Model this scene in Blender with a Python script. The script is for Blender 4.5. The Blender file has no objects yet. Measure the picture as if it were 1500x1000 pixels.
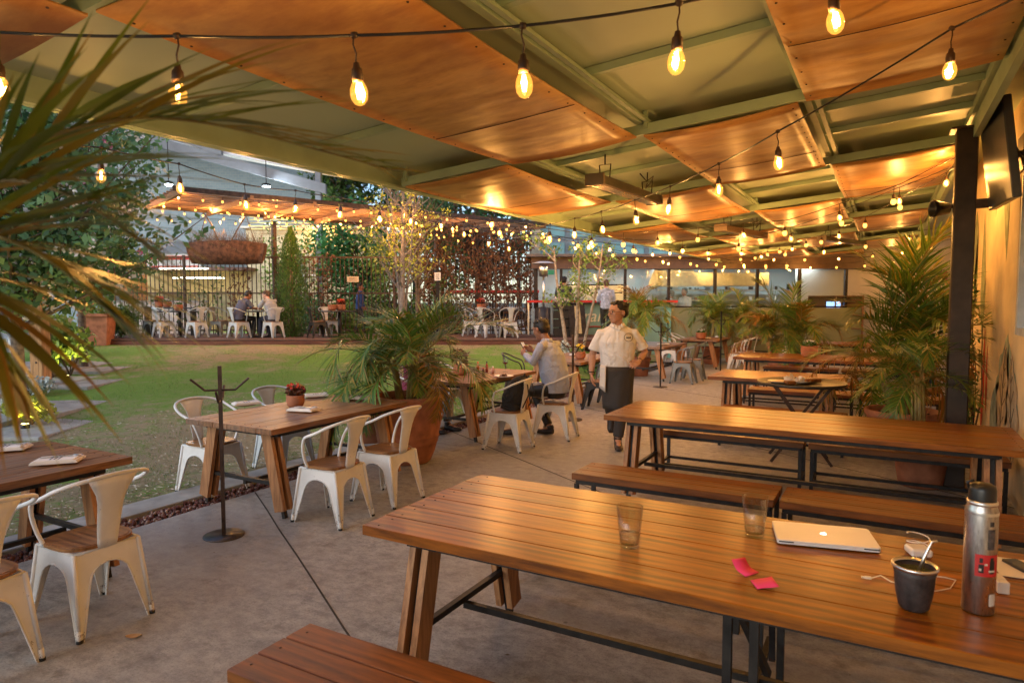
SKY, SUN, EXPO, BULB, UPL, COLD, KIT = 0.14, 0.6, 0.86, 6.2, 40.0, 150.0, 25.0
import bpy, bmesh, math, random
from mathutils import Vector, Matrix, Euler
from math import sin, cos, pi, radians
R = random.Random(7)
SC = bpy.context.scene
COL = SC.collection
V = Vector
# ---------------------------------------------------------------- camera frame (used to survey positions on the ground)
F_PX = 985.0; H = 1.75
PITCH = math.atan(60/F_PX); YAW = math.atan(548/(F_PX/cos(PITCH)))
FW = V((-sin(YAW)*cos(PITCH), cos(YAW)*cos(PITCH), -sin(PITCH)))
RT = V((cos(YAW), sin(YAW), 0)); UP = RT.cross(FW)
NH = V((-sin(YAW), cos(YAW), 0))
CAM = V((0, 0, H))
def at(x, y, z=0.0):
    d = FW*F_PX + RT*(x-750) + UP*(500-y)
    return CAM + d*((z-H)/d.z)
def dp(x, y, d):
    return CAM + (FW*F_PX + RT*(x-750) + UP*(500-y))*(d/F_PX)
def ud(x, d, z):          # column x of the survey, d metres out, height z
    p = RT*((x-750)/F_PX*d) + NH*d
    return V((p.x, p.y, z))
# ---------------------------------------------------------------- objects
def tag(o, label=None, cat=None, group=None, kind=None):
    if label: o['label'] = label
    if cat: o['category'] = cat
    if group: o['group'] = group
    if kind: o['kind'] = kind
    return o
def empty(name, loc, rz=0, label=None, cat=None, group=None):
    o = bpy.data.objects.new(name, None); COL.objects.link(o)
    o.empty_display_size = .1
    o.location = loc; o.rotation_euler = (0, 0, rz)
    return tag(o, label, cat, group)
def copy_tree(o, parent=None):
    c = o.copy(); COL.objects.link(c)
    if parent is not None: c.parent = parent
    for ch in KIDS.get(o.name, []):
        k = copy_tree(ch, c)
        KIDS.setdefault(c.name, []).append(k)
    return c
KIDS = {}
def adopt(o, parent):
    o.parent = parent
    KIDS.setdefault(parent.name, []).append(o)
def link(name, me, parent=None, loc=None, rot=None):
    o = bpy.data.objects.new(name, me); COL.objects.link(o)
    if parent is not None: adopt(o, parent)
    if loc is not None: o.location = loc
    if rot is not None: o.rotation_euler = rot
    return o
class MB:
    def __init__(s): s.v = []; s.f = []; s.m = []; s.sm = []
    def add(s, vs, fs, mi=0, smooth=False):
        b = len(s.v); s.v += [tuple(p) for p in vs]
        for f in fs: s.f.append(tuple(b+i for i in f)); s.m.append(mi); s.sm.append(smooth)
        return s
    def box(s, c, d, rz=0, mi=0, M=None, bev=0):
        x, y, z = d[0]/2, d[1]/2, d[2]/2
        c = V(c)
        if bev:
            b = min(bev, x*.45, y*.45, z*.45)
            vs = []; 
            for (sx, sy, sz) in [(a, b_, c_) for a in (-1, 1) for b_ in (-1, 1) for c_ in (-1, 1)]:
                vs.append((sx*(x), sy*(y-b), sz*(z-b))); vs.append((sx*(x-b), sy*y, sz*(z-b))); vs.append((sx*(x-b), sy*(y-b), sz*z))
            bm = bmesh.new()
            for p in vs: bm.verts.new(p)
            r = bmesh.ops.convex_hull(bm, input=bm.verts)
            bm.verts.index_update()
            vs = [v.co.copy() for v in bm.verts]; fs = [[v.index for v in f.verts] for f in bm.faces]; bm.free()
        else:
            vs = [V((a, b, e)) for a in (-x, x) for b in (-y, y) for e in (-z, z)]
            fs = [(0, 1, 3, 2), (4, 6, 7, 5), (0, 4, 5, 1), (2, 3, 7, 6), (0, 2, 6, 4), (1, 5, 7, 3)]
        T = Matrix.Translation(c) @ (M.to_4x4() if M else Matrix.Rotation(rz, 4, 'Z'))
        return s.add([T @ V(p) for p in vs], fs, mi)
    def bar(s, a, b, w, h=None, mi=0, side=None):
        a = V(a); b = V(b); h = h or w; d = (b-a); L = d.length
        if L < 1e-6: return s
        d.normalize(); u = V(side) if side else (V((0, 0, 1)) if abs(d.z) < .95 else V((0, 1, 0)))
        x = d.cross(u).normalized(); y = x.cross(d).normalized()
        vs = []
        for p in (a, b):
            for i, j in ((-1, -1), (1, -1), (1, 1), (-1, 1)): vs.append(p + x*(i*w/2) + y*(j*h/2))
        return s.add(vs, [(0, 3, 2, 1), (4, 5, 6, 7), (0, 1, 5, 4), (1, 2, 6, 5), (2, 3, 7, 6), (3, 0, 4, 7)], mi)
    def tube(s, pts, r, n=8, mi=0, cap=True, side=None, smooth=True):
        pts = [V(p) for p in pts]; N = len(pts)
        rr = r if isinstance(r, (list, tuple)) else [r]*N
        vs = []; fs = []; prev = None
        for i, p in enumerate(pts):
            d = (pts[min(i+1, N-1)]-pts[max(i-1, 0)])
            if d.length < 1e-9: d = V((0, 0, 1))
            d.normalize()
            if side is not None: x = V(side)
            elif prev is None: x = V((0, 0, 1)).cross(d) if abs(d.z) < .9 else V((0, 1, 0))
            else: x = prev
            x = x - d*x.dot(d)
            if x.length < 1e-6: x = V((1, 0, 0)) - d*d.x
            x.normalize(); prev = x; y = d.cross(x)
            q = rr[i]; ra, rb = q if isinstance(q, tuple) else (q, q)
            for k in range(n):
                t = 2*pi*k/n; vs.append(p + x*(cos(t)*rb) + y*(sin(t)*ra))
        for i in range(N-1):
            for k in range(n):
                k2 = (k+1) % n; fs.append((i*n+k, i*n+k2, (i+1)*n+k2, (i+1)*n+k))
        if cap: fs.append(tuple(range(n-1, -1, -1))); fs.append(tuple((N-1)*n+k for k in range(n)))
        return s.add(vs, fs, mi, smooth)
    def lathe(s, prof, n=24, c=(0, 0, 0), mi=0, smooth=True, M=None):
        c = V(c); vs = []; fs = []
        for r, z in prof:
            for k in range(n):
                p = V((r*cos(2*pi*k/n), r*sin(2*pi*k/n), z))
                if M: p = M @ p
                vs.append(c + p)
        for i in range(len(prof)-1):
            for k in range(n):
                k2 = (k+1) % n; fs.append((i*n+k, i*n+k2, (i+1)*n+k2, (i+1)*n+k))
        return s.add(vs, fs, mi, smooth)
    def ell(s, c, r, M=None, n=14, m=9, mi=0):
        vs = []; fs = []; c = V(c)
        for i in range(m+1):
            t = pi*i/m
            for k in range(n):
                p = V((r[0]*sin(t)*cos(2*pi*k/n), r[1]*sin(t)*sin(2*pi*k/n), r[2]*cos(t)))
                if M: p = M @ p
                vs.append(c+p)
        for i in range(m):
            for k in range(n):
                k2 = (k+1) % n; fs.append((i*n+k, (i+1)*n+k, (i+1)*n+k2, i*n+k2))
        return s.add(vs, fs, mi, True)
    def poly(s, pts, mi=0): return s.add(pts, [tuple(range(len(pts)))], mi)
    def prism(s, pts, dz, mi=0):      # closed outline extruded by vector dz
        n = len(pts); dz = V(dz); a = [V(p) for p in pts]; b = [p+dz for p in a]
        fs = [tuple(range(n-1, -1, -1)), tuple(range(n, 2*n))] + [(i, (i+1) % n, n+(i+1) % n, n+i) for i in range(n)]
        return s.add(a+b, fs, mi)
    def mesh(s, name, mats):
        me = bpy.data.meshes.new(name); me.from_pydata(s.v, [], s.f)
        for m in (mats if isinstance(mats, (list, tuple)) else [mats]): me.materials.append(m)
        me.polygons.foreach_set('material_index', s.m); me.polygons.foreach_set('use_smooth', s.sm)
        me.validate(); me.update(); return me
    def build(s, name, mats, parent=None, loc=None, rot=None):
        return link(name, s.mesh(name, mats), parent, loc, rot)
def thing(o, *a, **k): return tag(o, *a, **k)
# ---------------------------------------------------------------- materials
def nt(name):
    m = bpy.data.materials.new(name); m.use_nodes = True
    n = m.node_tree.nodes; l = m.node_tree.links; n.clear()
    o = n.new('ShaderNodeOutputMaterial'); b = n.new('ShaderNodeBsdfPrincipled'); l.new(b.outputs[0], o.inputs[0])
    return m, n, l, b
def rgb(c): return (c[0], c[1], c[2], 1)
def ramp(n, l, fac, stops):
    r = n.new('ShaderNodeValToRGB'); e = r.color_ramp.elements
    while len(e) < len(stops): e.new(.5)
    for i, (p, c) in enumerate(stops): e[i].position = p; e[i].color = rgb(c)
    l.new(fac, r.inputs[0]); return r.outputs[0]
def noise(n, l, vec, scale, detail=4, rough=.55):
    t = n.new('ShaderNodeTexNoise'); t.inputs['Scale'].default_value = scale; t.inputs['Detail'].default_value = detail
    t.inputs['Roughness'].default_value = rough
    if vec is not None: l.new(vec, t.inputs['Vector'])
    return t.outputs['Fac']
def coord(n, l, kind='Object', scale=(1, 1, 1)):
    c = n.new('ShaderNodeTexCoord'); m = n.new('ShaderNodeMapping'); m.inputs['Scale'].default_value = scale
    l.new(c.outputs[kind], m.inputs[0]); return m.outputs[0]
def bump(n, l, b, h, strength=.3, dist=.01):
    u = n.new('ShaderNodeBump'); u.inputs['Strength'].default_value = strength; u.inputs['Distance'].default_value = dist
    l.new(h, u.inputs['Height']); l.new(u.outputs[0], b.inputs['Normal'])
def mixc(n, l, fac, a, b_, mode='MIX'):
    m = n.new('ShaderNodeMix'); m.data_type = 'RGBA'; m.blend_type = mode
    for s_, v in ((0, fac), (6, a), (7, b_)):
        if isinstance(v, (int, float)): m.inputs[s_].default_value = v
        elif isinstance(v, tuple): m.inputs[s_].default_value = rgb(v)
        else: l.new(v, m.inputs[s_])
    return m.outputs[2]
def island(n):
    return n.new('ShaderNodeNewGeometry').outputs['Random Per Island']
def plain(name, c, rough=.5, metal=0, var=.15, scale=6, bmp=.1, spec=.5, kind='Object', c2=None, trans=0, sub=0):
    m, n, l, b = nt(name)
    v = coord(n, l, kind); f = noise(n, l, v, scale, 5)
    d = c2 or tuple(max(0, x*(1-var*2)) for x in c); u = tuple(min(1, x*(1+var)) for x in c)
    l.new(ramp(n, l, f, [(.3, d), (.7, u)]), b.inputs['Base Color'])
    b.inputs['Roughness'].default_value = rough; b.inputs['Metallic'].default_value = metal
    b.inputs['Specular IOR Level'].default_value = spec
    if trans: b.inputs['Transmission Weight'].default_value = trans
    if sub:
        b.inputs['Subsurface Weight'].default_value = sub; b.inputs['Subsurface Radius'].default_value = (.02, .008, .004)
    if bmp: bump(n, l, b, noise(n, l, v, scale*6, 3), bmp, .004)
    return m
def wood(name, ca, cb, rough=.35, axis='x', sc=1.0, var=.35, coat=0, bmp=.15, grey=None):
    m, n, l, b = nt(name)
    s = {'x': (1.2, 14, 14), 'y': (14, 1.2, 14), 'z': (14, 14, 1.2)}[axis]
    v = coord(n, l, 'Object', tuple(q*sc for q in s))
    isl = island(n)
    add = n.new('ShaderNodeVectorMath'); add.operation = 'ADD'
    mul = n.new('ShaderNodeVectorMath'); mul.operation = 'SCALE'; mul.inputs[3].default_value = 37
    cmb = n.new('ShaderNodeCombineXYZ'); [l.new(isl, cmb.inputs[i]) for i in range(3)]
    l.new(cmb.outputs[0], mul.inputs[0]); l.new(v, add.inputs[0]); l.new(mul.outputs[0], add.inputs[1])
    w = n.new('ShaderNodeTexWave'); w.wave_type = 'BANDS'; w.bands_direction = {'x': 'Y', 'y': 'X', 'z': 'X'}[axis]
    w.inputs['Scale'].default_value = .45; w.inputs['Distortion'].default_value = 5; w.inputs['Detail'].default_value = 3; w.inputs['Detail Scale'].default_value = 1.4
    l.new(add.outputs[0], w.inputs['Vector'])
    f2 = noise(n, l, add.outputs[0], 2.2, 6, .7)
    c0 = mixc(n, l, w.outputs['Fac'], ca, cb); 
    c1 = mixc(n, l, .6, c0, ramp(n, l, f2, [(.38, tuple(q*.4 for q in ca)), (.60, cb)]))
    hv = n.new('ShaderNodeHueSaturation'); l.new(c1, hv.inputs['Color'])
    mr = n.new('ShaderNodeMapRange'); mr.inputs[3].default_value = 1-var; mr.inputs[4].default_value = 1+var; l.new(isl, mr.inputs[0]); l.new(mr.outputs[0], hv.inputs['Value'])
    out = hv.outputs[0]
    # worn patches
    v2 = coord(n, l, 'Object'); f3 = noise(n, l, v2, 1.7, 4)
    if grey: out = mixc(n, l, ramp(n, l, f3, [(.4, (0, 0, 0)), (.68, (.8, .8, .8))]), out, grey)
    # small dark knots
    vo = n.new('ShaderNodeTexVoronoi'); vo.inputs['Scale'].default_value = .55; l.new(add.outputs[0], vo.inputs['Vector'])
    out = mixc(n, l, ramp(n, l, vo.outputs['Distance'], [(.03, (.75, .75, .75)), (.09, (0, 0, 0))]), out, tuple(q*.25 for q in ca))
    l.new(out, b.inputs['Base Color'])
    rr = n.new('ShaderNodeMapRange'); rr.inputs[3].default_value = rough*.75; rr.inputs[4].default_value = min(1, rough*1.45); l.new(f2, rr.inputs[0]); l.new(rr.outputs[0], b.inputs['Roughness'])
    b.inputs['Coat Weight'].default_value = coat; b.inputs['Coat Roughness'].default_value = .22; b.inputs['Specular IOR Level'].default_value = .36
    bump(n, l, b, f2, bmp, .003)
    return m
def leafmat(name, ca, cb, rough=.45, kind=True, cc=None, trans=.25):
    m, n, l, b = nt(name)
    isl = island(n)
    st = [(0, ca), (.6, cb)] + ([(.95, cc)] if cc else [(1, tuple(q*1.25 for q in cb))])
    l.new(ramp(n, l, isl, st), b.inputs['Base Color']); b.inputs['Roughness'].default_value = rough
    o = [x for x in n if x.type == 'OUTPUT_MATERIAL'][0]
    t = n.new('ShaderNodeBsdfTranslucent'); l.new(ramp(n, l, isl, st), t.inputs[0])
    mx = n.new('ShaderNodeMixShader'); mx.inputs[0].default_value = trans
    l.new(b.outputs[0], mx.inputs[1]); l.new(t.outputs[0], mx.inputs[2]); l.new(mx.outputs[0], o.inputs[0])
    return m
def emit(name, c, s):
    m, n, l, b = nt(name); b.inputs['Base Color'].default_value = rgb(c); b.inputs['Emission Color'].default_value = rgb(c)
    b.inputs['Emission Strength'].default_value = s; return m
def glass(name, c=(1, 1, 1), rough=.02, emi=None, es=0, thin=.8):
    m = bpy.data.materials.new(name); m.use_nodes = True; n = m.node_tree.nodes; l = m.node_tree.links; n.clear()
    o = n.new('ShaderNodeOutputMaterial'); t = n.new('ShaderNodeBsdfTransparent'); t.inputs[0].default_value = rgb(c)
    g = n.new('ShaderNodeBsdfGlossy'); g.inputs['Roughness'].default_value = rough
    fr = n.new('ShaderNodeLayerWeight'); fr.inputs[0].default_value = .5
    pw_ = n.new('ShaderNodeMath'); pw_.operation = 'POWER'; pw_.inputs[1].default_value = 3.5; l.new(fr.outputs['Facing'], pw_.inputs[0])
    ad = n.new('ShaderNodeMath'); ad.operation = 'MULTIPLY_ADD'; ad.inputs[1].default_value = .6; ad.inputs[2].default_value = .05; l.new(pw_.outputs[0], ad.inputs[0])
    mx = n.new('ShaderNodeMixShader'); l.new(ad.outputs[0], mx.inputs[0]); l.new(t.outputs[0], mx.inputs[1]); l.new(g.outputs[0], mx.inputs[2])
    out = mx.outputs[0]
    if es:
        e = n.new('ShaderNodeEmission'); e.inputs[0].default_value = rgb(emi); e.inputs[1].default_value = es
        a = n.new('ShaderNodeAddShader'); l.new(out, a.inputs[0]); l.new(e.outputs[0], a.inputs[1]); out = a.outputs[0]
    l.new(out, o.inputs[0]); return m
M = {}
M['table'] = wood('varnished_table_wood', (.125, .034, .003), (.36, .112, .008), .30, 'x', coat=.12, var=.3, bmp=.12)
M['bench'] = wood('varnished_bench_wood', (.11, .033, .006), (.26, .085, .015), .42, 'x', coat=.12, var=.3)
M['dine'] = wood('weathered_table_wood', (.14, .058, .022), (.36, .165, .065), .42, 'x', coat=.1, var=.25, grey=(.17, .125, .10))
M['leg'] = wood('leg_wood', (.33, .145, .055), (.5, .24, .10), .5, 'z', var=.2)
M['seat'] = wood('seat_wood', (.19, .085, .03), (.36, .17, .06), .35, 'x', coat=.2, var=.1)
M['steel'] = plain('black_steel', (.03, .026, .024), .5, .5, .3, 12)
M['rust'] = plain('brown_steel', (.075, .045, .033), .5, .5, .3, 12)
M['white'] = plain('white_painted_metal', (.74, .70, .64), .36, .0, .08, 3, .05)
M['whiteg'] = plain('cool_white_painted_metal', (.55, .6, .62), .4, 0, .08, 3, .05)
def paint(name, c, worn=(.16, .10, .07)):
    m, n, l, b = nt(name); v = coord(n, l); ob = n.new('ShaderNodeObjectInfo'); k = n.new('ShaderNodeMath'); k.operation = 'MULTIPLY'; k.inputs[1].default_value = 40
    l.new(ob.outputs['Random'], k.inputs[0]); cb = n.new('ShaderNodeCombineXYZ'); [l.new(k.outputs[0], cb.inputs[i]) for i in range(3)]
    a = n.new('ShaderNodeVectorMath'); a.operation = 'ADD'; l.new(v, a.inputs[0]); l.new(cb.outputs[0], a.inputs[1])
    f = noise(n, l, a.outputs[0], 3.5, 4); g_ = noise(n, l, a.outputs[0], 38, 5, .75)
    sx = n.new('ShaderNodeSeparateXYZ'); l.new(v, sx.inputs[0]); mr = n.new('ShaderNodeMapRange'); mr.inputs[1].default_value = .0; mr.inputs[2].default_value = .18; mr.inputs[3].default_value = .13; mr.inputs[4].default_value = 0; l.new(sx.outputs[2], mr.inputs[0])
    ad = n.new('ShaderNodeMath'); ad.operation = 'ADD'; l.new(g_, ad.inputs[0]); l.new(mr.outputs[0], ad.inputs[1])
    base = ramp(n, l, f, [(.35, tuple(q*.80 for q in c)), (.65, c)])
    l.new(mixc(n, l, ramp(n, l, ad.outputs[0], [(.655, (0, 0, 0)), (.70, (.9, .9, .9))]), base, worn), b.inputs['Base Color'])
    l.new(ramp(n, l, g_, [(.3, (.28, .28, .28)), (.7, (.55, .55, .55))]), b.inputs['Roughness']); bump(n, l, b, f, .12, .01); return m
M['white'] = paint('white_painted_metal', (.80, .79, .76)); M['whiteg'] = paint('cool_white_painted_metal', (.55, .6, .62))
M['greych'] = plain('grey_painted_metal', (.2, .21, .2), .4, .3, .1, 3, .05)
M['darkch'] = plain('gunmetal', (.05, .05, .05), .4, .6, .2, 5, .05)
M['rubber'] = plain('rubber', (.02, .02, .02), .8)
M['terra'] = plain('terracotta', (.40, .155, .08), .7, 0, .2, 7, .3, .3)
M['soil'] = plain('soil', (.035, .022, .014), .95, 0, .4, 30, 1)
M['napkin'] = plain('napkin_cloth', (.78, .72, .66), .9, 0, .06, 8, .3)
M['stripe'] = plain('napkin_stripe', (.12, .13, .17), .9)
M['silver'] = plain('stainless', (.75, .74, .72), .28, 1, .06, 9, .03)
M['palm'] = leafmat('palm_leaf', (.055, .125, .018), (.125, .225, .03), .38, cc=(.30, .22, .03), trans=.3)
M['palmo'] = leafmat('dry_palm_leaf', (.16, .10, .015), (.30, .17, .025), .45, cc=(.40, .14, .02), trans=.3)
M['stem'] = plain('palm_stem', (.27, .22, .06), .5, 0, .25, 10, .2, c2=(.16, .1, .03))
M['bark'] = plain('bark', (.16, .115, .08), .9, 0, .35, 14, .8)
M['green'] = leafmat('tree_leaf', (.035, .085, .02), (.08, .16, .035), .5)
M['greenl'] = leafmat('light_leaf', (.09, .18, .03), (.2, .3, .05), .5)
M['greeny'] = leafmat('yellow_green_leaf', (.22, .27, .03), (.42, .45, .06), .5)
M['greenb'] = leafmat('bright_leaf', (.025, .12, .035), (.045, .21, .06), .5)
M['brownl'] = leafmat('dry_vine', (.085, .038, .022), (.15, .07, .035), .7)
M['dusty'] = leafmat('silver_leaf', (.36, .42, .38), (.5, .56, .52), .6, trans=.1)
M['flw'] = leafmat('white_flower', (.75, .7, .68), (.85, .8, .78), .5, trans=.2)
M['flp'] = leafmat('pink_flower', (.55, .12, .25), (.75, .3, .4), .5, trans=.2)
M['flr'] = leafmat('red_flower', (.55, .03, .02), (.75, .08, .04), .4, trans=.2)
M['fly'] = leafmat('yellow_flower', (.8, .5, .02), (.85, .62, .05), .4, trans=.2)
M['dkred'] = leafmat('dark_red_leaf', (.06, .03, .015), (.14, .05, .025), .4, trans=.2)
M['black'] = plain('black_plastic', (.015, .015, .016), .35, 0, .1)
M['glass'] = glass('clear_glass', (.97, .98, .97))
M['bulbglass'] = glass('amber_bulb_glass', (1, .86, .58), .03, (1, .42, .06), .42, .8)
M['filament'] = emit('glowing_filament', (1, .62, .2), 26)
M['glow'] = glass('glowing_bulb_glass', (1, .8, .5), .1, (1, .45, .08), 1.6, .8)
M['socket'] = plain('brown_socket', (.05, .025, .015), .5)
M['post'] = wood('timber_post', (.42, .20, .07), (.62, .33, .13), .6, 'z', var=.05)
M['concretepath'] = plain('path_concrete', (.34, .33, .30), .9, 0, .15, 5, .4)
M['wallwhite'] = plain('white_plaster', (.62, .56, .50), .85, 0, .04, 1.5, .15)
M['ochre'] = plain('ochre_plaster', (.78, .62, .38), .85, 0, .10, 2.2, .35)
# ---------------------------------------------------------------- world, camera, sun
w = bpy.data.worlds.new('World'); SC.world = w; w.use_nodes = True
wn = w.node_tree.nodes; wl = w.node_tree.links; wn.clear()
wo = wn.new('ShaderNodeOutputWorld'); bg = wn.new('ShaderNodeBackground'); sk = wn.new('ShaderNodeTexSky')
sk.sky_type = 'NISHITA'; sk.sun_disc = False; sk.sun_elevation = radians(24); sk.sun_rotation = radians(200); sk.dust_density = .6; sk.ozone_density = 2.5
wl.new(sk.outputs[0], bg.inputs[0]); wl.new(bg.outputs[0], wo.inputs[0]); bg.inputs[1].default_value = SKY
sl = bpy.data.lights.new('sun', 'SUN'); sl.energy = SUN; sl.angle = radians(40); sl.color = (1, .97, .93)
so = bpy.data.objects.new('sun', sl); COL.objects.link(so)
sd = V((sin(radians(200)), cos(radians(200)), 0))*cos(radians(24)) + V((0, 0, sin(radians(24))))
so.rotation_euler = (-sd).to_track_quat('-Z', 'Y').to_euler()
cam = bpy.data.cameras.new('camera'); co = bpy.data.objects.new('camera', cam); COL.objects.link(co)
cam.sensor_width = 36; cam.lens = F_PX/1500*36; cam.clip_end = 1000; cam.clip_start = .05
co.location = CAM
co.matrix_world = Matrix.Translation(CAM) @ Matrix((RT, UP, -FW)).transposed().to_4x4()
cam.dof.use_dof = True; cam.dof.focus_distance = 5.2; cam.dof.aperture_fstop = 4.0
SC.camera = co
SC.view_settings.view_transform = 'Standard'; SC.view_settings.look = 'None'; SC.view_settings.exposure = EXPO; SC.view_settings.gamma = 1
SC.cycles.max_bounces = 6; SC.cycles.diffuse_bounces = 4; SC.cycles.glossy_bounces = 3; SC.cycles.transparent_max_bounces = 16
SC.cycles.sample_clamp_indirect = 4; SC.cycles.use_denoising = True; SC.cycles.caustics_reflective = False; SC.cycles.caustics_refractive = False
SC.cycles.blur_glossy = 1.0
# ---------------------------------------------------------------- ground
def smooth(t): t = max(0, min(1, t)); return t*t*(3-2*t)
def LZ(x, y):
    d = x*NH.x + y*NH.y
    return .57*smooth((-5.35-x)/2.6)*max(0, min(1, (d-5.5)/12.2))
# one ground sheet to the horizon
m, n, l, b = nt('earth'); v = coord(n, l); f = noise(n, l, v, .8, 6)
l.new(ramp(n, l, f, [(.3, (.06, .07, .03)), (.7, (.13, .11, .07))]), b.inputs['Base Color']); b.inputs['Roughness'].default_value = 1
g = MB(); S = 400
g.poly([(-S, -S, -.05), (S, -S, -.05), (S, S, -.05), (-S, S, -.05)]); tag(g.build('ground', m), kind='structure')
# patio floor: stained broom-finished concrete
m, n, l, b = nt('patio_concrete'); v = coord(n, l)
f1 = noise(n, l, v, .55, 6, .6); f2 = noise(n, l, v, 5, 8, .7)
vs = coord(n, l, 'Object', (6, 8, 1)); f3 = noise(n, l, vs, 1.5, 12, .82); f4 = noise(n, l, v, 90, 3, .8)
c = mixc(n, l, ramp(n, l, f3, [(.40, (0, 0, 0)), (.60, (1, 1, 1))]), (.22, .214, .205), (.50, .49, .47))
c = mixc(n, l, ramp(n, l, f4, [(.30, (.8, .8, .8)), (.48, (0, 0, 0))]), c, (.11, .105, .10))
c = mixc(n, l, ramp(n, l, f1, [(.38, (0, 0, 0)), (.62, (.65, .65, .65))]), c, (.30, .285, .265))
c = mixc(n, l, ramp(n, l, f2, [(.30, (.7, .7, .7)), (.44, (0, 0, 0))]), c, (.12, .108, .095))
vo = n.new('ShaderNodeTexVoronoi'); vo.inputs['Scale'].default_value = 2.3; l.new(v, vo.inputs['Vector'])
c = mixc(n, l, ramp(n, l, vo.outputs['Distance'], [(.02, (.7, .7, .7)), (.035, (0, 0, 0))]), c, (.07, .06, .05))
l.new(c, b.inputs['Base Color'])
mr = n.new('ShaderNodeMapRange'); mr.inputs[3].default_value = .38; mr.inputs[4].default_value = .8; l.new(f3, mr.inputs[0]); l.new(mr.outputs[0], b.inputs['Roughness'])
bump(n, l, b, f3, .6, .008)
M['floor'] = m
g = MB()
xs = [-5.02, -4.05+.0, -1.3, 1.5, 4.0]; g0 = .006
jx = [-5.02, 4.2]; jy = [-4, 30]
for i in range(len(jx)-1):
    for j in range(len(jy)-1):
        a, b_, c_, d_ = jx[i], jx[i+1], jy[j], jy[j+1]
        g.box(((a+b_)/2, (c_+d_)/2, -.02), (b_-a-.012, d_-c_-.012, .04))
tag(g.build('patio_floor', M['floor']), kind='structure')
# diagonal saw cut lines read as thin dark grooves
g = MB()
for k in range(-2, 9):
    c0 = .95+2.75*k; x_a = -5.0; x_b = 1.0; ya_ = (c0-.52*x_a)/.854; yb_ = (c0-.52*x_b)/.854
    for q in range(12):
        t0, t1 = q/12, (q+1)/12; g.bar((x_a+(x_b-x_a)*t0, ya_+(yb_-ya_)*t0+.004*sin(q*2.3), .0012), (x_a+(x_b-x_a)*t1, ya_+(yb_-ya_)*t1+.004*sin((q+1)*2.3), .0012), .011, .0022)
tag(g.build('floor_joint', plain('joint_dirt', (.05, .045, .04), .9)), kind='structure')
g = MB(); g.box((-5.44, 12, -.01), (.32, 32, .06), bev=.006); tag(g.build('kerb', M['concretepath']), kind='structure')
g = MB(); g.poly([(-5.3, -4, -.035), (-5.0, -4, -.035), (-5.0, 28, -.035), (-5.3, 28, -.035)])
tag(g.build('gravel_bed', M['soil']), kind='structure')
g = MB()
for i in range(5200):
    y = -1+ (R.random()**1.6)*15; x = -5.28+R.random()*.26; s = .012+R.random()*.016
    Mx = Euler((R.random()*3, R.random()*3, R.random()*3)).to_matrix()
    g.ell((x, y, -.03+R.random()*.022), (s, s*.8, s*.5), Mx, 5, 3)
tag(g.build('red_gravel', leafmat('gravel', (.10, .035, .03), (.2, .08, .06), .9, cc=(.4, .3, .25), trans=.02)), kind='stuff')
# lawn: sheet that rises gently to the garden's back edge
m, n, l, b = nt('lawn_mat'); v = coord(n, l)
f1 = noise(n, l, v, .33, 6, .65); f2 = noise(n, l, v, 3.5, 8, .75); f3 = noise(n, l, v, 34, 8, .85)
gr = mixc(n, l, f3, (.085, .20, .018), (.21, .39, .045)); st = mixc(n, l, f3, (.23, .18, .09), (.46, .38, .23))
k = n.new('ShaderNodeMath'); k.operation = 'ADD'; l.new(f1, k.inputs[0])
k2 = n.new('ShaderNodeMath'); k2.operation = 'MULTIPLY'; k2.inputs[1].default_value = .62; l.new(f2, k2.inputs[0]); l.new(k2.outputs[0], k.inputs[1])
# near the kerb the turf is worn to straw
sx = n.new('ShaderNodeSeparateXYZ'); cc = n.new('ShaderNodeTexCoord'); l.new(cc.outputs['Object'], sx.inputs[0])
dd = n.new('ShaderNodeVectorMath'); dd.operation = 'DOT_PRODUCT'; dd.inputs[1].default_value = (-.485, .874, 0); l.new(cc.outputs['Object'], dd.inputs[0])
w1 = n.new('ShaderNodeMapRange'); w1.inputs[1].default_value = 5.5; w1.inputs[2].default_value = 11.5; w1.inputs[3].default_value = .11; w1.inputs[4].default_value = -.04; l.new(dd.outputs['Value'], w1.inputs[0])
w2 = n.new('ShaderNodeMapRange'); w2.inputs[1].default_value = 15.6; w2.inputs[2].default_value = 17; w2.inputs[3].default_value = 0; w2.inputs[4].default_value = .10; l.new(dd.outputs['Value'], w2.inputs[0])
k3 = n.new('ShaderNodeMath'); k3.operation = 'ADD'; l.new(w1.outputs[0], k3.inputs[0]); l.new(w2.outputs[0], k3.inputs[1])
k4 = n.new('ShaderNodeMath'); k4.operation = 'ADD'; l.new(k.outputs[0], k4.inputs[0]); l.new(k3.outputs[0], k4.inputs[1])
l.new(mixc(n, l, ramp(n, l, k4.outputs[0], [(.77, (0, 0, 0)), (.94, (1, 1, 1))]), gr, st), b.inputs['Base Color']); b.inputs['Roughness'].default_value = 1
bump(n, l, b, f3, 1, .03)
M['lawn'] = m
g = MB(); nx, ny = 70, 80; x0, x1, y0, y1 = -32, -5.6, -6, 30
vs = []
for j in range(ny+1):
    for i in range(nx+1):
        x = x1+(x0-x1)*(i/nx)**1.5; y = y0+(y1-y0)*j/ny
        vs.append((x, y, LZ(x, y)+.012*sin(x*2.1)*sin(y*1.7)))
g.add(vs, [(j*(nx+1)+i, j*(nx+1)+i+1, (j+1)*(nx+1)+i+1, (j+1)*(nx+1)+i) for j in range(ny) for i in range(nx)], 0, True)
tag(g.build('lawn', M['lawn']), kind='structure')
g = MB()
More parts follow.
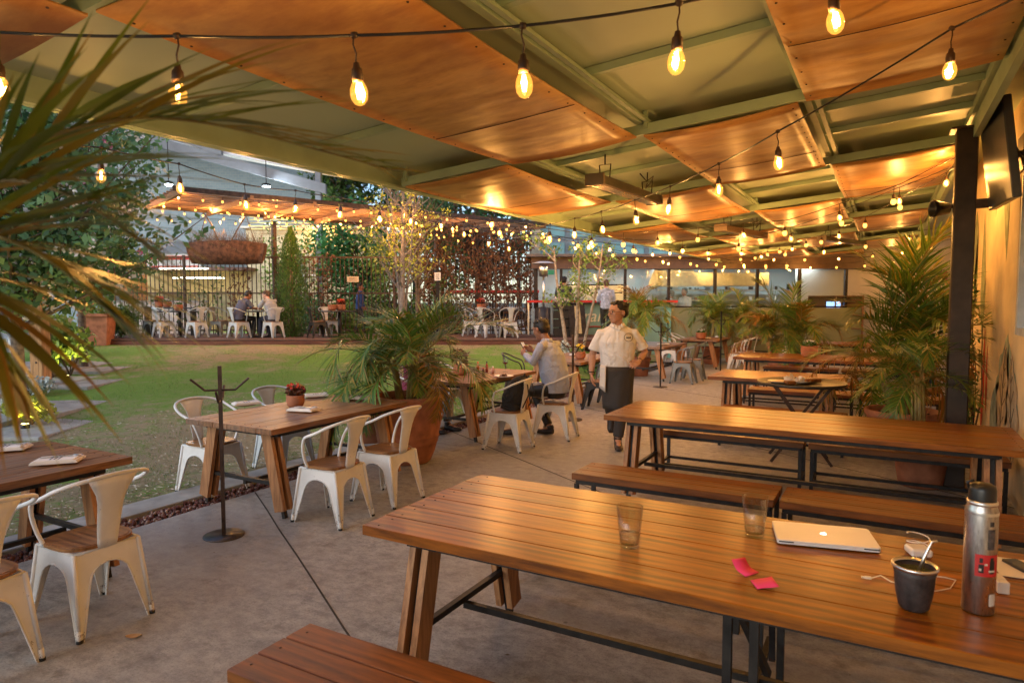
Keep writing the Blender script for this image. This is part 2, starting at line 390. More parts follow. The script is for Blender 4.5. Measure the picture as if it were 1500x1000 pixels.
for i in range(80000):
    y = 2+R.random()*17; x = -5.62-(R.random()**1.25)*13
    d = x*NH.x+y*NH.y
    if d > 17.6 or d < 3: continue
    pt = sin(x*1.3+2)*cos(y*.9)+.5*sin(x*3.1+y*2.3)
    if pt < -.25 and R.random() < .75: continue
    z = LZ(x, y); h = .012+R.random()*.03; a = R.random()*6.28; t = R.random()*.02; ww = .003
    g.add([(x-ww*cos(a), y-ww*sin(a), z), (x+ww*cos(a), y+ww*sin(a), z), (x+t*sin(a)*2, y+t*cos(a), z+h)], [(0, 1, 2)])
tag(g.build('grass', leafmat('grass_blade', (.06, .14, .015), (.13, .24, .03), .6, cc=(.32, .27, .12), trans=.2)), kind='stuff')
# straw and mulch crumbs on the worn strip by the kerb
g = MB()
for i in range(9000):
    y = 1.5+R.random()*9; x = -5.65-(R.random()**1.6)*3.2; a = R.random()*6.28; s = .012+R.random()*.025; z = LZ(x, y)+.016
    g.add([(x-s*cos(a), y-s*sin(a), z), (x+.006*sin(a), y-.006*cos(a), z+.006), (x+s*cos(a), y+s*sin(a), z+.004), (x-.005*sin(a), y+.005*cos(a), z)], [(0, 1, 2, 3)])
tag(g.build('mulch', leafmat('mulch_mat', (.16, .11, .06), (.4, .32, .2), .9, cc=(.55, .48, .38), trans=.05)), kind='stuff')
# deck at the back of the garden
D0, D1, DZ = 17.9, 20.9, .72
m = wood('deck_boards', (.11, .06, .045), (.19, .11, .08), .7, 'x', var=.3)
dr = empty('deck', ud(750, D0, 0), YAW); tag(dr, kind='structure')
g = MB(); hw0, hw1 = -11.8, 3.0
for k in range(21):
    g.box(((hw0+hw1)/2, .07+k*.145, DZ-.02), (hw1-hw0, .135, .04), bev=.004)
o = g.build('boards', m, dr)
g = MB(); g.box(((hw0+hw1)/2, .0, DZ-.13), (hw1-hw0, .05, .16)); g.build('edge_board', wood('deck_edge', (.12, .045, .03), (.2, .08, .05), .7, 'x', var=.1), dr)
g = MB(); g.box(((hw0+hw1)/2, 1.6, (DZ-.06)/2-.02), (hw1-hw0-.3, 3.0, DZ-.10)); g.build('base', M['soil'], dr)
# stepping path on the left
pr_ = MB()
for (x, y, w_, h_, a) in [(128, 606, 1.5, 1.9, 0), (95, 645, 1.5, 1.5, 0), (150, 566, 1.7, 1.7, 0), (172, 540, 1.6, 1.8, 0), (50, 610, 2.2, 3, 0), (20, 560, 4, 5, 0), (100, 530, 3, 5, 0)]:
    p = at(x, y, .3); p = at(x, y, LZ(p.x, p.y)); 
    pr_.box((p.x-1.0, p.y, LZ(p.x, p.y)+.0), (w_, h_, .07), YAW, bev=.01)
tag(pr_.build('path', M['concretepath']), kind='structure')

g = MB()
for i in range(260):
    x = -4.9+5.5*R.random(); y = .6+R.random()**1.3*13; a = R.random()*6.28; s = .004+.012*R.random()**3
    g.add([(x-s*cos(a), y-s*sin(a), .001), (x+s*.5*sin(a), y-s*.5*cos(a), .004), (x+s*cos(a), y+s*sin(a), .002), (x-s*.5*sin(a), y+s*.5*cos(a), .003)], [(0, 1, 2, 3)])
tag(g.build('leaf_litter', leafmat('litter', (.10, .07, .04), (.3, .2, .1), .9, cc=(.4, .33, .22), trans=.02)), kind='stuff')
# ---------------------------------------------------------------- canopy
X0, CW, YA, BL = -4.24, 1.22, 5.4, 2.65
def YB(j): return YA+j*BL if j >= 0 else YA+j*3.68
def RZ(x): return 2.88+.088*(x-X0)
cp = empty('canopy_roof', (X0, YA, 0), 0, 'pale green steel canopy over the patio with orange plywood sheets in a chequered pattern', 'canopy')
def L0(p): return (p[0]-X0, p[1]-YA, p[2])
m, n, l, b = nt('plywood'); v = coord(n, l, 'Object', (1, 1, 1)); 
isl = island(n)
va = n.new('ShaderNodeVectorMath'); va.operation = 'MULTIPLY_ADD'; l.new(v, va.inputs[0]); va.inputs[1].default_value = (.9, 2.0, 1)
ob = n.new('ShaderNodeObjectInfo'); cb = n.new('ShaderNodeCombineXYZ'); mm = n.new('ShaderNodeMath'); mm.operation = 'MULTIPLY'; mm.inputs[1].default_value = 50
l.new(ob.outputs['Random'], mm.inputs[0]); [l.new(mm.outputs[0], cb.inputs[i]) for i in range(3)]; l.new(cb.outputs[0], va.inputs[2])
f1 = noise(n, l, va.outputs[0], .9, 7, .68); f2 = noise(n, l, va.outputs[0], 5, 5, .6)
c = mixc(n, l, ramp(n, l, f1, [(.36, (0, 0, 0)), (.64, (1, 1, 1))]), (.33, .14, .036), (.64, .36, .115)); c = mixc(n, l, ramp(n, l, f2, [(.48, (0, 0, 0)), (.72, (.65, .65, .65))]), c, (.30, .115, .04))
hv = n.new('ShaderNodeHueSaturation'); l.new(c, hv.inputs['Color']); mr = n.new('ShaderNodeMapRange'); mr.inputs[3].default_value = .82; mr.inputs[4].default_value = 1.12; l.new(ob.outputs['Random'], mr.inputs[0]); l.new(mr.outputs[0], hv.inputs['Value'])
l.new(hv.outputs[0], b.inputs['Base Color'])
mr = n.new('ShaderNodeMapRange'); mr.inputs[3].default_value = .36; mr.inputs[4].default_value = .58; l.new(f1, mr.inputs[0]); l.new(mr.outputs[0], b.inputs['Roughness'])
b.inputs['Coat Weight'].default_value = .22; b.inputs['Coat Roughness'].default_value = .3
bump(n, l, b, noise(n, l, va.outputs[0], 1.3, 2), .4, .06)
M['ply'] = m
M['beam'] = plain('pale_green_steel', (.37, .49, .35), .45, 0, .08, 3, .05)
M['sheet'] = plain('olive_roof_sheet', (.44, .45, .27), .55, 0, .08, .8, .05)
m, n, l, b = nt('cream_roof_sheet'); M['cream'] = plain('cream_roof_sheet', (.48, .58, .43), .5, 0, .06, .7, .05)
NB0, NB1 = -2, 7
for j in range(NB0, NB1):
    ya, yb = YB(j), YB(j+1)
    for i in range(4):
        xa, xb = X0+i*CW, X0+(i+1)*CW
        if (i+j) % 2 == 0:
            g = MB(); nx, ny = 8, 14; vs = []; top = []
            ex = .03
            for q in range(ny+1):
                for p in range(nx+1):
                    s, t = p/nx, q/ny
                    x = xa+.03+(xb-xa-.06)*s; y = ya+.0+(yb-ya)*t
                    sag = .028*sin(pi*s)*(.6+.4*sin(2*pi*t+i))+.035*sin(pi*t)*(1-4*(s-.5)**2*0)*(.5+.5*sin(i*2.1+j))
                    vs.append(L0((x, y, RZ(x)-.012-sag)))
            N = len(vs); vs += [(a, b_, c_+.012) for a, b_, c_ in vs]
            fs = []
            for q in range(ny):
                for p in range(nx):
                    a = q*(nx+1)+p
                    fs.append((a, a+nx+1, a+nx+2, a+1)); fs.append((N+a, N+a+1, N+a+nx+2, N+a+nx+1))
            edge = [q*(nx+1) for q in range(ny+1)]; ed2 = [q*(nx+1)+nx for q in range(ny+1)]
            e3 = list(range(nx+1)); e4 = [ny*(nx+1)+p for p in range(nx+1)]
            for e in (edge, ed2, e3, e4):
                for a, b_ in zip(e, e[1:]): fs.append((a, b_, N+b_, N+a))
            g.add(vs, fs, 0, True)
            # the joint where two sheets meet, and its row of screw heads
            yt = ya+(yb-ya)*.67
            xs_ = [xa+.05+(xb-xa-.1)*k/8 for k in range(9)]
            for a, b_ in zip(xs_, xs_[1:]):
                def zz(x):
                    s = (x-xa-.03)/(xb-xa-.06); t = (yt-ya)/(yb-ya)
                    return RZ(x)-.0135-(.028*sin(pi*s)*(.6+.4*sin(2*pi*t+i))+.035*sin(pi*t)*(.5+.5*sin(i*2.1+j)))
                g.bar(L0((a, yt, zz(a))), L0((b_, yt, zz(b_))), .005, .004, 1)
            for q in range(13):
                t = (q+.5)/13; y_ = ya+(yb-ya)*t
                for s in (.035, .965):
                    x_ = xa+.03+(xb-xa-.06)*s; sg_ = .028*sin(pi*s)*(.6+.4*sin(2*pi*t+i))+.035*sin(pi*t)*(.5+.5*sin(i*2.1+j))
                    g.lathe([(0, -.0045), (.006, -.004), (.0075, .003)], 6, L0((x_, y_, RZ(x_)-.0125-sg_)), 1)
            g.build('plywood_sheet', [M['ply'], M['rust']], cp)
for i in range(1, 5):
    x = X0+i*CW; g = MB()
    g.box(L0((x, 11.5, RZ(x)+.125)), (.055, 27, .08)); 
    if i in (1, 2, 3): g.box(L0((x+.07, 11.5, RZ(x)+.10)), (.035, 27, .02))
    g.build('long_beam', M['beam'], cp)
for j in range(NB0, NB1+1):
    y = YB(j); BJ = YB(j+1)-y; g = MB()
    g.bar(L0((X0, y, RZ(X0)+.04)), L0((.64, y, RZ(.64)+.04)), .05, .08); g.build('cross_beam', M['beam'], cp)
    if j < NB1:
        for i in range(4):
            if (i+j) % 2 and j >= -2:
                g = MB(); xa = X0+i*CW; xb = xa+CW
                for t in (.36, .68): g.bar(L0((xa, y+BJ*t, RZ(xa)+.155)), L0((xb, y+BJ*t, RZ(xb)+.155)), .05, .05)
                for t in (.0, 1.0): g.bar(L0((xa+.06, y+BJ*t+(.04 if t == 0 else -.04), RZ(xa)+.04)), L0((xa+.06, y+BJ*t+(.04 if t == 0 else -.04), RZ(xa)+.18)), .03, .03)
                g.build('purlin', M['beam'], cp)
g = MB()
g.prism([L0((X0-.15, -3, RZ(X0-.15)+.185)), L0((1.0, -3, RZ(1.0)+.185)), L0((1.0, 24.2, RZ(1.0)+.185)), L0((X0-.15, 24.2, RZ(X0-.15)+.185))], (0, 0, .05))
g.prism([L0((1.0, 12.0, 3.62)), L0((3.9, 12.0, 3.7)), L0((3.9, 24.2, 3.7)), L0((1.0, 24.2, 3.62))], (0, 0, .05))
for k in range(20):
    x = X0-.1+k*.26
g.build('roof_sheet', M['cream'], cp)
g = MB(); g.box(L0((X0-.16, 10.6, RZ(X0)+.09)), (.05, 27.2, .18)); g.box(L0((X0-.11, 10.6, RZ(X0)+.015)), (.05, 27.2, .025)); g.build('fascia', M['beam'], cp)
g = MB(); g.prism([L0((.70, -3, RZ(.64)+.02)), L0((.70, 13, RZ(.64)+.02)), L0((1.0, 13, 3.85)), L0((1.0, -3, 3.85))], (.012, 0, -.01)); g.build('soffit', M['ply'], cp)
g = MB(); g.box(L0((.665, 10, RZ(.64)-.02)), (.05, 27, .16)); g.build('edge_beam', M['beam'], cp)
# post with bracket and its round heater
ps = empty('canopy_post', (.60, 7.45, 0), 0, 'dark brown steel post carrying the canopy beside the right wall', 'post')
g = MB(); g.box((0, 0, 1.66), (.17, .17, 3.3), bev=.01); g.build('shaft', plain('dark_brown_post', (.04, .024, .016), .45, .3, .3, 5), ps)
g = MB(); g.box((0, 0, .012), (.3, .3, .024)); g.build('base_plate', M['rust'], ps); g = MB(); g.box((0, 0, 3.30), (.26, .26, .02)); g.build('top_plate', M['rust'], ps)
g = MB(); g.box((.11, -.05, 2.62), (.22, .06, .08)); g.build('arm', M['rust'], ps)
sp = empty('wall_speaker', (.42, 7.62, 2.62), radians(-70), 'round black speaker clamped to the left side of the brown post', 'speaker')
g = MB(); Mx = Euler((radians(90), 0, 0)).to_matrix()
g.lathe([(0, -.08), (.05, -.08), (.075, .03), (.085, .06), (.08, .07), (.07, .06), (.03, .02), (0, .01)], 20, (0, 0, 0), 0, True, Mx); g.build('horn', M['black'], sp)
g = MB(); g.bar((0, 0, -.0), (.17, .04, 0), .03); g.build('bracket', M['rust'], sp)
# ---------------------------------------------------------------- right wall with mural
rw = empty('painted_wall', (1.0, 5, 0), 0, 'ochre plaster wall with painted leaves along the right side of the patio', 'wall')
g = MB(); 
yw0, yw1 = -4, 12.0
win = (7.28, 8.4, 1.50, 3.0)
def seg(y0, y1, z0, z1): g.box((.12, (y0+y1)/2-5, (z0+z1)/2), (.24, y1-y0, z1-z0))
WY0, WY1, WZ0, WZ1 = 5.3, 7.35, 1.45, 3.05
seg(yw0, WY0, 0, 3.9); seg(WY1, yw1, 0, 3.9); seg(WY0, WY1, 0, WZ0); seg(WY0, WY1, WZ1, 3.9)
g.build('plaster', M['ochre'], rw)
g = MB()
for y in (WY0+.03, WY1-.03): g.box((.04, y-5, (WZ0+WZ1)/2), (.07, .06, WZ1-WZ0))
for z in (WZ0+.03, WZ1-.03): g.box((.04, (WY0+WY1)/2-5, z), (.07, WY1-WY0-.12, .06))
g.box((.04, (WY0+WY1)/2-5, (WZ0+WZ1)/2), (.05, .04, WZ1-WZ0-.12)); fr_ = g.build('window_frame', plain('pale_blue_frame', (.55, .6, .66), .5), rw)
g = MB(); g.box((.06, (WY0+WY1)/2-5, (WZ0+WZ1)/2), (.01, WY1-WY0-.12, WZ1-WZ0-.12)); g.build('pane', plain('frosted_pane', (.5, .6, .72), .3, spec=.8), rw)
mg = plain('mural_green', (.30, .34, .20), .9, 0, .2, 9); mt = plain('mural_grey_green', (.36, .43, .33), .9, 0, .3, 6); ml = plain('mural_line', (.16, .11, .06), .9); mb_ = plain('mural_buff', (.55, .42, .27), .9, 0, .2, 7); mrd = plain('mural_red', (.6, .04, .03), .8, 0, .15, 6)
def wl_(y, z, d=.003): return (-d, y-5, z)
def leafshape(y, z, L, W, ang, mi, g, d=.003, lobes=0):
    out = []
    for s in (1, -1):
        for k in range(13):
            t = k/12 if s == 1 else 1-k/12
            wdt = W*sin(pi*min(1, t**.75))*(1+lobes*.18*sin(t*22))
            a = L*t; q = s*wdt
            out.append(wl_(y+a*cos(ang)-q*sin(ang), z+a*sin(ang)+q*cos(ang), d))
    g.poly(out, mi)
def veins(y, z, L, W, ang, g, n_=5, d=.006):
    e = (y+L*.95*cos(ang), z+L*.95*sin(ang)); g.bar(wl_(y, z, d), wl_(e[0], e[1], d), .02, .004, 0, (1, 0, 0))
    for k in range(1, n_):
        t = k/n_; py, pz = y+L*t*.9*cos(ang), z+L*t*.9*sin(ang)
        for s in (1, -1):
            w2_ = W*sin(pi*min(1, (t*.9+.08)**.75))*.62; aa = ang+s*radians(50)
            g.bar(wl_(py, pz, d), wl_(py+w2_*cos(aa), pz+w2_*sin(aa), d), .007, .003, 0, (1, 0, 0))
g1 = MB(); leafshape(8.0, .40, 1.1, .42, radians(108), 0, g1, .003, 1); leafshape(7.3, .3, 1.1, .40, radians(75), 0, g1, .003, 1); leafshape(8.6, .3, .9, .25, radians(130), 0, g1); g1.build('painted_leaf', mt, rw)
g1 = MB(); leafshape(7.9, .4, .95, .33, radians(100), 0, g1, .006, 1); leafshape(7.2, .3, 1.0, .33, radians(78), 0, g1, .006, 1); g1.build('painted_leaf', mb_, rw)
g1 = MB(); veins(7.9, .4, .95, .34, radians(100), g1, d=.008); veins(7.2, .3, 1.0, .34, radians(78), g1, d=.008); g1.build('painted_vein', ml, rw)
g1 = MB()
for (y, z, L, W, a) in [(10.6, 2.9, 1.2, .16, -95), (8.2, 3.4, 1.3, .13, -100), (9.6, 1.3, 1.5, .14, 83), (10.5, 1.5, 1.1, .12, 95), (8.6, 3.5, .9, .1, -75), (7.2, 3.6, .7, .1, -95)]: leafshape(y, z, L, W*1.5, radians(a), 0, g1)
g1.build('painted_leaf', mg, rw)
g1 = MB(); leafshape(9.35, .25, 1.2, .14, radians(92), 0, g1, .004); leafshape(9.0, .5, .8, .07, radians(85), 0, g1, .004); g1.build('painted_flower', mrd, rw)
# television on the wall
tv = empty('television', (.79, 6.95, 2.95), 0, 'flat black television tilted forward on a bracket high on the ochre wall', 'television')
tl_ = Euler((0, radians(-7), radians(4))).to_matrix()
g = MB(); g.box(tl_ @ V((0, 0, 0)), (.065, .86, .80), 0, 0, tl_, .008); g.build('casing', plain('tv_casing', (.05, .06, .08), .3), tv)
g = MB(); g.box(tl_ @ V((-.0295, 0, .01)), (.003, .81, .74), 0, 0, tl_); g.build('screen', plain('tv_glass', (.012, .012, .012), .06, 0, .02, 2, 0, 1), tv)
g = MB(); g.bar((.03, 0, 0), (.16, .1, .02), .05); g.box((.165, .1, .02), (.02, .3, .3)); g.tube([(.03, -.3, .1), (.10, -.4, -.1), (.14, -.35, -.25), (.165, -.3, -.5), (.165, -.28, -.9)], .008, 6); g.build('bracket', M['rust'], tv)
# ---------------------------------------------------------------- string lights
def bulb_mesh():
    gl = MB(); pr = [(.012, -.148), (.02, -.156), (.0275, -.175), (.029, -.192), (.026, -.210), (.016, -.224), (.006, -.229), (0, -.230)]
    gl.lathe(pr, 16); gm = gl.mesh('bulb', M['bulbglass'])
    s = MB(); s.tube([(0, 0, 0), (.004, .001, -.03), (-.004, 0, -.06), (.002, 0, -.095)], .0032, 5)
    s.lathe([(0, -.088), (.009, -.09), (.012, -.105), (.018, -.112), (.0195, -.135), (.0175, -.15), (0, -.152)], 14)
    s.lathe([(0, .008), (.010, .008), (.012, 0), (.010, -.012), (0, -.012)], 8, (0, 0, 0), 0, True, Euler((0, radians(90), 0)).to_matrix())
    sm_ = s.mesh('socket', M['socket'])
    f = MB()
    for k in range(4):
        a = k*pi/2; f.tube([(.003*cos(a), .003*sin(a), -.155), (.008*cos(a), .008*sin(a), -.178), (.004*cos(a), .004*sin(a), -.208)], .0026, 5)
    return gm, sm_, f.mesh('filament', M['filament'])
BG, BS, BF = bulb_mesh()
def far_bulb(s, drop):
    g = MB(); g.ell((0, 0, -drop), (.030*s, .030*s, .038*s), None, 8, 6, 0)
    g.tube([(0, 0, 0), (0, 0, -drop+.07*s)], .004, 4, 1); g.lathe([(.006, -drop+.085*s), (.019*s, -drop+.07*s), (.018*s, -drop+.03*s), (.004, -drop+.025*s)], 8, (0, 0, 0), 1)
    return g.mesh('bulb', [M['glow'], M['socket']])
FB = far_bulb(1.0, .17); FB2 = far_bulb(.95, .12); GB = far_bulb(.8, .09)
NL = [0]
def lamp(p, e, r=.03):
    L = bpy.data.lights.new('bulb_light', 'POINT'); L.energy = e; L.color = (1, .55, .19); L.shadow_soft_size = r
    o = bpy.data.objects.new('bulb_light', L); COL.objects.link(o); o.location = p; NL[0] += 1
    return o
def string(knots, label, mode='far', spacing=.5, lite=2, e=1, ends=True, group='strings of warm bulbs', sagk=.02, world=False, bm=None):
    pts = [V(k) if world else dp(*k) for k in knots]
    root = empty('string_light', pts[0], 0, label, 'string light', group); o0 = pts[0]
    g = MB(); path = []
    for a, b_ in zip(pts, pts[1:]):
        Ls = (b_-a).length; sg = sagk*Ls
        for k in range(5):
            t = k/5; p = a.lerp(b_, t); p.z -= sg*4*t*(1-t)*.5; path.append(p)
    path.append(pts[-1])
    g.tube([p-o0 for p in path], .0055 if mode == 'near' else .005, 5, cap=False); g.build('cable', M['black'], root)
    ps_ = []
    if mode == 'near': ps_ = [p for p in pts[(1 if ends else 0):(-1 if ends else None)]]
    else:
        acc = spacing*.5
        for a, b_ in zip(path, path[1:]):
            Ls = (b_-a).length
            while acc < Ls: ps_.append(a.lerp(b_, acc/Ls)); acc += 1.35*spacing*(.82+.36*R.random())
            acc -= Ls
    for k, p in enumerate(ps_[:100]):
        q = p-o0; a = R.random()*6.28; tl = (R.random()-.5)*.12
        if mode == 'near':
            bo = link('bulb', BG, root, q, (tl, R.random()*.1, a)); link('socket', BS, bo); link('filament', BF, bo)
            if e: lamp(p+V((0, 0, -.182)), e, .008)
        else:
            link('bulb', bm or FB, root, q, (tl, 0, a))
            if lite and k % lite == 0 and e: lamp(p+V((0, 0, -(.17 if (bm or FB) is FB else .12 if bm is FB2 else .09))), e*lite, .012)
    return root
NE = BULB
string([(-330, 40, 2.3), (-8, 47, 2.2), (260, 53, 2.2), (518, 52, 2.2), (765, 38, 2.2), (995, 5, 2.2), (1217, -48, 2.3), (1425, -100, 2.4), (1700, -190, 2.6)], 'string of large amber bulbs nearest the camera along the top of the view', 'near', e=NE)
string([(1600, -60, 2.6), (1395, 42, 3.0), (1139, 193, 4.0), (1053, 240, 4.8), (982, 273, 5.5), (930, 293, 6.2), (881, 310, 7.0), (842, 320, 7.6), (806, 328, 8.2), (778, 333, 8.8)], 'string of bulbs running diagonally from the upper right towards the garden under the plywood', 'near', e=NE)
string([(-260, 190, 3.4), (8, 203, 4.0), (148, 216, 4.4), (262, 240, 5.2), (358, 270, 6.0), (433, 279, 6.8), (500, 290, 7.4), (556, 298, 8.0), (602, 303, 8.6), (645, 312, 9.4), (679, 325, 10), (716, 340, 10.6), (745, 348, 11.2), (773, 346, 12)], 'string of bulbs following the outer edge of the canopy over the lawn', 'near', e=NE*.6)
string([(690, 300, 8.3), (802, 330, 8.6), (893, 340, 9.3), (957, 339, 9.8), (1024, 334, 10), (1094, 326, 9.4), (1155, 322, 8.8), (1237, 296, 8.2), (1313, 272, 7.6), (1372, 243, 7.1), (1412, 225, 6.8)], 'string of bulbs crossing the middle of the canopy to the post, upper of a pair', 'far', .55, 2, NE)
string([(700, 316, 8.8), (825, 338, 9.3), (914, 350, 10.2), (1010, 352, 10.8), (1113, 345, 10.2), (1205, 318, 9.2), (1256, 299, 8.6), (1313, 276, 8.1), (1385, 248, 7.6), (1412, 238, 7.2)], 'string of bulbs crossing the middle of the canopy to the post, lower of a pair', 'far', .62, 2, NE)
string([(790, 340, 12), (860, 352, 13), (960, 362, 14), (1069, 362, 14), (1150, 364, 13.5), (1230, 358, 13), (1268, 352, 12.6), (1312, 343, 12), (1360, 336, 12), (1405, 330, 11.8)], 'string of bulbs behind the middle heater, reaching the white wall at the right', 'far', .6, 2, NE, bm=FB2)
string([(850, 350, 16), (930, 362, 16), (1000, 370, 16.4), (1100, 373, 17), (1200, 373, 17), (1290, 367, 16), (1340, 359, 15), (1405, 348, 14)], 'string of bulbs just in front of the kitchen windows, upper one', 'far', .6, 2, NE, bm=FB2)
string([(860, 362, 18.6), (975, 380, 19), (1100, 385, 19.4), (1180, 386, 19.6), (1260, 384, 19.6), (1330, 376, 19), (1400, 361, 18)], 'lowest string of bulbs across the tops of the kitchen windows', 'far', .55, 3, NE, bm=FB2)
string([(160, 290, 15.8), (230, 303, 16.6), (300, 311, 17.4), (345, 318, 17.6), (400, 311, 17), (470, 320, 17.4), (530, 326, 17.6), (600, 330, 17.7), (680, 332, 17.7), (785, 336, 17.8)], 'string of tiny bulbs over the deck below the slatted pergola, lower of two', 'far', .34, 6, NE*.7, group='tiny garden light strings', bm=GB)
string([(250, 283, 15.4), (360, 292, 15.6), (440, 299, 15.8), (530, 305, 16), (600, 310, 16), (690, 318, 16), (790, 328, 16.2)], 'string of tiny bulbs along the near edge of the slatted pergola', 'far', .34, 6, NE*.7, group='tiny garden light strings', bm=GB)
string([(400, 318, 19), (440, 331, 19), (500, 333, 19), (560, 342, 19), (640, 343, 19), (700, 352, 19), (760, 347, 19), (800, 343, 19)], 'string of tiny bulbs draped among the trees by the fence', 'far', .36, 6, NE*.7, group='tiny garden light strings', bm=GB)
string([(180, 312, 19.4), (240, 318, 19.4), (330, 321, 19.5), (410, 330, 19.6), (500, 326, 19.6)], 'string of tiny bulbs in front of the white brick building', 'far', .34, 6, NE*.7, group='tiny garden light strings', bm=GB)
string([(640, 322, 13), (720, 335, 13), (800, 345, 13.4), (880, 362, 14), (960, 375, 15), (1060, 380, 16), (1160, 382, 17)], 'string of bulbs running from the bare tree to the kitchen corner', 'far', .62, 3, NE, bm=FB2)
string([(1420, 232, 6.9), (1330, 283, 8), (1240, 330, 10), (1180, 350, 12.5), (1130, 362, 15), (1100, 372, 18)], 'string of bulbs running away along the right half of the canopy', 'far', .75, 3, NE, bm=FB2)
for k, kn in enumerate([[(230, 296, 16.4), (330, 306, 17), (430, 314, 17.2), (520, 318, 17.4), (620, 326, 17.6)], [(300, 300, 17.8), (400, 322, 18.4), (520, 328, 18.6), (600, 338, 18.8), (690, 340, 18.8)],
    [(560, 330, 15.4), (640, 322, 16), (730, 336, 16.4), (800, 342, 16.8), (850, 352, 17)], [(600, 318, 14), (660, 334, 14.4), (730, 328, 14.6), (800, 338, 15)], [(380, 305, 18.2), (470, 330, 18.6), (560, 326, 18.8), (660, 344, 19)]]):
    string(kn, 'string of tiny bulbs above the back of the garden, %s' % ('first from the left of five', 'second from the left of five', 'rightmost of five', 'between bare tree and bar', 'third from the left of five')[k], 'far', .30, 7, NE*.6, group='tiny garden light strings', bm=GB)
# ---------------------------------------------------------------- ceiling heaters
def heater(a, b_, label):
    a = dp(*a); b_ = dp(*b_); b_.z = a.z; c = (a+b_)/2; L = (b_-a).length; ang = math.atan2(b_.y-a.y, b_.x-a.x)
    r = empty('ceiling_heater', c, ang, label, 'heater', 'ceiling heaters')
    g = MB(); g.prism([(-L/2, -.09, 0), (-L/2, .09, 0), (-L/2, .065, .09), (-L/2, -.065, .09)], (L, 0, 0)); g.box((-L/2-.012, 0, .045), (.03, .2, .11), bev=.005); g.box((L/2+.012, 0, .045), (.03, .2, .11), bev=.005); g.build('housing', plain('heater_steel', (.22, .17, .13), .35, .8, .1, 4), r)
    g = MB(); g.box((0, 0, -.004), (L-.1, .13, .006)); g.build('reflector', plain('heater_face', (.55, .40, .28), .25, .8), r)
    g = MB()
    for s in (-1, 1):
        x = s*L*.36
        g.tube([(x, -.05, .09), (x, -.06, .22), (x, .06, .22), (x, .05, .09)], .008, 6); g.tube([(x, 0, .22), (x, 0, .32+.0)], .008, 6)
    g.tube([(L*.36, 0, .2), (L*.36+.08, .05, .16), (L*.36+.13, .0, .24), (L*.36+.05, -.05, .28), (L*.36-.02, 0, .22), (L*.3, .05, .3)], .007, 6); g.build('hangers', M['black'], r)
    return r
heater((872, 270, 6.4), (958, 300, 7.7), 'long infrared heater hanging nearest, in front of an open green bay')
heater((1056, 338, 10.2), (1116, 350, 11.4), 'infrared heater hanging second, over the middle tables')
heater((1204, 352, 14), (1262, 366, 15.2), 'infrared heater farthest back, beside the white wall')
# ---------------------------------------------------------------- furniture
def trestle_parts(root, L, W, nb, top_m, leg_m, inset=.22, mid=False, th=.045, name='tabletop'):
    g = MB(); pw = W/nb; z = .75-th/2
    for k in range(nb):
        y = -W/2+pw*(k+.5); e = (R.random()-.5)*.006
        g.box((e, y, z+(R.random()-.5)*.0016), (L, pw-.0035, th), bev=.003)
    for sx in (-1, 1):
        for k in range(nb):
            for q in (-.28, .28): g.lathe([(0, .0012), (.005, .001), (.005, -.001)], 6, (sx*(L/2-.07), -W/2+pw*(k+.5+q), .751), 1)
    g.build(name, [top_m, M['rust']], root)
    zt = .75-th
    f = MB()
    fx, fy = L/2-inset+.03, W/2-.10
    for s in (-1, 1): f.box((0, s*fy, zt-.022), (2*fx, .035, .04)); f.box((s*fx, 0, zt-.022), (.035, 2*fy-.04, .04))
    for s in (-1, 1):
        x = s*(L/2-inset)
        ya, yb = W/2-.20, W/2-.045
        za = zt-.05; f.bar((x, -ya-(yb-ya)*(.55), .27), (x, ya+(yb-ya)*.55, .27), .03, .03)
        for t in (-1, 1): f.bar((x, t*ya, za+.02), (x, t*yb, 0.003), .032, .032)
    f.bar((-(L/2-inset), 0, .235), ((L/2-inset), 0, .235), .03, .03)
    if mid:
        for dx in (-.045, .045):
            for t in (-1, 1): f.box((mid+dx, t*(W/2-.14), (zt-.04)/2), (.03, .03, zt-.04))
        for t in (-1, 1): f.bar((mid, t*(W/2-.14), zt-.05), (mid+.05, t*(W/2-.45), .3), .025, .025)
        f.bar((mid, -(W/2-.14), .235), (mid, W/2-.14, .235), .028, .028)
    f.build('steel_frame', M['steel'], root)
    for s in (-1, 1):
        for t in (-1, 1):
            lg = MB(); x = s*(L/2-inset); a, b_ = V((x, t*ya, zt)), V((x, t*(yb-.010), .065))
            for q in (-.035, .035): lg.bar(a+V((q, 0, 0)), b_+V((q, 0, 0)), .034, .105, 0, (0, 1, 0))
            lg.build('leg', leg_m, root)
def bench_parts(root, L, W, nb=3, th=.05):
    g = MB(); pw = W/nb
    for k in range(nb): g.box(((R.random()-.5)*.004, -W/2+pw*(k+.5), .45-th/2), (L, pw-.005, th), bev=.004)
    for sx in (-1, 1):
        for k in range(nb): g.lathe([(0, .0012), (.005, .001), (.005, -.001)], 6, (sx*(L/2-.05), -W/2+pw*(k+.5), .451), 1)
    g.build('seat', [M['bench'], M['rust']], root)
    f = MB(); zt = .45-th; fx = L/2-.03; fy = W/2-.03
    for s in (-1, 1):
        f.box((0, s*fy, zt-.016), (2*fx, .03, .03)); f.box((s*fx, 0, zt-.016), (.03, 2*fy-.03, .03))
        f.box((0, s*fy, .10), (2*fx-.03, .026, .026)); f.box((s*fx, 0, .10), (.026, 2*fy-.03, .026))
        for t in (-1, 1): f.box((s*fx, t*fy, (zt-.03)/2), (.03, .03, zt-.03))
    f.build('frame', M['steel'], root)
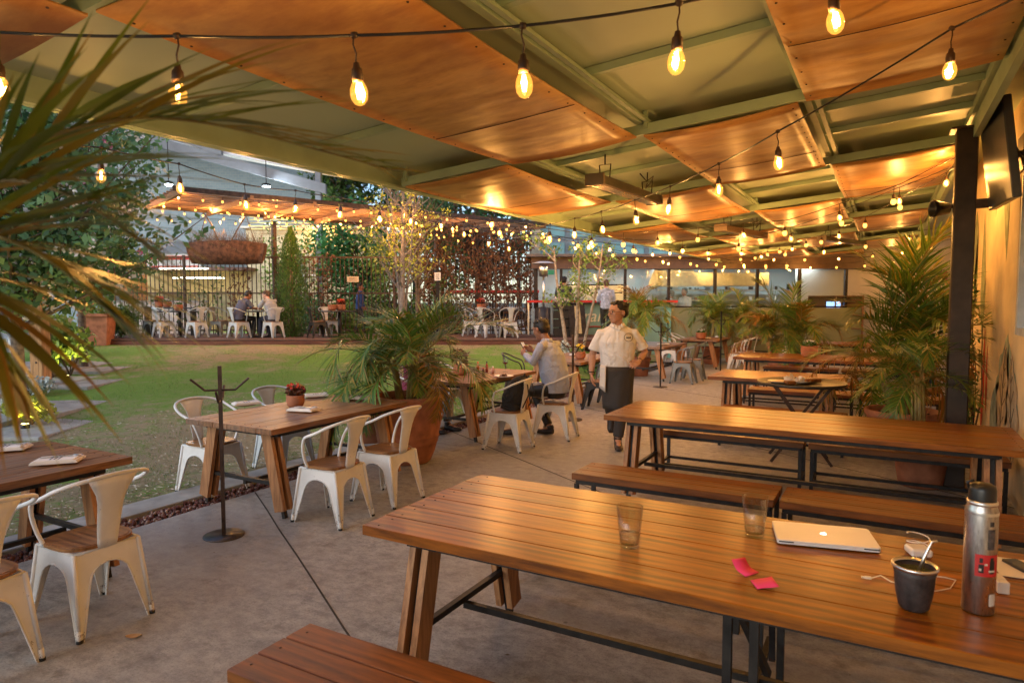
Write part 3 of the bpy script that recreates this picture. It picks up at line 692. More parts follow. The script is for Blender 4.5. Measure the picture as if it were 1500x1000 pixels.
def table(x0, x1, y0, y1, label, mid=False, group='long varnished communal tables', nb=6):
    r = empty('long_table', ((x0+x1)/2, (y0+y1)/2, 0), 0, label, 'table', group)
    trestle_parts(r, x1-x0, y1-y0, nb, M['table'], M['leg'], mid=mid); return r
table(-2.02, .92, 2.25, 3.26, 'long varnished plank table in the foreground with glasses and a laptop on it', mid=.14)
table(-2.14, .90, 5.50, 6.50, 'empty long plank table second from the camera, parallel to the foreground one')
table(-2.04, -.42, 9.0, 10.05, 'shorter plank table behind the round tray stand')
table(-2.36, .75, 12.35, 13.6, 'long plank table with a small succulent pot standing on it', nb=7)
table(-1.50, 1.6, 17.1, 18.2, 'farthest long plank table in front of the bookcase')
def bench(x0, x1, y, label, W=.40):
    r = empty('bench', ((x0+x1)/2, y, 0), 0, label, 'bench', 'plank benches on black steel frames'); bench_parts(r, x1-x0, W)
bench(-2.0, -.38, 1.72, 'plank bench at the bottom edge of the view in front of the foreground table')
bench(-2.0, -.61, 3.76, 'bench behind the foreground table, left of the pair')
bench(-.57, .85, 3.76, 'bench behind the foreground table, right of the pair')
bench(-2.04, -.60, 4.80, 'bench on the near side of the second table, left of the pair')
bench(-.57, .90, 4.80, 'bench on the near side of the second table, right of the pair')
bench(-2.0, -.62, 6.80, 'bench on the far side of the second table, left of the pair')
bench(-.58, .92, 6.80, 'bench on the far side of the second table, right of the pair')
bench(-1.75, -.35, 8.45, 'bench tucked along the near side of the shorter table by the tray stand')
bench(-1.75, -.35, 10.5, 'bench along the far side of the shorter table by the tray stand')
bench(-.3, .85, 10.5, 'bench right of the shorter table, seen behind the large terracotta pot')
bench(-2.1, -.75, 11.7, 'bench on the near side of the succulent table, left of the pair')
bench(-.7, .75, 11.7, 'bench on the near side of the succulent table, right of the pair')
bench(-2.1, -.75, 14.2, 'bench on the far side of the succulent table, left of the pair')
bench(-.7, .75, 14.2, 'bench on the far side of the succulent table, right of the pair')
bench(-1.4, .9, 16.5, 'bench on the near side of the farthest long table')
def dine(x, y, L, W, label, nb=6, rz=radians(90)):
    r = empty('dining_table', (x, y, 0), rz, label, 'table', 'four seat plank tables beside the lawn'); trestle_parts(r, L, W, nb, M['dine'], M['leg'], inset=.16); return r
TLS = [(-4.72, 1.72, 'weathered dining table at the left edge of the view', 1.66), (-4.65, 4.45, 'dining table with a pot of red begonias, behind the nearest coat rack', 1.70),
       (-4.86, 7.68, 'dining table where the man in the pale blue shirt sits', 1.72), (-4.80, 10.9, 'dining table with yellow flowers behind the seated man', 1.8),
       (-4.62, 15.0, 'dining table right behind the waiter', 1.9), (-4.2, 18.2, 'dining table beyond the one behind the waiter, with a cactus pot', 1.9), (-3.1, 20.0, 'farthest dining table, against the kitchen wall', 1.6)]
for x, y, lb, L in TLS: dine(x, y, L, 1.04, lb)
# armchair of pressed steel with a wooden seat; front is +x
def chair_proto(mat, seatm):
    P = {}
    TOP = [(.175, -.17), (.175, .17), (-.175, .17), (-.175, -.17)]; BOT = [(.235, -.205), (.235, .205), (-.245, .195), (-.245, -.195)]
    g = MB(); zt = .435; zs = [0, .08, .16, .22, .27, .31, .335, .352, .36]
    tubes = []
    for e in range(4):
        A, B = e, (e+1) % 4
        def pt(i, z):
            t = 1-z/zt; return V((TOP[i][0]+(BOT[i][0]-TOP[i][0])*t, TOP[i][1]+(BOT[i][1]-TOP[i][1])*t, z))
        arch = [[], []]
        for side in (0, 1):
            o_, p_ = (A, B) if side == 0 else (B, A)
            out, inn = [], []
            for z in zs:
                a, b_ = pt(o_, z), pt(p_, z); wz = (b_-a).length
                w_ = .022+.05*(z/.27) if z <= .27 else .072+(wz/2-.072)*(1-math.sqrt(max(0, 1-((z-.27)/.09)**2)))
                out.append(a); inn.append(a+(b_-a).normalized()*min(w_, wz/2))
            n_ = len(zs); g.add(out+inn, [(i, i+1, n_+i+1, n_+i) if side else (i, n_+i, n_+i+1, i+1) for i in range(n_-1)], 0, False)
            arch[side] = inn
        a, b_ = pt(A, .36), pt(B, .36); a2, b2 = pt(A, zt), pt(B, zt); g.add([a, b_, b2, a2], [(0, 1, 2, 3)])
        tubes.append(arch[0]+arch[1][::-1][1:])
    P['base'] = g.mesh('base', mat)
    g = MB()
    for t in tubes: g.tube(t, .0055, 6, cap=False)
    for i in range(4): g.tube([V((BOT[i][0], BOT[i][1], .0)), V((BOT[i][0]*.985, BOT[i][1]*.985, .06))], .014, 8)
    for i in range(4):      # rounded corners of the legs
        g.tube([V((BOT[i][0], BOT[i][1], .03)), V((TOP[i][0], TOP[i][1], zt))], [.011, .013], 8)
    g.tube([(TOP[i][0], TOP[i][1], zt) for i in (0, 1, 2, 3, 0)], .009, 6)
    P['rim'] = g.mesh('rim', mat)
    g = MB(); g.tube([V((0, 0, .001)), V((0, 0, .016))], .0155, 8); P['foot'] = g.mesh('foot_cap', M['rubber']); P['bot'] = BOT
    g = MB(); pts = [(.09, .175, .44), (.10, .205, .52), (.085, .235, .62), (.05, .252, .69), (0, .262, .715), (-.08, .262, .745), (-.16, .245, .785), (-.225, .19, .815), (-.262, .10, .832), (-.27, 0, .838)]
    pts = pts+[(x, -y, z) for x, y, z in pts[::-1][1:]]
    sm = []
    for k in range(len(pts)-1):
        p0, p1, p2, p3 = [V(pts[max(0, min(len(pts)-1, k+q))]) for q in (-1, 0, 1, 2)]
        for j in range(3):
            t = j/3; sm.append(.5*((2*p1)+(p2-p0)*t+(2*p0-5*p1+4*p2-p3)*t*t+(3*p1-p0-3*p2+p3)*t**3))
    sm.append(V(pts[-1])); g.tube(sm, .0115, 8); P['hoop'] = g.mesh('armrest_hoop', mat)
    g = MB(); vs = []; rows = 9; cols = 6
    for i in range(rows):
        t = i/(rows-1); z = .435+t*.40; x = -.178-.085*t**1.2; w_ = .052+.028*t+.055*max(0, t-.7)/.3
        for j in range(cols):
            s = -1+2*j/(cols-1); vs.append((x+.012*(1-s*s)*(-1)*.6, s*w_, z))
    g.add(vs, [(i*cols+j, i*cols+j+1, (i+1)*cols+j+1, (i+1)*cols+j) for i in range(rows-1) for j in range(cols-1)], 0, True)
    P['splat'] = g.mesh('backrest', mat)
    g = MB(); out = []
    for k in range(28):
        a = 2*pi*k/28; e = 3.2; c_, s_ = cos(a), sin(a)
        out.append((math.copysign(abs(c_)**(2/e), c_)*.185, math.copysign(abs(s_)**(2/e), s_)*.19))
    g.prism([(x, y, .443) for x, y in out], (0, 0, .017)); g.prism([(x*.93, y*.93, .4598) for x, y in out], (0, 0, .003))
    P['seat'] = g.mesh('seat', seatm)
    return P
CH = {k: chair_proto(M[a], M[s]) for k, a, s in (('w', 'white', 'seat'), ('g', 'greych', 'seat'), ('c', 'whiteg', 'seat'), ('d', 'darkch', 'dine'))}
SOLID = {}
def chair(kind, x, y, rz, label, z=0, group='pressed steel armchairs with wooden seats'):
    r = empty('armchair', (x, y, z), rz, label, 'chair', group); P = CH[kind]
    for bx_, by_ in P['bot']: link('foot_cap', P['foot'], r, (bx_, by_, 0))
    for k, nm in (('base', 'base'), ('rim', 'rim'), ('hoop', 'armrest'), ('splat', 'backrest'), ('seat', 'seat')):
        o = link(nm, P[k], r)
        if k in ('base', 'splat'):
            md = o.modifiers.new('thickness', 'SOLIDIFY'); md.thickness = .003
    return r
PI = pi
for kind, x, y, rz, lb in [
    ('w', -3.80, 2.04, PI, 'white armchair nearest the camera, its whole back seen, at the left edge table'),
    ('w', -3.78, 1.46, PI+.05, 'white armchair cut off by the left edge of the view'),
    ('w', -5.45, 1.95, 0, 'white armchair tucked under the far side of the left edge table'),
    ('g', -5.6, 1.35, 0, 'pale armchair mostly hidden beyond the left edge table'),
    ('w', -3.84, 3.95, PI+.04, 'white armchair at the begonia table nearest the camera'),
    ('w', -3.80, 4.58, PI-.03, 'white armchair at the begonia table in front of the terracotta planter'),
    ('w', -5.40, 4.02, .03, 'white armchair on the lawn side of the begonia table, behind the coat rack'),
    ('c', -5.46, 4.92, -.05, 'white armchair on the lawn side of the begonia table, right behind the red begonias'),
    ('w', -3.88, 6.90, PI+.06, 'white armchair with a black backpack lying on its seat'),
    ('w', -3.66, 7.74, PI+.1, 'white armchair the man in the pale blue shirt sits on'),
    ('c', -5.55, 7.28, .1, 'white armchair the person in burgundy sits on'),
    ('w', -5.6, 8.1, 0, 'white armchair empty opposite the man in the pale blue shirt'),
    ('d', -4.02, 10.15, PI+.15, 'dark metal armchair empty right behind the seated man'),
    ('d', -4.05, 10.95, PI, 'dark metal armchair second behind the seated man'),
    ('d', -5.55, 10.2, .4, 'dark metal armchair with curved back on the lawn side of the yellow flower table'),
    ('g', -3.72, 14.2, PI, 'pale armchair nearest on the patio side of the table behind the waiter'),
    ('g', -3.70, 14.95, PI+.1, 'pale armchair second on the patio side of the table behind the waiter'),
    ('g', -5.4, 14.3, 0, 'grey armchair on the lawn side of the table behind the waiter, nearest'),
    ('g', -5.4, 15.2, 0, 'grey armchair on the lawn side of the table behind the waiter, farther'),
    ('w', -3.15, 17.2, PI, 'white armchair nearest on the patio side of the cactus pot table'),
    ('w', -3.1, 18.0, PI, 'white armchair second on the patio side of the cactus pot table'),
    ('w', -5.0, 17.7, 0, 'white armchair on the far side of the cactus pot table, left one'),
    ('w', -4.95, 18.6, 0, 'white armchair on the far side of the cactus pot table, right one'),
    ('w', -2.2, 19.3, PI, 'white armchair nearest at the farthest dining table'),
    ('w', -2.15, 20.1, PI, 'white armchair second at the farthest dining table')]:
    chair(kind, x, y, rz, lb)
# place settings, pots, racks
def setting(x, y, rz, label, z=.7515):
    r = empty('place_setting', (x, y, z), rz, label, 'place setting', 'folded napkins on wooden boards')
    g = MB(); g.lathe([(0, 0), (.09, 0), (.10, .006), (.10, .012), (0, .012)], 20, M=Matrix.Scale(.8, 3, V((0, 1, 0)))); g.build('board', M['bench'], r)
    g = MB(); pts = [(-.13, -.075), (.12, -.085), (.14, .07), (-.11, .085)]
    for k, (s, dz, th) in enumerate([(1.0, .012, .009), (.95, .021, .008), (.84, .029, .007)]):
        g.prism([(px*s, py*s-.006*k, dz) for px, py in pts], (0, 0, th))
    g.build('napkin', M['napkin'], r)
    g = MB()
    for q in (-.03, -.008, .014): g.prism([(q, -.06, .0365), (q+.007, -.06, .0365), (q+.007+.012, .058, .0365), (q+.012, .058, .0365)], (0, 0, .0012))
    g.build('stripes', M['stripe'], r)
    g = MB(); g.bar((-.09, .0, .040), (.08, .015, .040), .012, .004); g.tube([(.08, .015, .041), (.10, .018, .043), (.13, .02, .042)], [(.002, .006), (.003, .013), (.001, .006)], 8); g.build('fork', M['silver'], r)
k_ = 0
for px, py, lb in [(84, 676, 'right setting on the left edge table'), (8, 658, 'left setting on the left edge table, cut by the view')]:
    p = at(px, py, .76); setting(p.x, p.y, .9, 'white striped napkin with cutlery, '+lb)
for px, py, a, lb in [(360, 592, 1.2, 'at the lawn side corner nearest the coat rack'), (445, 601, .3, 'in front of the begonia pot'), (462, 580, 1.0, 'just behind the begonia pot'), (527, 584, .4, 'at the right end beside the palm')]:
    p = at(px, py, .76); setting(p.x, p.y, a, 'white folded napkin on the begonia table, '+lb)
p = at(845, 520, .76); setting(p.x, p.y, 1, 'white folded napkin behind the seated man')
for px, py, lb in [(958, 497, 'left'), (1005, 496, 'right')]:
    p = at(px, py, .76); setting(-4.6+(px-980)/100, 14.6+(px-980)*.01, 1, 'white folded napkin on the table behind the waiter, '+lb+' one')
setting(-4.1, 17.8, 1, 'white folded napkin beside the cactus pot'); setting(-3.9, 18.6, 1, 'white folded napkin behind the cactus pot'); setting(-3.1, 19.7, 1, 'white folded napkin on the farthest dining table')
def leafblob(g, c, rad, n_, sz, mi=0, zf=1.0, hollow=.5, ar=.55, rnd=R):
    for i in range(n_):
        a = rnd.random()*2*pi; u_ = rnd.random()*2-1; q = math.sqrt(1-u_*u_); rr = hollow+(1-hollow)*rnd.random()**.6
        p = V((c[0]+rad[0]*rr*q*cos(a), c[1]+rad[1]*rr*q*sin(a), c[2]+rad[2]*rr*u_*zf))
        d = V((rnd.random()-.5, rnd.random()-.5, rnd.random()-.5)).normalized(); e = d.cross(V((rnd.random()-.5, rnd.random()-.5, rnd.random()-.2))).normalized(); s = sz*(.6+.8*rnd.random())
        g.add([p-d*s*.5, p+e*s*ar*.5, p+d*s*.5, p-e*s*ar*.5], [(0, 1, 2, 3)], mi)
POTP = [(0, 0), (.055, 0), (.075, .02), (.085, .06), (.082, .095), (.086, .105), (.084, .115), (.076, .112), (.074, .095), (0, .094)]
def tpot(x, y, s, kind, label, z=.7515, name='flower_pot'):
    r = empty(name, (x, y, z), R.random()*6, label, 'potted plant', 'small terracotta pots on the tables')
    g = MB(); g.lathe([(a*s, b_*s) for a, b_ in POTP], 22); g.build('pot', M['terra'], r)
    if kind == 'begonia':
        g = MB(); leafblob(g, (0, 0, .15*s), (.085*s, .085*s, .055*s), 130, .042*s, 0, ar=.8); g.build('foliage', M['dkred'], r)
        g = MB(); leafblob(g, (0, 0, .185*s), (.085*s, .085*s, .05*s), 95, .022*s, 0, ar=.9); g.build('flowers', M['flr'], r)
    elif kind == 'yellow':
        g = MB(); leafblob(g, (0, 0, .14*s), (.06*s, .06*s, .05*s), 60, .04*s); g.build('foliage', M['green'], r)
        g = MB(); leafblob(g, (0, 0, .2*s), (.07*s, .07*s, .04*s), 70, .03*s, ar=.9); g.build('flowers', M['fly'], r)
    elif kind == 'brown':
        g = MB(); leafblob(g, (0, 0, .2*s), (.1*s, .1*s, .1*s), 150, .06*s, ar=.35); g.build('foliage', M['dkred'], r)
    else:
        g = MB(); leafblob(g, (0, 0, .125*s), (.07*s, .07*s, .045*s), 70, .045*s, ar=.5); g.build('foliage', M['green'], r)
        g = MB(); leafblob(g, (0, 0, .16*s), (.06*s, .06*s, .02*s), 25, .02*s, ar=.9); g.build('flowers', M['flw'], r)
p = at(433, 596, .75); tpot(p.x, p.y, 1.0, 'begonia', 'terracotta pot of red begonias on the table behind the nearest coat rack')
p = at(675, 549, .75); tpot(p.x, p.y, 1.25, 'brown', 'terracotta pot with dark spiky foliage beside the wine glass')
tpot(-4.55, 10.6, 1.1, 'yellow', 'pot of yellow flowers behind the seated man')
tpot(-4.65, 14.2, 1.15, 'suc', 'pot of green leaves on the table behind the waiter'); tpot(-4.15, 17.5, 1.5, 'suc', 'pot with pale flowers on the cactus pot table')
tpot(-3.0, 20.2, 1.6, 'suc', 'pot on the farthest dining table')
tpot(-1.16, 12.95, 1.7, 'suc', 'wide low pot of succulents on the long table')
def rack(x, y, h, label, mat=None, arm=.2):
    r = empty('coat_rack', (x, y, 0), R.random()*.4+YAW, label, 'coat rack', 'slim steel coat racks'); mat = mat or M['rust']
    g = MB(); g.lathe([(0, 0), (.145, 0), (.147, .004), (.145, .009), (0, .010)], 32); g.build('base', plain('rack_base', (.12, .10, .09), .38, .85, .1, 5), r)
    g = MB(); g.box((0, 0, h/2), (.026, .026, h)); g.build('pole', mat, r)
    for k, (a, z) in enumerate([(0, h*.86), (180, h*.86), (90, h*.80), (270, h*.80)]):
        g = MB(); q = Matrix.Rotation(radians(a), 3, 'Z'); P_ = [q @ V((.012, 0, z)), q @ V((arm*.52, 0, z)), q @ V((arm, 0, z+.085))]
        g.tube(P_, .009, 6, smooth=False); g.build('arm', mat, r)
rack(-4.27, 3.26, 1.27, 'brown steel coat rack standing nearest, in front of the begonia table')
rack(-3.98, 9.0, 1.25, 'coat rack whose round base shows below the seated man')
rack(-3.95, 13.3, 1.3, 'thin dark coat rack just right of the waiter', M['steel'])
rack(-3.35, 16.1, 1.5, 'dark coat rack between the last dining tables', M['steel'], .28)
rack(-2.2, 18.8, 1.5, 'dark coat rack farthest back, in front of the kitchen wall', M['steel'], .28)
# tray stand
tr = empty('tray_stand', (-.78, 7.9, 0), radians(10), 'round black serving tray resting on a folding stand between the tables', 'tray stand')
g = MB(); g.lathe([(0, .845), (.42, .845), (.45, .87), (.455, .87), (.445, .838), (0, .835)], 40); g.build('tray', plain('black_tray', (.03, .025, .02), .35), tr)
g = MB()
for y in (-.2, .2):
    g.bar((-.28, y, .83), (.30, y, .004), .028, .028); g.bar((.28, y+.035, .83), (-.30, y+.035, .004), .028, .028)
for x in (-.28, .28): g.bar((x, -.2, .82), (x, .235, .82), .02, .02)
for x in (-.2, .2): g.bar((x, -.2, .14), (x, .235, .14), .02, .02)
g.build('folding_legs', M['rust'], tr)
def on(px, py, z): return at(px, py, z)
pl = empty('dirty_plates', tr.location+V((-.05, .0, .848)), .4, 'used plates and a napkin heaped on the black tray', 'plates')
cer = plain('ceramic', (.5, .42, .33), .3)
for q in ((-.17, .05, 0), (.02, -.03, .012)): g = MB(); g.lathe([(0, .0), (.08, 0), (.12, .018), (.118, .022), (.08, .006), (0, .006)], 24, q); g.build('plate', cer, pl)
g = MB(); leafblob(g, (-.02, .0, .045), (.12, .09, .02), 26, .09, ar=.8); g.build('crumpled_napkin', M['napkin'], pl)
g = MB(); g.box((.16, .05, .03), (.2, .13, .045), .4, bev=.01); g.box((-.1, -.1, .02), (.1, .1, .04), .1, bev=.01); g.build('wooden_dish', M['bench'], pl)
# foreground still life
def tumbler(px, py, label, liq, hh=.135):
    p = at(px, py, .752); r = empty('tumbler', p, 0, label, 'glass', 'glass tumblers on the foreground table')
    g = MB(); g.lathe([(0, 0), (.026, 0), (.028, .003), (.0385, hh), (.0365, hh), (.0265, .012), (0, .011)], 32); r.scale = (1.4, 1.4, 1.24); g.build('glass', M['glass'], r)
    g = MB(); g.lathe([(0, .0125), (.0262, .0125), (.0295, liq), (0, liq)], 28); g.build('drink', glass('drink_liquid', (.93, .90, .80), .02, thin=.74), r)
tumbler(922, 800, 'empty looking glass tumbler left of the other one, near the middle of the foreground table', .045)
tumbler(1105, 784, 'glass tumbler with a little pale drink left of the closed laptop', .03)
a = at(1147, 797, .752); b_ = at(1306, 812, .752); c_ = at(1162, 765, .752)
ux = (b_-a); Lx = .34; ang = math.atan2(ux.y, ux.x)
lp = empty('laptop', a+V((cos(ang)*.17-sin(ang)*.12, sin(ang)*.17+cos(ang)*.12, 0)), ang, 'closed silver laptop with a glowing logo on its lid', 'laptop'); lp.scale = (1.13, 1.05, 1.1)
alu = plain('aluminium', (.86, .86, .86), .4, .25, .03, 5, .02)
def rrect(w_, h_, r_, z, n_=5): 
    o_ = []
    for cx, cy, a0 in ((w_/2-r_, h_/2-r_, 0), (-w_/2+r_, h_/2-r_, 90), (-w_/2+r_, -h_/2+r_, 180), (w_/2-r_, -h_/2+r_, 270)):
        for k in range(n_+1): t = radians(a0+90*k/n_); o_.append((cx+r_*cos(t), cy+r_*sin(t), z))
    return o_
g = MB(); g.prism(rrect(.34, .235, .014, .004), (0, 0, .008)); g.build('body', alu, lp)
g = MB(); g.prism(rrect(.34, .235, .014, .0135), (0, 0, .0055)); g.build('lid', alu, lp)
g = MB()
for sx in (-.14, .14): g.box((sx, -.117, .0127), (.05, .006, .004))
g.build('hinge', M['black'], lp)
g = MB(); o_ = []
for k in range(28):
    t = 2*pi*k/28; r_ = .0115*(1-.13*max(0, sin(t))**8-.08*max(0, -sin(t))**10)
    x = r_*cos(t)*(1.0); y = r_*sin(t)*1.05
    if cos(t) > .82: x *= .78
    o_.append((x, y, .0192))
g.prism(o_, (0, 0, .0004)); g.prism([(.001, .0135, .0192), (.006, .0155, .0192), (.007, .0205, .0192), (.002, .019, .0192)], (0, 0, .0004)); g.build('logo', emit('logo_light', (1, .9, .75), 3), lp)
def note(px, py, rz, label, fold):
    p = at(px, py, .7525); r = empty('sticky_note', p, rz, label, 'sticky note', 'pink sticky notes'); g = MB(); n_ = 8; vs = []
    for i in range(n_+1):
        t = i/n_
        x = -.038+.076*t; z = .001+(fold*(max(0, t-.4)/.6)**2 if fold > 0 else 0)+.004*sin(t*3.1)
        for j in range(3): vs.append((x-(.018*max(0, t-.4) if fold > .02 else 0), -.036+.036*j, z+.003*j*(t)))
    g.add(vs, [(i*3+j, (i+1)*3+j, (i+1)*3+j+1, i*3+j+1) for i in range(n_) for j in range(2)], 0, True)
    o = g.build('paper', plain('pink_paper', (.85, .06, .22), .7, 0, .03), r); md = o.modifiers.new('thickness', 'SOLIDIFY'); md.thickness = .0006
note(1120, 856, .5, 'pink sticky note lying flat near the table edge', .008)
note(1090, 836, 2.6, 'pink sticky note curled upright behind the flat one', .035)
# gourd cup with metal straw
p = at(1338, 890, .752); mt_ = empty('gourd_cup', p, 0, 'dark leather covered gourd cup with a metal straw in front of the thermos', 'cup'); mt_.scale = (1.3, 1.3, 1.42)
g = MB(); g.lathe([(0, 0), (.028, 0), (.034, .006), (.041, .035), (.044, .06), (.045, .08), (.050, .096), (.046, .096), (.041, .08), (0, .078)], 36)
g.build('gourd', plain('dark_leather', (.045, .035, .035), .55, 0, .4, 25, .6), mt_)
g = MB(); g.lathe([(.0455, .092), (.052, .096), (.0525, .102), (.049, .104), (.045, .098)], 36); g.build('metal_rim', M['silver'], mt_)
g = MB(); g.lathe([(0, .090), (.045, .087)], 24); g.build('tea_leaves', plain('yerba', (.12, .13, .03), .95, 0, .5, 120, 1), mt_)
g = MB(); g.tube([(.008, .0, .085), (.022, .012, .125), (.034, .018, .155), (.046, .02, .158)], [.0045, .0042, .0042, (.0025, .006)], 8); g.build('straw', M['silver'], mt_)
p = at(1432, 893, .752); th_ = empty('thermos_bottle', p, 0, 'tall scuffed steel thermos with a red sticker and black lid', 'thermos'); th_.scale = (1.17, 1.17, 1.3)
g = MB(); g.lathe([(0, 0), (.036, 0), (.039, .004), (.039, .25), (.038, .258), (.034, .268), (.034, .272), (0, .272)], 40)
m, n, l, b = nt('scuffed_steel'); v = coord(n, l, 'Object', (1, 1, .25)); f = noise(n, l, v, 26, 6, .7); b.inputs['Metallic'].default_value = 1
l.new(ramp(n, l, f, [(.35, (.25, .22, .2)), (.6, (.72, .70, .68))]), b.inputs['Base Color']); l.new(ramp(n, l, f, [(.3, (.5, .5, .5)), (.7, (.2, .2, .2))]), b.inputs['Roughness'])
g.build('body', m, th_)
g = MB(); g.lathe([(.035, .268), (.037, .272), (.0365, .277), (.034, .279)], 30); g.lathe([(.0395, .246), (.0400, .250), (.0395, .254)], 30); g.build('ring', M['silver'], th_)
g = MB(); g.lathe([(.033, .277), (.033, .305), (.030, .315), (.022, .319), (0, .320)], 28); g.tube([(-.03, 0, .30), (-.036, 0, .32), (-.02, 0, .325)], .004, 6); g.build('lid', M['black'], th_)
def wrap(z0, z1, a0, a1, r_, n_=12):
    g = MB(); vs = []
    for k in range(n_+1):
        t = radians(a0+(a1-a0)*k/n_); vs += [(r_*cos(t), r_*sin(t), z0), (r_*cos(t), r_*sin(t), z1)]
    g.add(vs, [(2*k, 2*k+2, 2*k+3, 2*k+1) for k in range(n_)], 0, True); return g
wrap(.098, .152, -112, -22, .0396).build('red_sticker', plain('red_print', (.62, .03, .03), .4), th_)
g = wrap(.107, .128, -100, -82, .0399); 
for z0, z1, a0, a1 in ((.132, .144, -97, -86), (.106, .138, -62, -42), (.138, .146, -60, -46)):
    h_ = wrap(z0, z1, a0, a1, .0399); g.add(h_.v, h_.f)
g.build('sticker_print', plain('black_print', (.02, .02, .02), .4), th_)
g = wrap(.112, .118, -98, -90, .0402); h_ = wrap(.126, .131, -80, -70, .0402); g.add(h_.v, h_.f); h_ = wrap(.11, .115, -66, -40, .0402); g.add(h_.v, h_.f)
g.build('sticker_figures', plain('cream_print', (.7, .6, .5), .5), th_)
g = wrap(.165, .215, -72, -44, .0397); h_ = wrap(.222, .234, -66, -50, .0397); g.add(h_.v, h_.f); g.build('worn_print', plain('grey_print', (.09, .08, .08), .5, 0, .6, 60), th_)
g = wrap(.025, .055, -60, -28, .0397); g.build('white_sticker', plain('white_print', (.65, .6, .55), .5), th_)
# charger, cables, paper, phone, earbud case
p = at(1345, 812, .752); ch_ = empty('power_adapter', p, .35, 'white power adapter with its cable coiled on top, right of the laptop', 'charger'); ch_.scale = (1.2, 1.2, 1.2)
wp = plain('white_plastic', (.75, .70, .64), .35, 0, .03)
g = MB(); g.box((0, 0, .014), (.065, .065, .026), bev=.006); g.build('block', wp, ch_)
g = MB(); g.tube([(.03*cos(t*.5)*1.1-.002, .03*sin(t*.5), .03+.0022*t) for t in range(20)], .002, 6); g.build('coiled_cable', wp, ch_)
p = at(1275, 848, .753); q = [at(1290, 843, .753), at(1305, 852, .753), at(1330, 858, .753), at(1370, 866, .753), at(1392, 862, .753), at(1400, 850, .753), at(1385, 846, .753), at(1350, 842, .753), at(1345, 826, .755)]
cb_ = empty('charging_cable', p, 0, 'white charging cable with its plug lying left of the gourd cup', 'cable')
g = MB(); g.tube([V((0, 0, .004))]+[x-p+V((0, 0, .002)) for x in q], .0019, 6); g.build('cord', wp, cb_)
g = MB(); g.box((-.008, 0, .005), (.022, .012, .008), .2, bev=.002); g.box((-.024, -.003, .005), (.010, .010, .005), .2); g.build('plug', wp, cb_)
p = at(1490, 832, .752); pp = empty('paper_sheet', p, .1, 'sheet of white paper under a phone at the right edge', 'paper')
g = MB(); g.box((0, 0, .0008), (.15, .21, .0014)); g.build('sheet', wp, pp)
ph_ = empty('mobile_phone', p+V((.012, .02, .0016)), .5, 'black phone lying on the white paper', 'phone'); g = MB(); g.prism(rrect(.06, .12, .008, 0), (0, 0, .008)); g.build('body', M['black'], ph_)
g = MB(); g.prism(rrect(.054, .112, .006, .0081), (0, 0, .0006)); g.build('screen', plain('phone_glass', (.02, .02, .022), .08), ph_)
p = at(1463, 862, .752); bx = empty('white_carton', p, .2, 'small white carton box just behind the thermos', 'box'); g = MB(); g.box((0, 0, .02), (.035, .09, .04), bev=.002); g.build('carton', wp, bx); g = MB(); g.box((0, 0, .0408), (.031, .03, .001)); g.build('flap', M['napkin'], bx)
# on the seated man's table
def TB(px, py): return at(px, py, .752)
def bottle(px, py, c, cap, label, h=.15, r_=.02):
    p = TB(px, py); r = empty('sauce_bottle', p, 0, label, 'bottle', 'small bottles by the wine glass')
    g = MB(); g.lathe([(0, 0), (r_, 0), (r_, h*.62), (r_*.45, h*.78), (r_*.42, h*.88), (0, h*.88)], 14); g.build('bottle', c, r)
    g = MB(); g.lathe([(r_*.55, h*.85), (r_*.55, h), (0, h)], 10); g.build('cap', cap, r)
bottle(713, 545, plain('red_sauce', (.35, .03, .02), .3), M['black'], 'tallest sauce bottle, dark red'); bottle(700, 543, plain('orange_sauce', (.5, .15, .02), .3), M['flr'], 'orange sauce bottle left of the dark red one', .13)
bottle(722, 547, plain('pink_sauce', (.6, .3, .25), .3), wp, 'short pale sauce bottle nearest the wine glass', .10); bottle(708, 550, plain('brown_sauce', (.1, .04, .02), .3), M['flr'], 'small brown sauce bottle in front', .11)
p = TB(740, 545); wg = empty('wine_glass', p, 0, 'stemmed wine glass with red wine in front of the seated man', 'wine glass')
g = MB(); g.lathe([(0, 0), (.034, .001), (.034, .003), (.005, .006), (.0035, .09), (.012, .10), (.036, .125), (.042, .15), (.036, .20), (.035, .20), (.041, .15), (.034, .127), (0, .105)], 24); g.build('glass', M['glass'], wg)
g = MB(); g.lathe([(0, .107), (.033, .127), (.0385, .140), (0, .140)], 20); g.build('wine', plain('red_wine', (.12, .005, .008), .1), wg)
p = TB(738, 552); sv = empty('dinner_plate', p, 0, 'white dinner plate with food next to the wine glass', 'plate'); g = MB(); g.lathe([(0, 0), (.08, 0), (.13, .016), (.128, .02), (.08, .006), (0, .006)], 28); g.build('plate', wp, sv)
g = MB(); leafblob(g, (0, 0, .02), (.06, .05, .012), 30, .03, ar=.8); g.build('food', M['dkred'], sv)
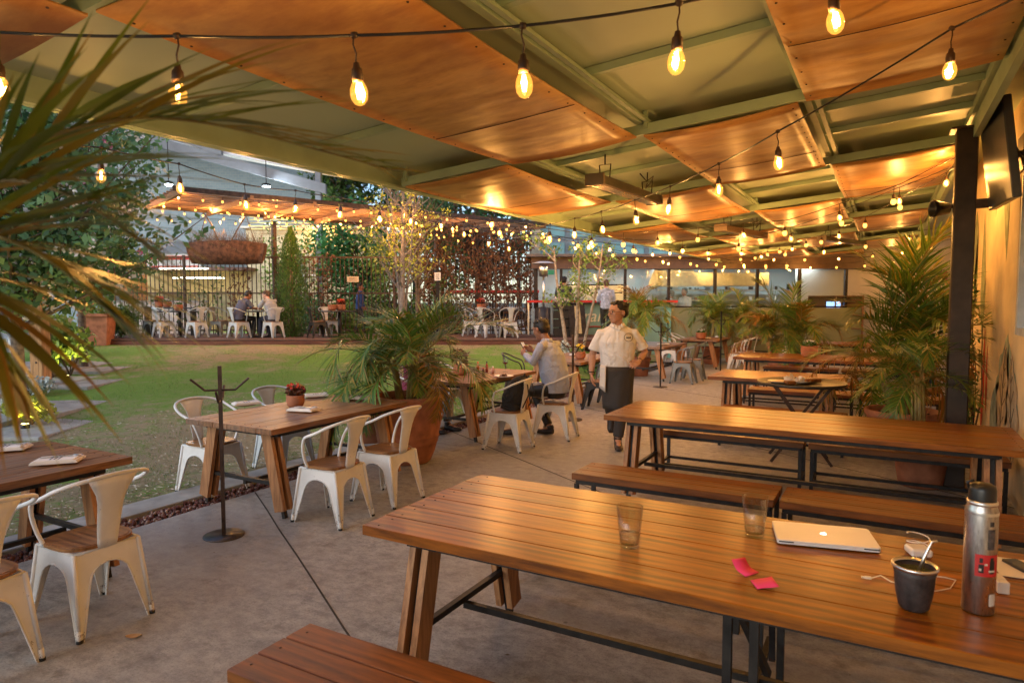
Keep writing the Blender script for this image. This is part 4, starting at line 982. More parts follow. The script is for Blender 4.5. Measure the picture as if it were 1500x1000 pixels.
# ---------------------------------------------------------------- plants
def cr(pts, n):
    pts = [V(p) for p in pts]; out = []
    for k in range(len(pts)-1):
        p0, p1, p2, p3 = [pts[max(0, min(len(pts)-1, k+q))] for q in (-1, 0, 1, 2)]
        for j in range(n):
            t = j/n; out.append(.5*((2*p1)+(p2-p0)*t+(2*p0-5*p1+4*p2-p3)*t*t+(3*p1-p0-3*p2+p3)*t**3))
    out.append(pts[-1]); return out
def frond_curve(g, pts, LL, n_, wd, rnd, droop=.5, r0=.009, start=.15, mi=0, ms=1, fwd=.75, vee=.35, segs=4):
    c = cr(pts, 8); N = len(c)
    g.tube(c, [r0*(1-.8*i/(N-1)) for i in range(N)], 5, ms)
    for k in range(n_):
        t = start+(1-start)*(k/(n_-1))**.95; f = t*(N-1); i = min(N-2, int(f)); p = c[i].lerp(c[i+1], f-i)
        tg = (c[i+1]-c[i]).normalized(); sd = tg.cross(V((0, 0, 1))); sd = sd.normalized() if sd.length > .05 else V((0, 1, 0)); up = sd.cross(tg).normalized()
        prof = max(.22, sin(pi*min(1, (t-start)/(1-start)*.86+.14))**.7)
        for s in (1, -1):
            L = LL*prof*(.85+.3*rnd.random()); a = fwd+.35*(t)+rnd.uniform(-.12, .12)
            d = (tg*sin(a)+sd*(s*cos(a))+up*(vee+rnd.uniform(-.15, .15))).normalized()
            q = p.copy(); w0 = wd*(.8+.4*rnd.random()); vs = []; dd = d.copy(); dr = droop*(.5+1.0*rnd.random())
            for j in range(segs+1):
                u_ = j/segs; ww = w0*(.55+.9*u_ if u_ < .35 else (1-u_)/.65*.95+.02)
                wv = dd.cross(up if abs(dd.dot(up)) < .95 else sd).normalized()*ww*.5
                vs += [q-wv, q+wv]
                dd = (dd+V((0, 0, -1))*dr*.28).normalized(); q = q+dd*(L/segs)
            g.add(vs, [(2*j, 2*j+1, 2*j+3, 2*j+2) for j in range(segs)], mi)
def frond_protos(n, L, LL, nl, wd, seed, droop=.5):
    out = []; rnd = random.Random(seed)
    for k in range(n):
        g = MB(); a0 = radians(72-8*(k % 3)); pts = []; ang = a0; p = V((0, 0, 0)); bend = radians(20+9*(k % 4))
        for j in range(6): pts.append(p.copy()); p = p+V((cos(ang), .05*sin(j+k), sin(ang)))*(L/5); ang -= bend*(.55+.16*j)
        frond_curve(g, pts, LL, nl, wd, rnd, droop)
        out.append(g)
    return out
def proto_set(n, L, LL, nl, wd, seed, mats, droop=.5):
    return [g.mesh('frond', mats) for g in frond_protos(n, L, LL, nl, wd, seed, droop)]
PF = proto_set(5, 1.0, .36, 38, .019, 3, [M['palm'], M['stem']], .55)
PFo = proto_set(3, .95, .34, 30, .021, 5, [M['palmo'], M['stem']], .9)
M['palm2'] = leafmat('palm_leaf_light', (.10, .19, .03), (.2, .3, .045), .4, cc=(.4, .33, .05), trans=.35)
PFl = proto_set(4, .9, .32, 28, .022, 8, [M['palm2'], M['stem']], .6)
POTS = {'barrel': [(0, 0), (.235, 0), (.255, .02), (.30, .13), (.325, .22), (.335, .235), (.328, .25), (.342, .265), (.335, .28), (.35, .296), (.342, .312), (.362, .40), (.372, .50), (.385, .66), (.40, .70), (.405, .72), (.395, .745), (.355, .745), (.345, .70), (.34, .66), (0, .655)],
        'bowl': [(0, 0), (.22, 0), (.25, .02), (.33, .25), (.37, .42), (.385, .44), (.39, .50), (.375, .52), (.345, .51), (.34, .46), (0, .45)],
        'tall': [(0, 0), (.17, 0), (.185, .02), (.235, .36), (.255, .37), (.26, .42), (.235, .43), (.225, .38), (0, .37)]}
def palm(x, y, z, pot, ps, stems, nf, sc, label, seed, protos, dry=.12, hmin=.0, crown=None, group='potted palms', tall=0, up=0, low=-18, hi=66):
    rnd = random.Random(seed); r = empty('potted_palm', (x, y, z), rnd.random(), label, 'palm', group); r.rotation_euler = (0, 0, 0)
    pr = POTS[pot]; g = MB(); g.lathe([(a*ps, b_*ps) for a, b_ in pr], 40); g.build('pot', M['terra'], r)
    st = pr[-1][1]*ps; g = MB(); g.lathe([(0, st+.012), (pr[-1-1][0]*ps*.98, st+.006)], 24)
    for k in range(60): a = rnd.random()*6.28; q = rnd.random()**.5*pr[-2][0]*ps*.9; g.ell((q*cos(a), q*sin(a), st+.01), (.018, .014, .012), None, 5, 3)
    g.build('soil', M['soil'], r)
    for si, (dx, dy, h, lean, ax, rad) in enumerate(stems):
        top = V((dx+lean*cos(ax), dy+lean*sin(ax), st+h)); g = MB(); pts = [V((dx, dy, st)), V((dx, dy, st)).lerp(top, .5)+V((.01, 0, 0)), top]
        g.tube(cr(pts, 4), [rad*(1.1-.3*i/8) for i in range(9)], 9)
        for q in range(5):
            a = rnd.random()*6.28; o_ = V((cos(a), sin(a), 0))*rad*1.1
            g.tube([V((dx, dy, st))+o_, top+o_*.7], [rad*.45, rad*.35], 6)
        g.build('stem', M['stem'], r)
        m_ = nf//len(stems)
        for k in range(m_):
            a = k*2.399+si+rnd.random()*.4; tt = k/max(1, m_-1)
            el = radians(low+(hi-low)*(1-tt)**.8+rnd.uniform(-9, 9)) if not up or k > up else radians(30)
            me = rnd.choice(PFo) if rnd.random() < dry or tt > .93 else rnd.choice(protos)
            s_ = sc*(.8+.35*rnd.random())
            if k < tall: el = radians(74+6*k); s_ = sc*(1.35-.08*k); me = protos[k % len(protos)]; a = si*2.2+k*2.6+1.2
            # frond points along +x rising about 70 deg; pitch it down by (55-el)
            M_ = Euler((rnd.uniform(-.3, .3), radians(55)-el-.2, a), 'XYZ')
            link('frond', me, r, top-V((0, 0, rnd.random()*.12)), M_).scale = (s_, s_, s_)
    return r
palm(-4.52, 5.80, 0, 'barrel', .98, [(.08, -.02, .52, .03, 1, .055), (-.18, .1, .44, .14, 2.8, .035)], 40, 1.08, 'bushy palm in a big ridged terracotta planter between two dining tables by the lawn', 11, PF, .08, low=-45, hi=50)
palm(.20, 8.75, 0, 'bowl', 1.0, [(.02, 0, .62, .04, 1, .04), (-.1, .05, .55, .12, 3.1, .035), (.1, .06, .85, .02, .2, .035)], 31, 1.16, 'tall dense palm in a wide terracotta bowl left of the brown post', 12, PF, .12, tall=2)
palm(.33, 7.38, 0, 'tall', 1.0, [(.0, .0, .65, .03, 3.1, .035), (-.05, .08, .6, .03, 2, .03)], 18, .7, 'smaller dark palm directly in front of the brown post', 13, PF, .05)
palm(-1.78, 15.3, 0, 'bowl', 1.15, [(.1, 0, .5, .1, 0, .06), (-.25, .0, .5, .12, 3.1, .045)], 46, 1.05, 'spreading palm behind the long table with the succulent pot', 14, PF, .14, tall=1)
p = ud(1043, 18.6, 0); palm(p.x, p.y, 0, 'tall', 1.1, [(0, 0, .8, .05, 1, .04)], 28, 1.1, 'light green palm left of a pair in front of the kitchen wall', 15, PFl, .05)
p = ud(1083, 18.9, 0); palm(p.x, p.y, 0, 'tall', 1.1, [(0, 0, .8, .05, 2, .04)], 28, 1.1, 'light green palm right of a pair in front of the kitchen wall', 16, PFl, .05)
p = ud(938, 15.6, 0); palm(p.x, p.y, LZ(p.x, p.y), 'tall', 1.0, [(0, 0, .95, .05, 2, .035)], 30, 1.2, 'yellowing palm rising behind the waiter', 17, PFo[:1]+PFl+PFl, .18)
# foreground palm standing just left of the camera
fp = empty('potted_palm', dp(-420, 1250, 1.9).xy.to_3d(), 0, 'palm nearest the camera, blurred green and rust fronds crossing the left of the view', 'palm', 'potted palms')
o0 = fp.location; g = MB(); g.lathe([(a*.75, b_*.75) for a, b_ in POTS['barrel']], 32); g.build('pot', M['terra'], fp)
g = MB(); g.tube([(0, 0, .5), (.02, 0, .9), (0, .02, 1.3)], [.05, .045, .03], 9); g.build('stem', M['stem'], fp)
rnd = random.Random(4)
bs = o0+V((0, 0, 1.25))
M['palmf'] = leafmat('foreground_palm', (.09, .15, .014), (.20, .27, .025), .35, cc=(.33, .24, .02), trans=.3)
M['palmr'] = leafmat('rusty_palm', (.13, .14, .014), (.27, .22, .02), .35, cc=(.40, .17, .02), trans=.3)
for knots, LL, nl, mt_, dr, wd in [
    ([(-150, 420, 1.5), (-20, 260, 1.42), (120, 185, 1.42), (300, 180, 1.5), (570, 248, 1.7)], .42, 30, 'palmf', .22, .026),
    ([(-200, 480, 1.4), (-110, 320, 1.3), (0, 265, 1.25), (110, 290, 1.25), (200, 350, 1.3)], .42, 28, 'palmf', .3, .027),
    ([(-220, 560, 1.3), (-120, 400, 1.2), (-30, 345, 1.15), (70, 380, 1.15), (150, 450, 1.2)], .42, 28, 'palmf', .35, .028),
    ([(-260, 620, 1.3), (-170, 430, 1.2), (-90, 400, 1.15), (-25, 460, 1.12), (10, 560, 1.15)], .36, 24, 'palmr', .45, .028),
    ([(-200, 380, 1.5), (-160, 200, 1.5), (-110, 60, 1.5), (-60, -60, 1.5), (0, -140, 1.5)], .36, 22, 'palmf', .2, .026)]:
    LL *= .8; wd *= .72; g = MB(); pts = [bs-o0]+[dp(k[0], k[1], k[2]*.8)-o0 for k in knots]
    frond_curve(g, pts, LL, nl, wd, rnd, dr, .007, .30, 0, 1, .95, .25, 5); g.build('frond', [M[mt_], M['stem']], fp)
# ---- trees
def branches(g, base, h, n, spread, r, rnd, mi=0, sub=2, up=.5):
    tips = []
    for k in range(n):
        a = rnd.random()*6.28; z0 = h*(.3+.6*rnd.random()); p = V(base)+V((0, 0, z0)); L = spread*(.6+.6*rnd.random()); d = V((cos(a), sin(a), up+rnd.random()*.6)).normalized()
        pts = [p]; 
        for j in range(3): p = p+d*(L/3); d = (d+V((rnd.uniform(-.3, .3), rnd.uniform(-.3, .3), .12))).normalized(); pts.append(p.copy())
        g.tube(pts, [r*(.5-.12*j) for j in range(4)], 5, mi, cap=False); tips += pts[1:]
        for s in range(sub):
            q = pts[1+s % 2]; e = (d+V((rnd.uniform(-.9, .9), rnd.uniform(-.9, .9), rnd.uniform(0, .6)))).normalized(); m_ = q+e*L*.35; e2 = m_+e*L*.25+V((rnd.uniform(-.1, .1), rnd.uniform(-.1, .1), .08))
            g.tube([q, m_, e2], [r*.2, r*.13, r*.06], 4, mi, cap=False); tips += [m_, e2]
    return tips
def tree(name, p, h, tr, label, cat, leafm, spec, group=None, seed=1, trunks=None, nb=16, spread=1.2, flowers=None, base_h=0, cl=14, lsz=.1, cr_=.28, bark=None, lean=0, up=.5, only=None):
    rnd = random.Random(seed); r = empty(name, p, 0, label, cat, group); g = MB()
    tips = []
    for (dx, dy, lx, ly, rr) in (trunks or [(0, 0, 0, 0, 1)]):
        pts = [V((dx, dy, -.05)), V((dx+lx*.4, dy+ly*.4, h*.33)), V((dx+lx*.8, dy+ly*.8, h*.66)), V((dx+lx, dy+ly, h*.96))]
        g.tube(cr(pts, 4), [tr*rr*(1-.75*i/12) for i in range(13)], 9)
        bb = MB(); 
        for q in (0, 1): pass
        n_ = nb//len(trunks or [1])
        for k in range(n_):
            t = .35+.6*rnd.random(); pc = cr(pts, 4)[int(t*12)]
            a = rnd.random()*6.28; L = spread*(.5+.6*rnd.random()); d = V((cos(a), sin(a), up+rnd.random()*.5)).normalized(); q = pc.copy(); P_ = [q.copy()]
            for j in range(3): q = q+d*(L/3); d = (d+V((rnd.uniform(-.35, .35), rnd.uniform(-.35, .35), .1))).normalized(); P_.append(q.copy())
            g.tube(P_, [tr*rr*(.34-.09*j) for j in range(4)], 5, 0, False); tips += P_[1:]
            for s in range(3):
                q = P_[1+s % 3]; e = (d+V((rnd.uniform(-.9, .9), rnd.uniform(-.9, .9), rnd.uniform(-.1, .6)))).normalized(); m_ = q+e*L*.3; e2 = m_+e*L*.25
                g.tube([q, m_, e2], [tr*rr*.12, tr*rr*.08, tr*rr*.03], 4, 0, False); tips += [m_, e2]
    g.build('trunk', bark or M['bark'], r)
    g = MB()
    for t in tips:
        if rnd.random() < spec: leafblob(g, t, (cr_, cr_, cr_*.8), cl, lsz, 0, hollow=.1, rnd=rnd)
    if g.f: g.build('crown', leafm, r)
    if flowers:
        g = MB()
        for t in tips:
            if rnd.random() < flowers[1]: leafblob(g, t+V((rnd.uniform(-.2, .2), rnd.uniform(-.2, .2), rnd.uniform(-.2, .2))), (.12, .12, .1), flowers[2], flowers[3], 0, hollow=.1, ar=.9, rnd=rnd)
        g.build('flowers', flowers[0], r)
    return r
def gz(x, d): p = ud(x, d, 0); p.z = LZ(p.x, p.y); return p
# flowering tree mass on the left
M['leafcool'] = leafmat('cool_leaf', (.05, .12, .04), (.13, .24, .09), .5)
tree('flowering_tree', gz(24, 9.6), 3.4, .10, 'flowering tree with white and pink blossom at the left edge of the lawn', 'tree', M['leafcool'], .9, seed=2, nb=44, spread=2.1, flowers=(M['flw'], .6, 8, .065), cl=30, lsz=.13, cr_=.36)
tree('flowering_tree', gz(120, 13.5), 3.9, .09, 'flowering shrub tree behind the second timber post, thinner crown', 'tree', M['leafcool'], .8, seed=5, nb=36, spread=1.9, flowers=(M['flw'], .4, 7, .07), cl=26, lsz=.14, cr_=.38)
tree('bougainvillea', gz(60, 11.5)+V((-.8, .5, 0)), 3.8, .06, 'bougainvillea with deep pink flowers climbing beside the left timber posts', 'climber', M['green'], .7, seed=6, nb=20, spread=1.5, flowers=(M['flp'], .6, 9, .07), cl=10, lsz=.11, cr_=.3)
# slim multi stem tree by the bar, bare tree, others
tree('small_tree', gz(838, 16.8), 2.9, .06, 'slim pale tree with several stems in front of the bar counter', 'tree', M['greenl'], .75, seed=8, trunks=[(-.1, 0, -.45, .1, 1), (.1, 0, .1, 0, 1), (.2, .1, .6, -.1, .8)], nb=21, spread=.85, cl=9, lsz=.095, cr_=.18, bark=plain('pale_bark', (.33, .27, .2), .85, 0, .25, 12, .5))
tree('bare_tree', gz(588, 16.2), 4.6, .085, 'nearly bare grey tree with sparse yellow green leaves behind the palm', 'tree', M['greeny'], .34, seed=9, trunks=[(0, 0, .1, 0, 1), (.1, 0, -.5, .1, .6), (-.1, .1, .5, 0, .5)], nb=66, spread=1.15, cl=6, lsz=.09, cr_=.16, bark=plain('grey_bark', (.25, .21, .18), .85, 0, .25, 12, .5), up=.9)
tree('young_tree', gz(612, 17.3), 3.6, .07, 'reddish brown trunk with twigs right of the bare grey tree', 'tree', M['greeny'], .2, seed=10, nb=34, spread=1.0, cl=6, lsz=.09, cr_=.16, up=.9)
# cypress column
def column(p, h, r0, label, n_=5200, seed=3):
    rnd = random.Random(seed); r = empty('cypress', p, 0, label, 'tree'); g = MB(); g.tube([(0, 0, 0), (0, 0, h*.9)], [.07, .02], 7); g.build('trunk', M['bark'], r)
    g = MB()
    for i in range(n_):
        t = rnd.random(); z = h*t; rr = r0*(min(1, .55+t*3) if t < .18 else (1-((t-.18)/.82)**1.9)**.75)*(.72+.33*rnd.random()); a = rnd.random()*6.28
        rr *= 1+.1*sin(a*5+z*6)
        p_ = V((rr*cos(a), rr*sin(a), z)); d = V((cos(a)*.5, sin(a)*.5, 1)).normalized(); e = V((-sin(a), cos(a), rnd.uniform(-.4, .4))).normalized(); s = .075*(.6+.8*rnd.random())
        g.add([p_-d*s*.5, p_+e*s*.25, p_+d*s*.5, p_-e*s*.25], [(0, 1, 2, 3)])
    g.build('crown', M['green'], r); return r
column(ud(428, 19.2, DZ), 3.1, .52, 'dark green columnar cypress on the deck beside the man in the grey t-shirt')
def bush(name, p, rad, label, mat, n_=1500, sz=.08, cat='shrub', group=None, flowers=None, seed=1, ar=.55, stems=True):
    rnd = random.Random(seed); r = empty(name, p, 0, label, cat, group)
    g = MB()
    for k in range(9 if stems else 3): a = rnd.random()*6.28; g.tube([(0, 0, 0), (rad[0]*.35*cos(a), rad[1]*.35*sin(a), rad[2]*.7), (rad[0]*.7*cos(a), rad[1]*.7*sin(a), rad[2]*1.4)], [.014, .010, .004], 5)
    g.build('stems', M['bark'], r)
    g = MB(); 
    for k in range(9):
        a = rnd.random()*6.28; q = rnd.random()**.5*.55; c = (rad[0]*q*cos(a), rad[1]*q*sin(a), rad[2]*(.7+.7*rnd.random()))
        leafblob(g, c, (rad[0]*.55, rad[1]*.55, rad[2]*.6), n_//9, sz, 0, hollow=.35, ar=ar, rnd=rnd)
    g.build('foliage', mat, r)
    if flowers: g = MB(); leafblob(g, (0, 0, rad[2]*1.1), (rad[0]*.9, rad[1]*.9, rad[2]*.9), flowers[1], flowers[2], 0, hollow=.8, ar=.9, rnd=rnd); g.build('flowers', flowers[0], r)
    return r
bush('hedge_bush', gz(172, 18.6), (.62, .6, .62), 'round clipped dark bush at the left end of the deck', M['green'], 3600, .075, seed=2)
for k, (x, d, s, lb) in enumerate([(40, 10.6, .34, 'silver leaved groundcover at the foot of the nearest timber post'), (100, 13.6, .36, 'silver leaved plant on the bed between the two timber posts'), (10, 9.2, .3, 'silver leaved plant at the left edge under the flowering tree'), (818, 16.6, .42, 'silvery plant at the foot of the slim tree by the bar'), (848, 16.2, .34, 'silvery plant right of the slim tree, behind the seated man')]):
    bush('silver_plant', gz(x, d), (s, s, s*.45), lb, M['dusty'], 700, .07, 'plant', 'silver leaved plants', seed=20+k)
for k, (x, d, s, lb) in enumerate([(38, 8.6, .40, 'grassy plant glowing yellow above a ground light near the left edge'), (100, 12.6, .55, 'tall leafy plant lit yellow from below, behind the nearest timber post'), (80, 15, .5, 'leafy plant between the timber posts, farther one')]):
    bush('leafy_plant', gz(x, d), (s, s*.8, s*(.45 if k == 0 else 1.05)), lb, M['greeny'] if k == 0 else M['greenl'], 900 if k == 0 else 700, .08 if k == 0 else .13, 'plant', seed=30+k, ar=.3 if k == 0 else .6)
bush('leafy_plant', at(545, 585, 0)+V((-.6, 1.5, LZ(-6, 7))), (.35, .35, .3), 'leafy plant with small white flowers on the lawn edge behind the palm planter', M['green'], 700, .06, 'plant', seed=40, flowers=(M['flw'], 50, .03))
bush('leafy_plant', V((-5.75, 9.3, .05)), (.3, .4, .25), 'low green plant between lawn and tables behind the seated man', M['greenl'], 500, .07, 'plant', seed=41)
for k, (x, y) in enumerate([(-5.8, 12.4), (-5.9, 14.4), (-5.8, 16.6)]):
    bush('leafy_plant', V((x, y, LZ(x, y)-.05)), (.4, .5, .3), 'low plant at the lawn edge, %s of three behind the dining tables' % ('nearest', 'middle', 'farthest')[k], M['green'], 700, .08, 'plant', seed=50+k, flowers=(M['flw'], 30, .05))
rt_ = empty('round_planter', V((-5.55, 6.35, 0)), 0, 'low terracotta bowl of plants behind the palm planter', 'potted plant')
g = MB(); g.lathe([(0, 0), (.2, 0), (.27, .3), (.30, .32), (.29, .36), (.25, .35), (.24, .3), (0, .3)], 30); g.build('bowl', M['terra'], rt_)
g = MB(); leafblob(g, (0, 0, .42), (.25, .25, .16), 320, .07); g.build('foliage', M['green'], rt_)
# climber on the ochre wall
cl_ = empty('wall_climber', (.93, 9.4, 0), 0, 'thin leafy climber growing up the ochre wall behind the brown post', 'climber')
g = MB(); rnd = random.Random(3); tips = []
for k in range(9):
    p = V((0, rnd.uniform(-.25, .35), 0)); pts = [p.copy()]
    for j in range(9): p = p+V((rnd.uniform(-.04, .03), rnd.uniform(-.12, .13), .15+.1*rnd.random())); p.x = max(-.15, min(.04, p.x)); pts.append(p.copy())
    g.tube(pts, [.012-.001*j for j in range(10)], 5); tips += pts[2:]
g.build('stems', M['bark'], cl_); g = MB()
for t in tips: leafblob(g, t+V((-.05, 0, 0)), (.07, .13, .12), 11, .06, 0, hollow=.1, rnd=rnd)
g.build('foliage', M['green'], cl_)
# ---------------------------------------------------------------- back of the garden: fence, deck furniture, pergola, buildings
m_ = M['rust']
def uv(x, d, z=0): return ud(x, d, z)
fe = empty('iron_fence', ud(750, 20.6, DZ), YAW, 'tall dark iron railing fence along the back of the deck', 'fence')
FX0, FX1 = -13.2, .75
g = MB(); x = FX0
while x < FX1: g.box((x, 0, 1.18), (.022, .022, 2.36)); x += .135
g.build('bars', M['rust'], fe)
g = MB()
for z in (.12, 1.25, 2.34): g.box(((FX0+FX1)/2, 0, z), (FX1-FX0, .035, .045))
g.build('rails', M['rust'], fe)
for x in (-13.2, -10.0, -6.8, -3.6, -.5, .75): g = MB(); g.box((x, .0, 1.2), (.07, .07, 2.42)); g.build('post', M['rust'], fe)
def vine(x, d, h, wd, label, mat, n_=9, den=12, sz=.09, seed=1, name='climbing_vine'):
    rnd = random.Random(seed); r = empty(name, ud(x, d, DZ), YAW, label, 'climber', 'climbers on the fence'); g = MB(); tips = []
    for k in range(n_):
        p = V((rnd.uniform(-wd, wd), rnd.uniform(-.05, .12), 0)); pts = [p.copy()]
        for j in range(8): p = p+V((rnd.uniform(-.14, .14), rnd.uniform(-.03, .03), h/8*(.7+.6*rnd.random()))); p.y = max(-.12, min(.12, p.y)); pts.append(p.copy())
        g.tube(pts, [.014-.0012*j for j in range(9)], 4); tips += pts[1:]
    g.build('stems', M['bark'], r); g = MB()
    for t in tips: leafblob(g, t, (.16, .09, .16), den, sz, 0, hollow=.1, rnd=rnd)
    g.build('foliage', mat, r)
for k, (x, h, wd, mt_, n_, den, lb) in enumerate([(222, 1.9, .7, 'green', 6, 5, 'thin green climber on the fence behind the left deck table'), (290, 2.0, .6, 'green', 6, 5, 'thin green climber on the fence between the deck tables'), (345, 2.2, .4, 'brownl', 5, 6, 'dry brownish climber on the fence behind the two seated men'),
    (470, 2.3, .5, 'brownl', 6, 8, 'reddish climber on the fence right of the cypress'), (640, 3.1, .5, 'brownl', 16, 13, 'thick rust brown dried climber on the fence, left mass'), (700, 3.0, .7, 'brownl', 22, 13, 'thick rust brown dried climber on the fence, middle mass'), (757, 2.9, .45, 'brownl', 15, 13, 'thick rust brown dried climber on the fence behind the patio heater'), (655, 1.6, .4, 'green', 7, 9, 'green climber low on the fence behind the white sign post')]):
    vine(x, 20.45, h, wd, lb, M[mt_], n_, den, .10, 60+k)
# deck tables and chairs
def ped(x, d, R_, label, hh=.74):
    r = empty('round_table', ud(x, d, DZ), 0, label, 'table', 'round pedestal tables on the deck'); g = MB(); g.lathe([(0, hh-.03), (R_-.01, hh-.03), (R_, hh-.015), (R_-.01, hh), (0, hh)], 32); g.build('tabletop', M['darkch'], r)
    g = MB(); g.tube([(0, 0, .02), (0, 0, hh-.03)], .04, 10); g.lathe([(0, 0), (.26, 0), (.26, .012), (.05, .03), (0, .03)], 24); g.build('pedestal', M['darkch'], r); return r
ped(264, 18.9, .62, 'round dark table on the left of the deck with a small pot on it'); ped(378, 18.9, .62, 'round dark table the two deck men sit at'); ped(497, 19.0, .55, 'round dark table right of the cypress'); ped(735, 19.1, .6, 'round table in front of the brown climber', .76)
def fa(x1, d1, x2, d2): a = ud(x1, d1, 0); b_ = ud(x2, d2, 0); return math.atan2(b_.y-a.y, b_.x-a.x)
for kind, x, d, tx, td, lb in [('c', 240, 18.5, 264, 18.9, 'white armchair on the deck left of the left round table'), ('c', 288, 18.5, 264, 18.9, 'white armchair on the deck right of the left round table'), ('d', 224, 19.5, 264, 18.9, 'dark armchair behind the left round deck table'),
    ('c', 350, 18.4, 378, 18.9, 'white armchair the man in the dark shirt sits on'), ('c', 400, 18.5, 378, 18.9, 'white armchair the man in the grey t-shirt sits on'), ('g', 322, 19.3, 378, 18.9, 'grey armchair at the far left of the deck men'), ('d', 466, 18.6, 497, 19, 'dark armchair left of the table beyond the cypress'), ('c', 482, 19.5, 497, 19, 'white armchair partly hidden behind the table beyond the cypress'),
    ('c', 712, 18.6, 735, 19.1, 'white armchair left of the table in front of the brown climber'), ('c', 745, 18.5, 735, 19.1, 'white armchair right of the table in front of the brown climber'), ('c', 692, 19.4, 735, 19.1, 'white armchair behind left of the table in front of the brown climber')]:
    p = ud(x, d, DZ); chair(kind, p.x, p.y, fa(x, d, tx, td), lb, DZ, 'armchairs on the deck')
ht = empty('plant_shelf', ud(250, 20.0, DZ), YAW, 'narrow dark plant bench with pots against the fence', 'plant bench')
g = MB(); g.box((0, 0, .80), (1.5, .35, .04)); g.build('shelf_board', M['darkch'], ht)
for x in (-.68, .68): g = MB(); g.box((x, 0, .39), (.05, .3, .78)); g.build('leg', M['darkch'], ht)
for k, (x, d, kind, z, lb) in enumerate([(234, 19.98, 'begonia', .825, 'orange flowering pot at the left on the plant bench'), (246, 20.0, 'suc', .825, 'pot with pale flowers at the right on the plant bench'), (262, 18.9, 'suc', .745, 'pot on the left round deck table'), (487, 19.0, 'suc', .745, 'pot on the round table right of the cypress'), (705, 19.1, 'begonia', .765, 'pot on the table in front of the brown climber'), (500, 19.1, 'begonia', .745, 'second pot with orange leaves on the table right of the cypress')]):
    p = ud(x, d, 0); tpot(p.x, p.y, 1.45, kind, lb, DZ+z)
# hanging boat shaped planter
hp = empty('hanging_planter', ud(335, 19.6, 0)+V((0, 0, 3.05)), YAW, 'rusty boat shaped hanging planter full of dry twigs above the deck', 'planter')
g = MB(); prof = []
for k in range(17):
    t = -1+2*k/16; w0 = 1.20; prof.append((t, ))
vs = []; nS = 16
for k in range(nS+1):
    t = -1+2*k/nS; zt = .34+.08*(1-t*t); zb = -.26*(1-abs(t)**3*.1)
    for (yy, z, f) in ((-.22, zt, 1), (-.26, (zt+zb)/2, .96), (-.12, zb, .88), (.12, zb, .88), (.26, (zt+zb)/2, .96), (.22, zt, 1)): vs.append((t*1.14*f, yy*(1-.5*t*t), z))
g.add(vs, [(k*6+j, k*6+j+1, (k+1)*6+j+1, (k+1)*6+j) for k in range(nS) for j in range(5)]+[(0, 1, 2, 3, 4, 5), tuple(nS*6+5-j for j in range(6))], 0, True)
g.build('trough', plain('rusted_iron', (.10, .048, .03), .9, 0, .4, 9, .6), hp)
g = MB(); rnd = random.Random(5)
for k in range(420):
    x = rnd.uniform(-1.05, 1.05); a = rnd.random()*6.28; p = V((x, rnd.uniform(-.15, .15), .3)); e = p+V((cos(a)*.18, sin(a)*.12, .14+.36*rnd.random())); g.tube([p, p.lerp(e, .5)+V((.02, 0, .02)), e], [.006, .004, .002], 3)
g.build('dry_twigs', M['bark'], hp)
g = MB()
for x in (-.85, .85): g.tube([(x, 0, .3), (x*.6, 0, 1.35)], .012, 5)
g.tube([(-.2, 0, .35), (-.45, .05, .9), (-.75, 0, 1.4)], .02, 6); g.tube([(.1, 0, .35), (.35, 0, .8), (.55, 0, 1.1)], .018, 6)
g.build('hangers', M['bark'], hp)
# slatted pergola
PZ = 4.22
A_ = ud(262, 14.9, 0); B_ = ud(800, 21.9, 0); ax = (B_-A_); PL = ax.length; pang = math.atan2(ax.y, ax.x)
pg = empty('slatted_pergola', (A_.x, A_.y, 0), pang, 'brown slatted timber pergola over the deck hung with tiny bulbs', 'pergola')
g = MB(); sl_ = wood('pergola_slat', (.26, .13, .065), (.42, .23, .12), .6, 'x', var=.15)
for k in range(11): g.box((PL/2, .1+k*.33, PZ), (PL, .10, .03))
g.build('slats', sl_, pg)
g = MB()
for k in range(8): g.box((.1+(PL-.2)*k/7, 1.75, PZ-.09), (.08, 3.6, .13))
g.build('rafters', sl_, pg)
g = MB(); g.box((PL/2, .0, PZ-.02), (PL+.1, .05, .11)); g.build('edge_beam', M['rust'], pg); g = MB(); g.box((PL/2, 3.52, PZ-.02), (PL+.1, .05, .11)); g.build('edge_beam', M['rust'], pg)
def post_at(x, d, z0, z1, w_, mat, name='post'):
    pass
for (x, d) in ((404, 20.9), (640, 20.9)):
    p = ud(x, d, 0)-V((A_.x, A_.y, 0)); q = Matrix.Rotation(-pang, 3, 'Z') @ p; g = MB(); g.box((q.x, q.y, PZ/2+.3), (.12, .12, PZ-.7)); g.build('post', M['rust'], pg)
v_ = MB()
# climber around the left pergola post
vine(408, 20.7, 3.3, .28, 'leafy climber around the pergola post above the cypress', M['green'], 6, 9, .10, 91)
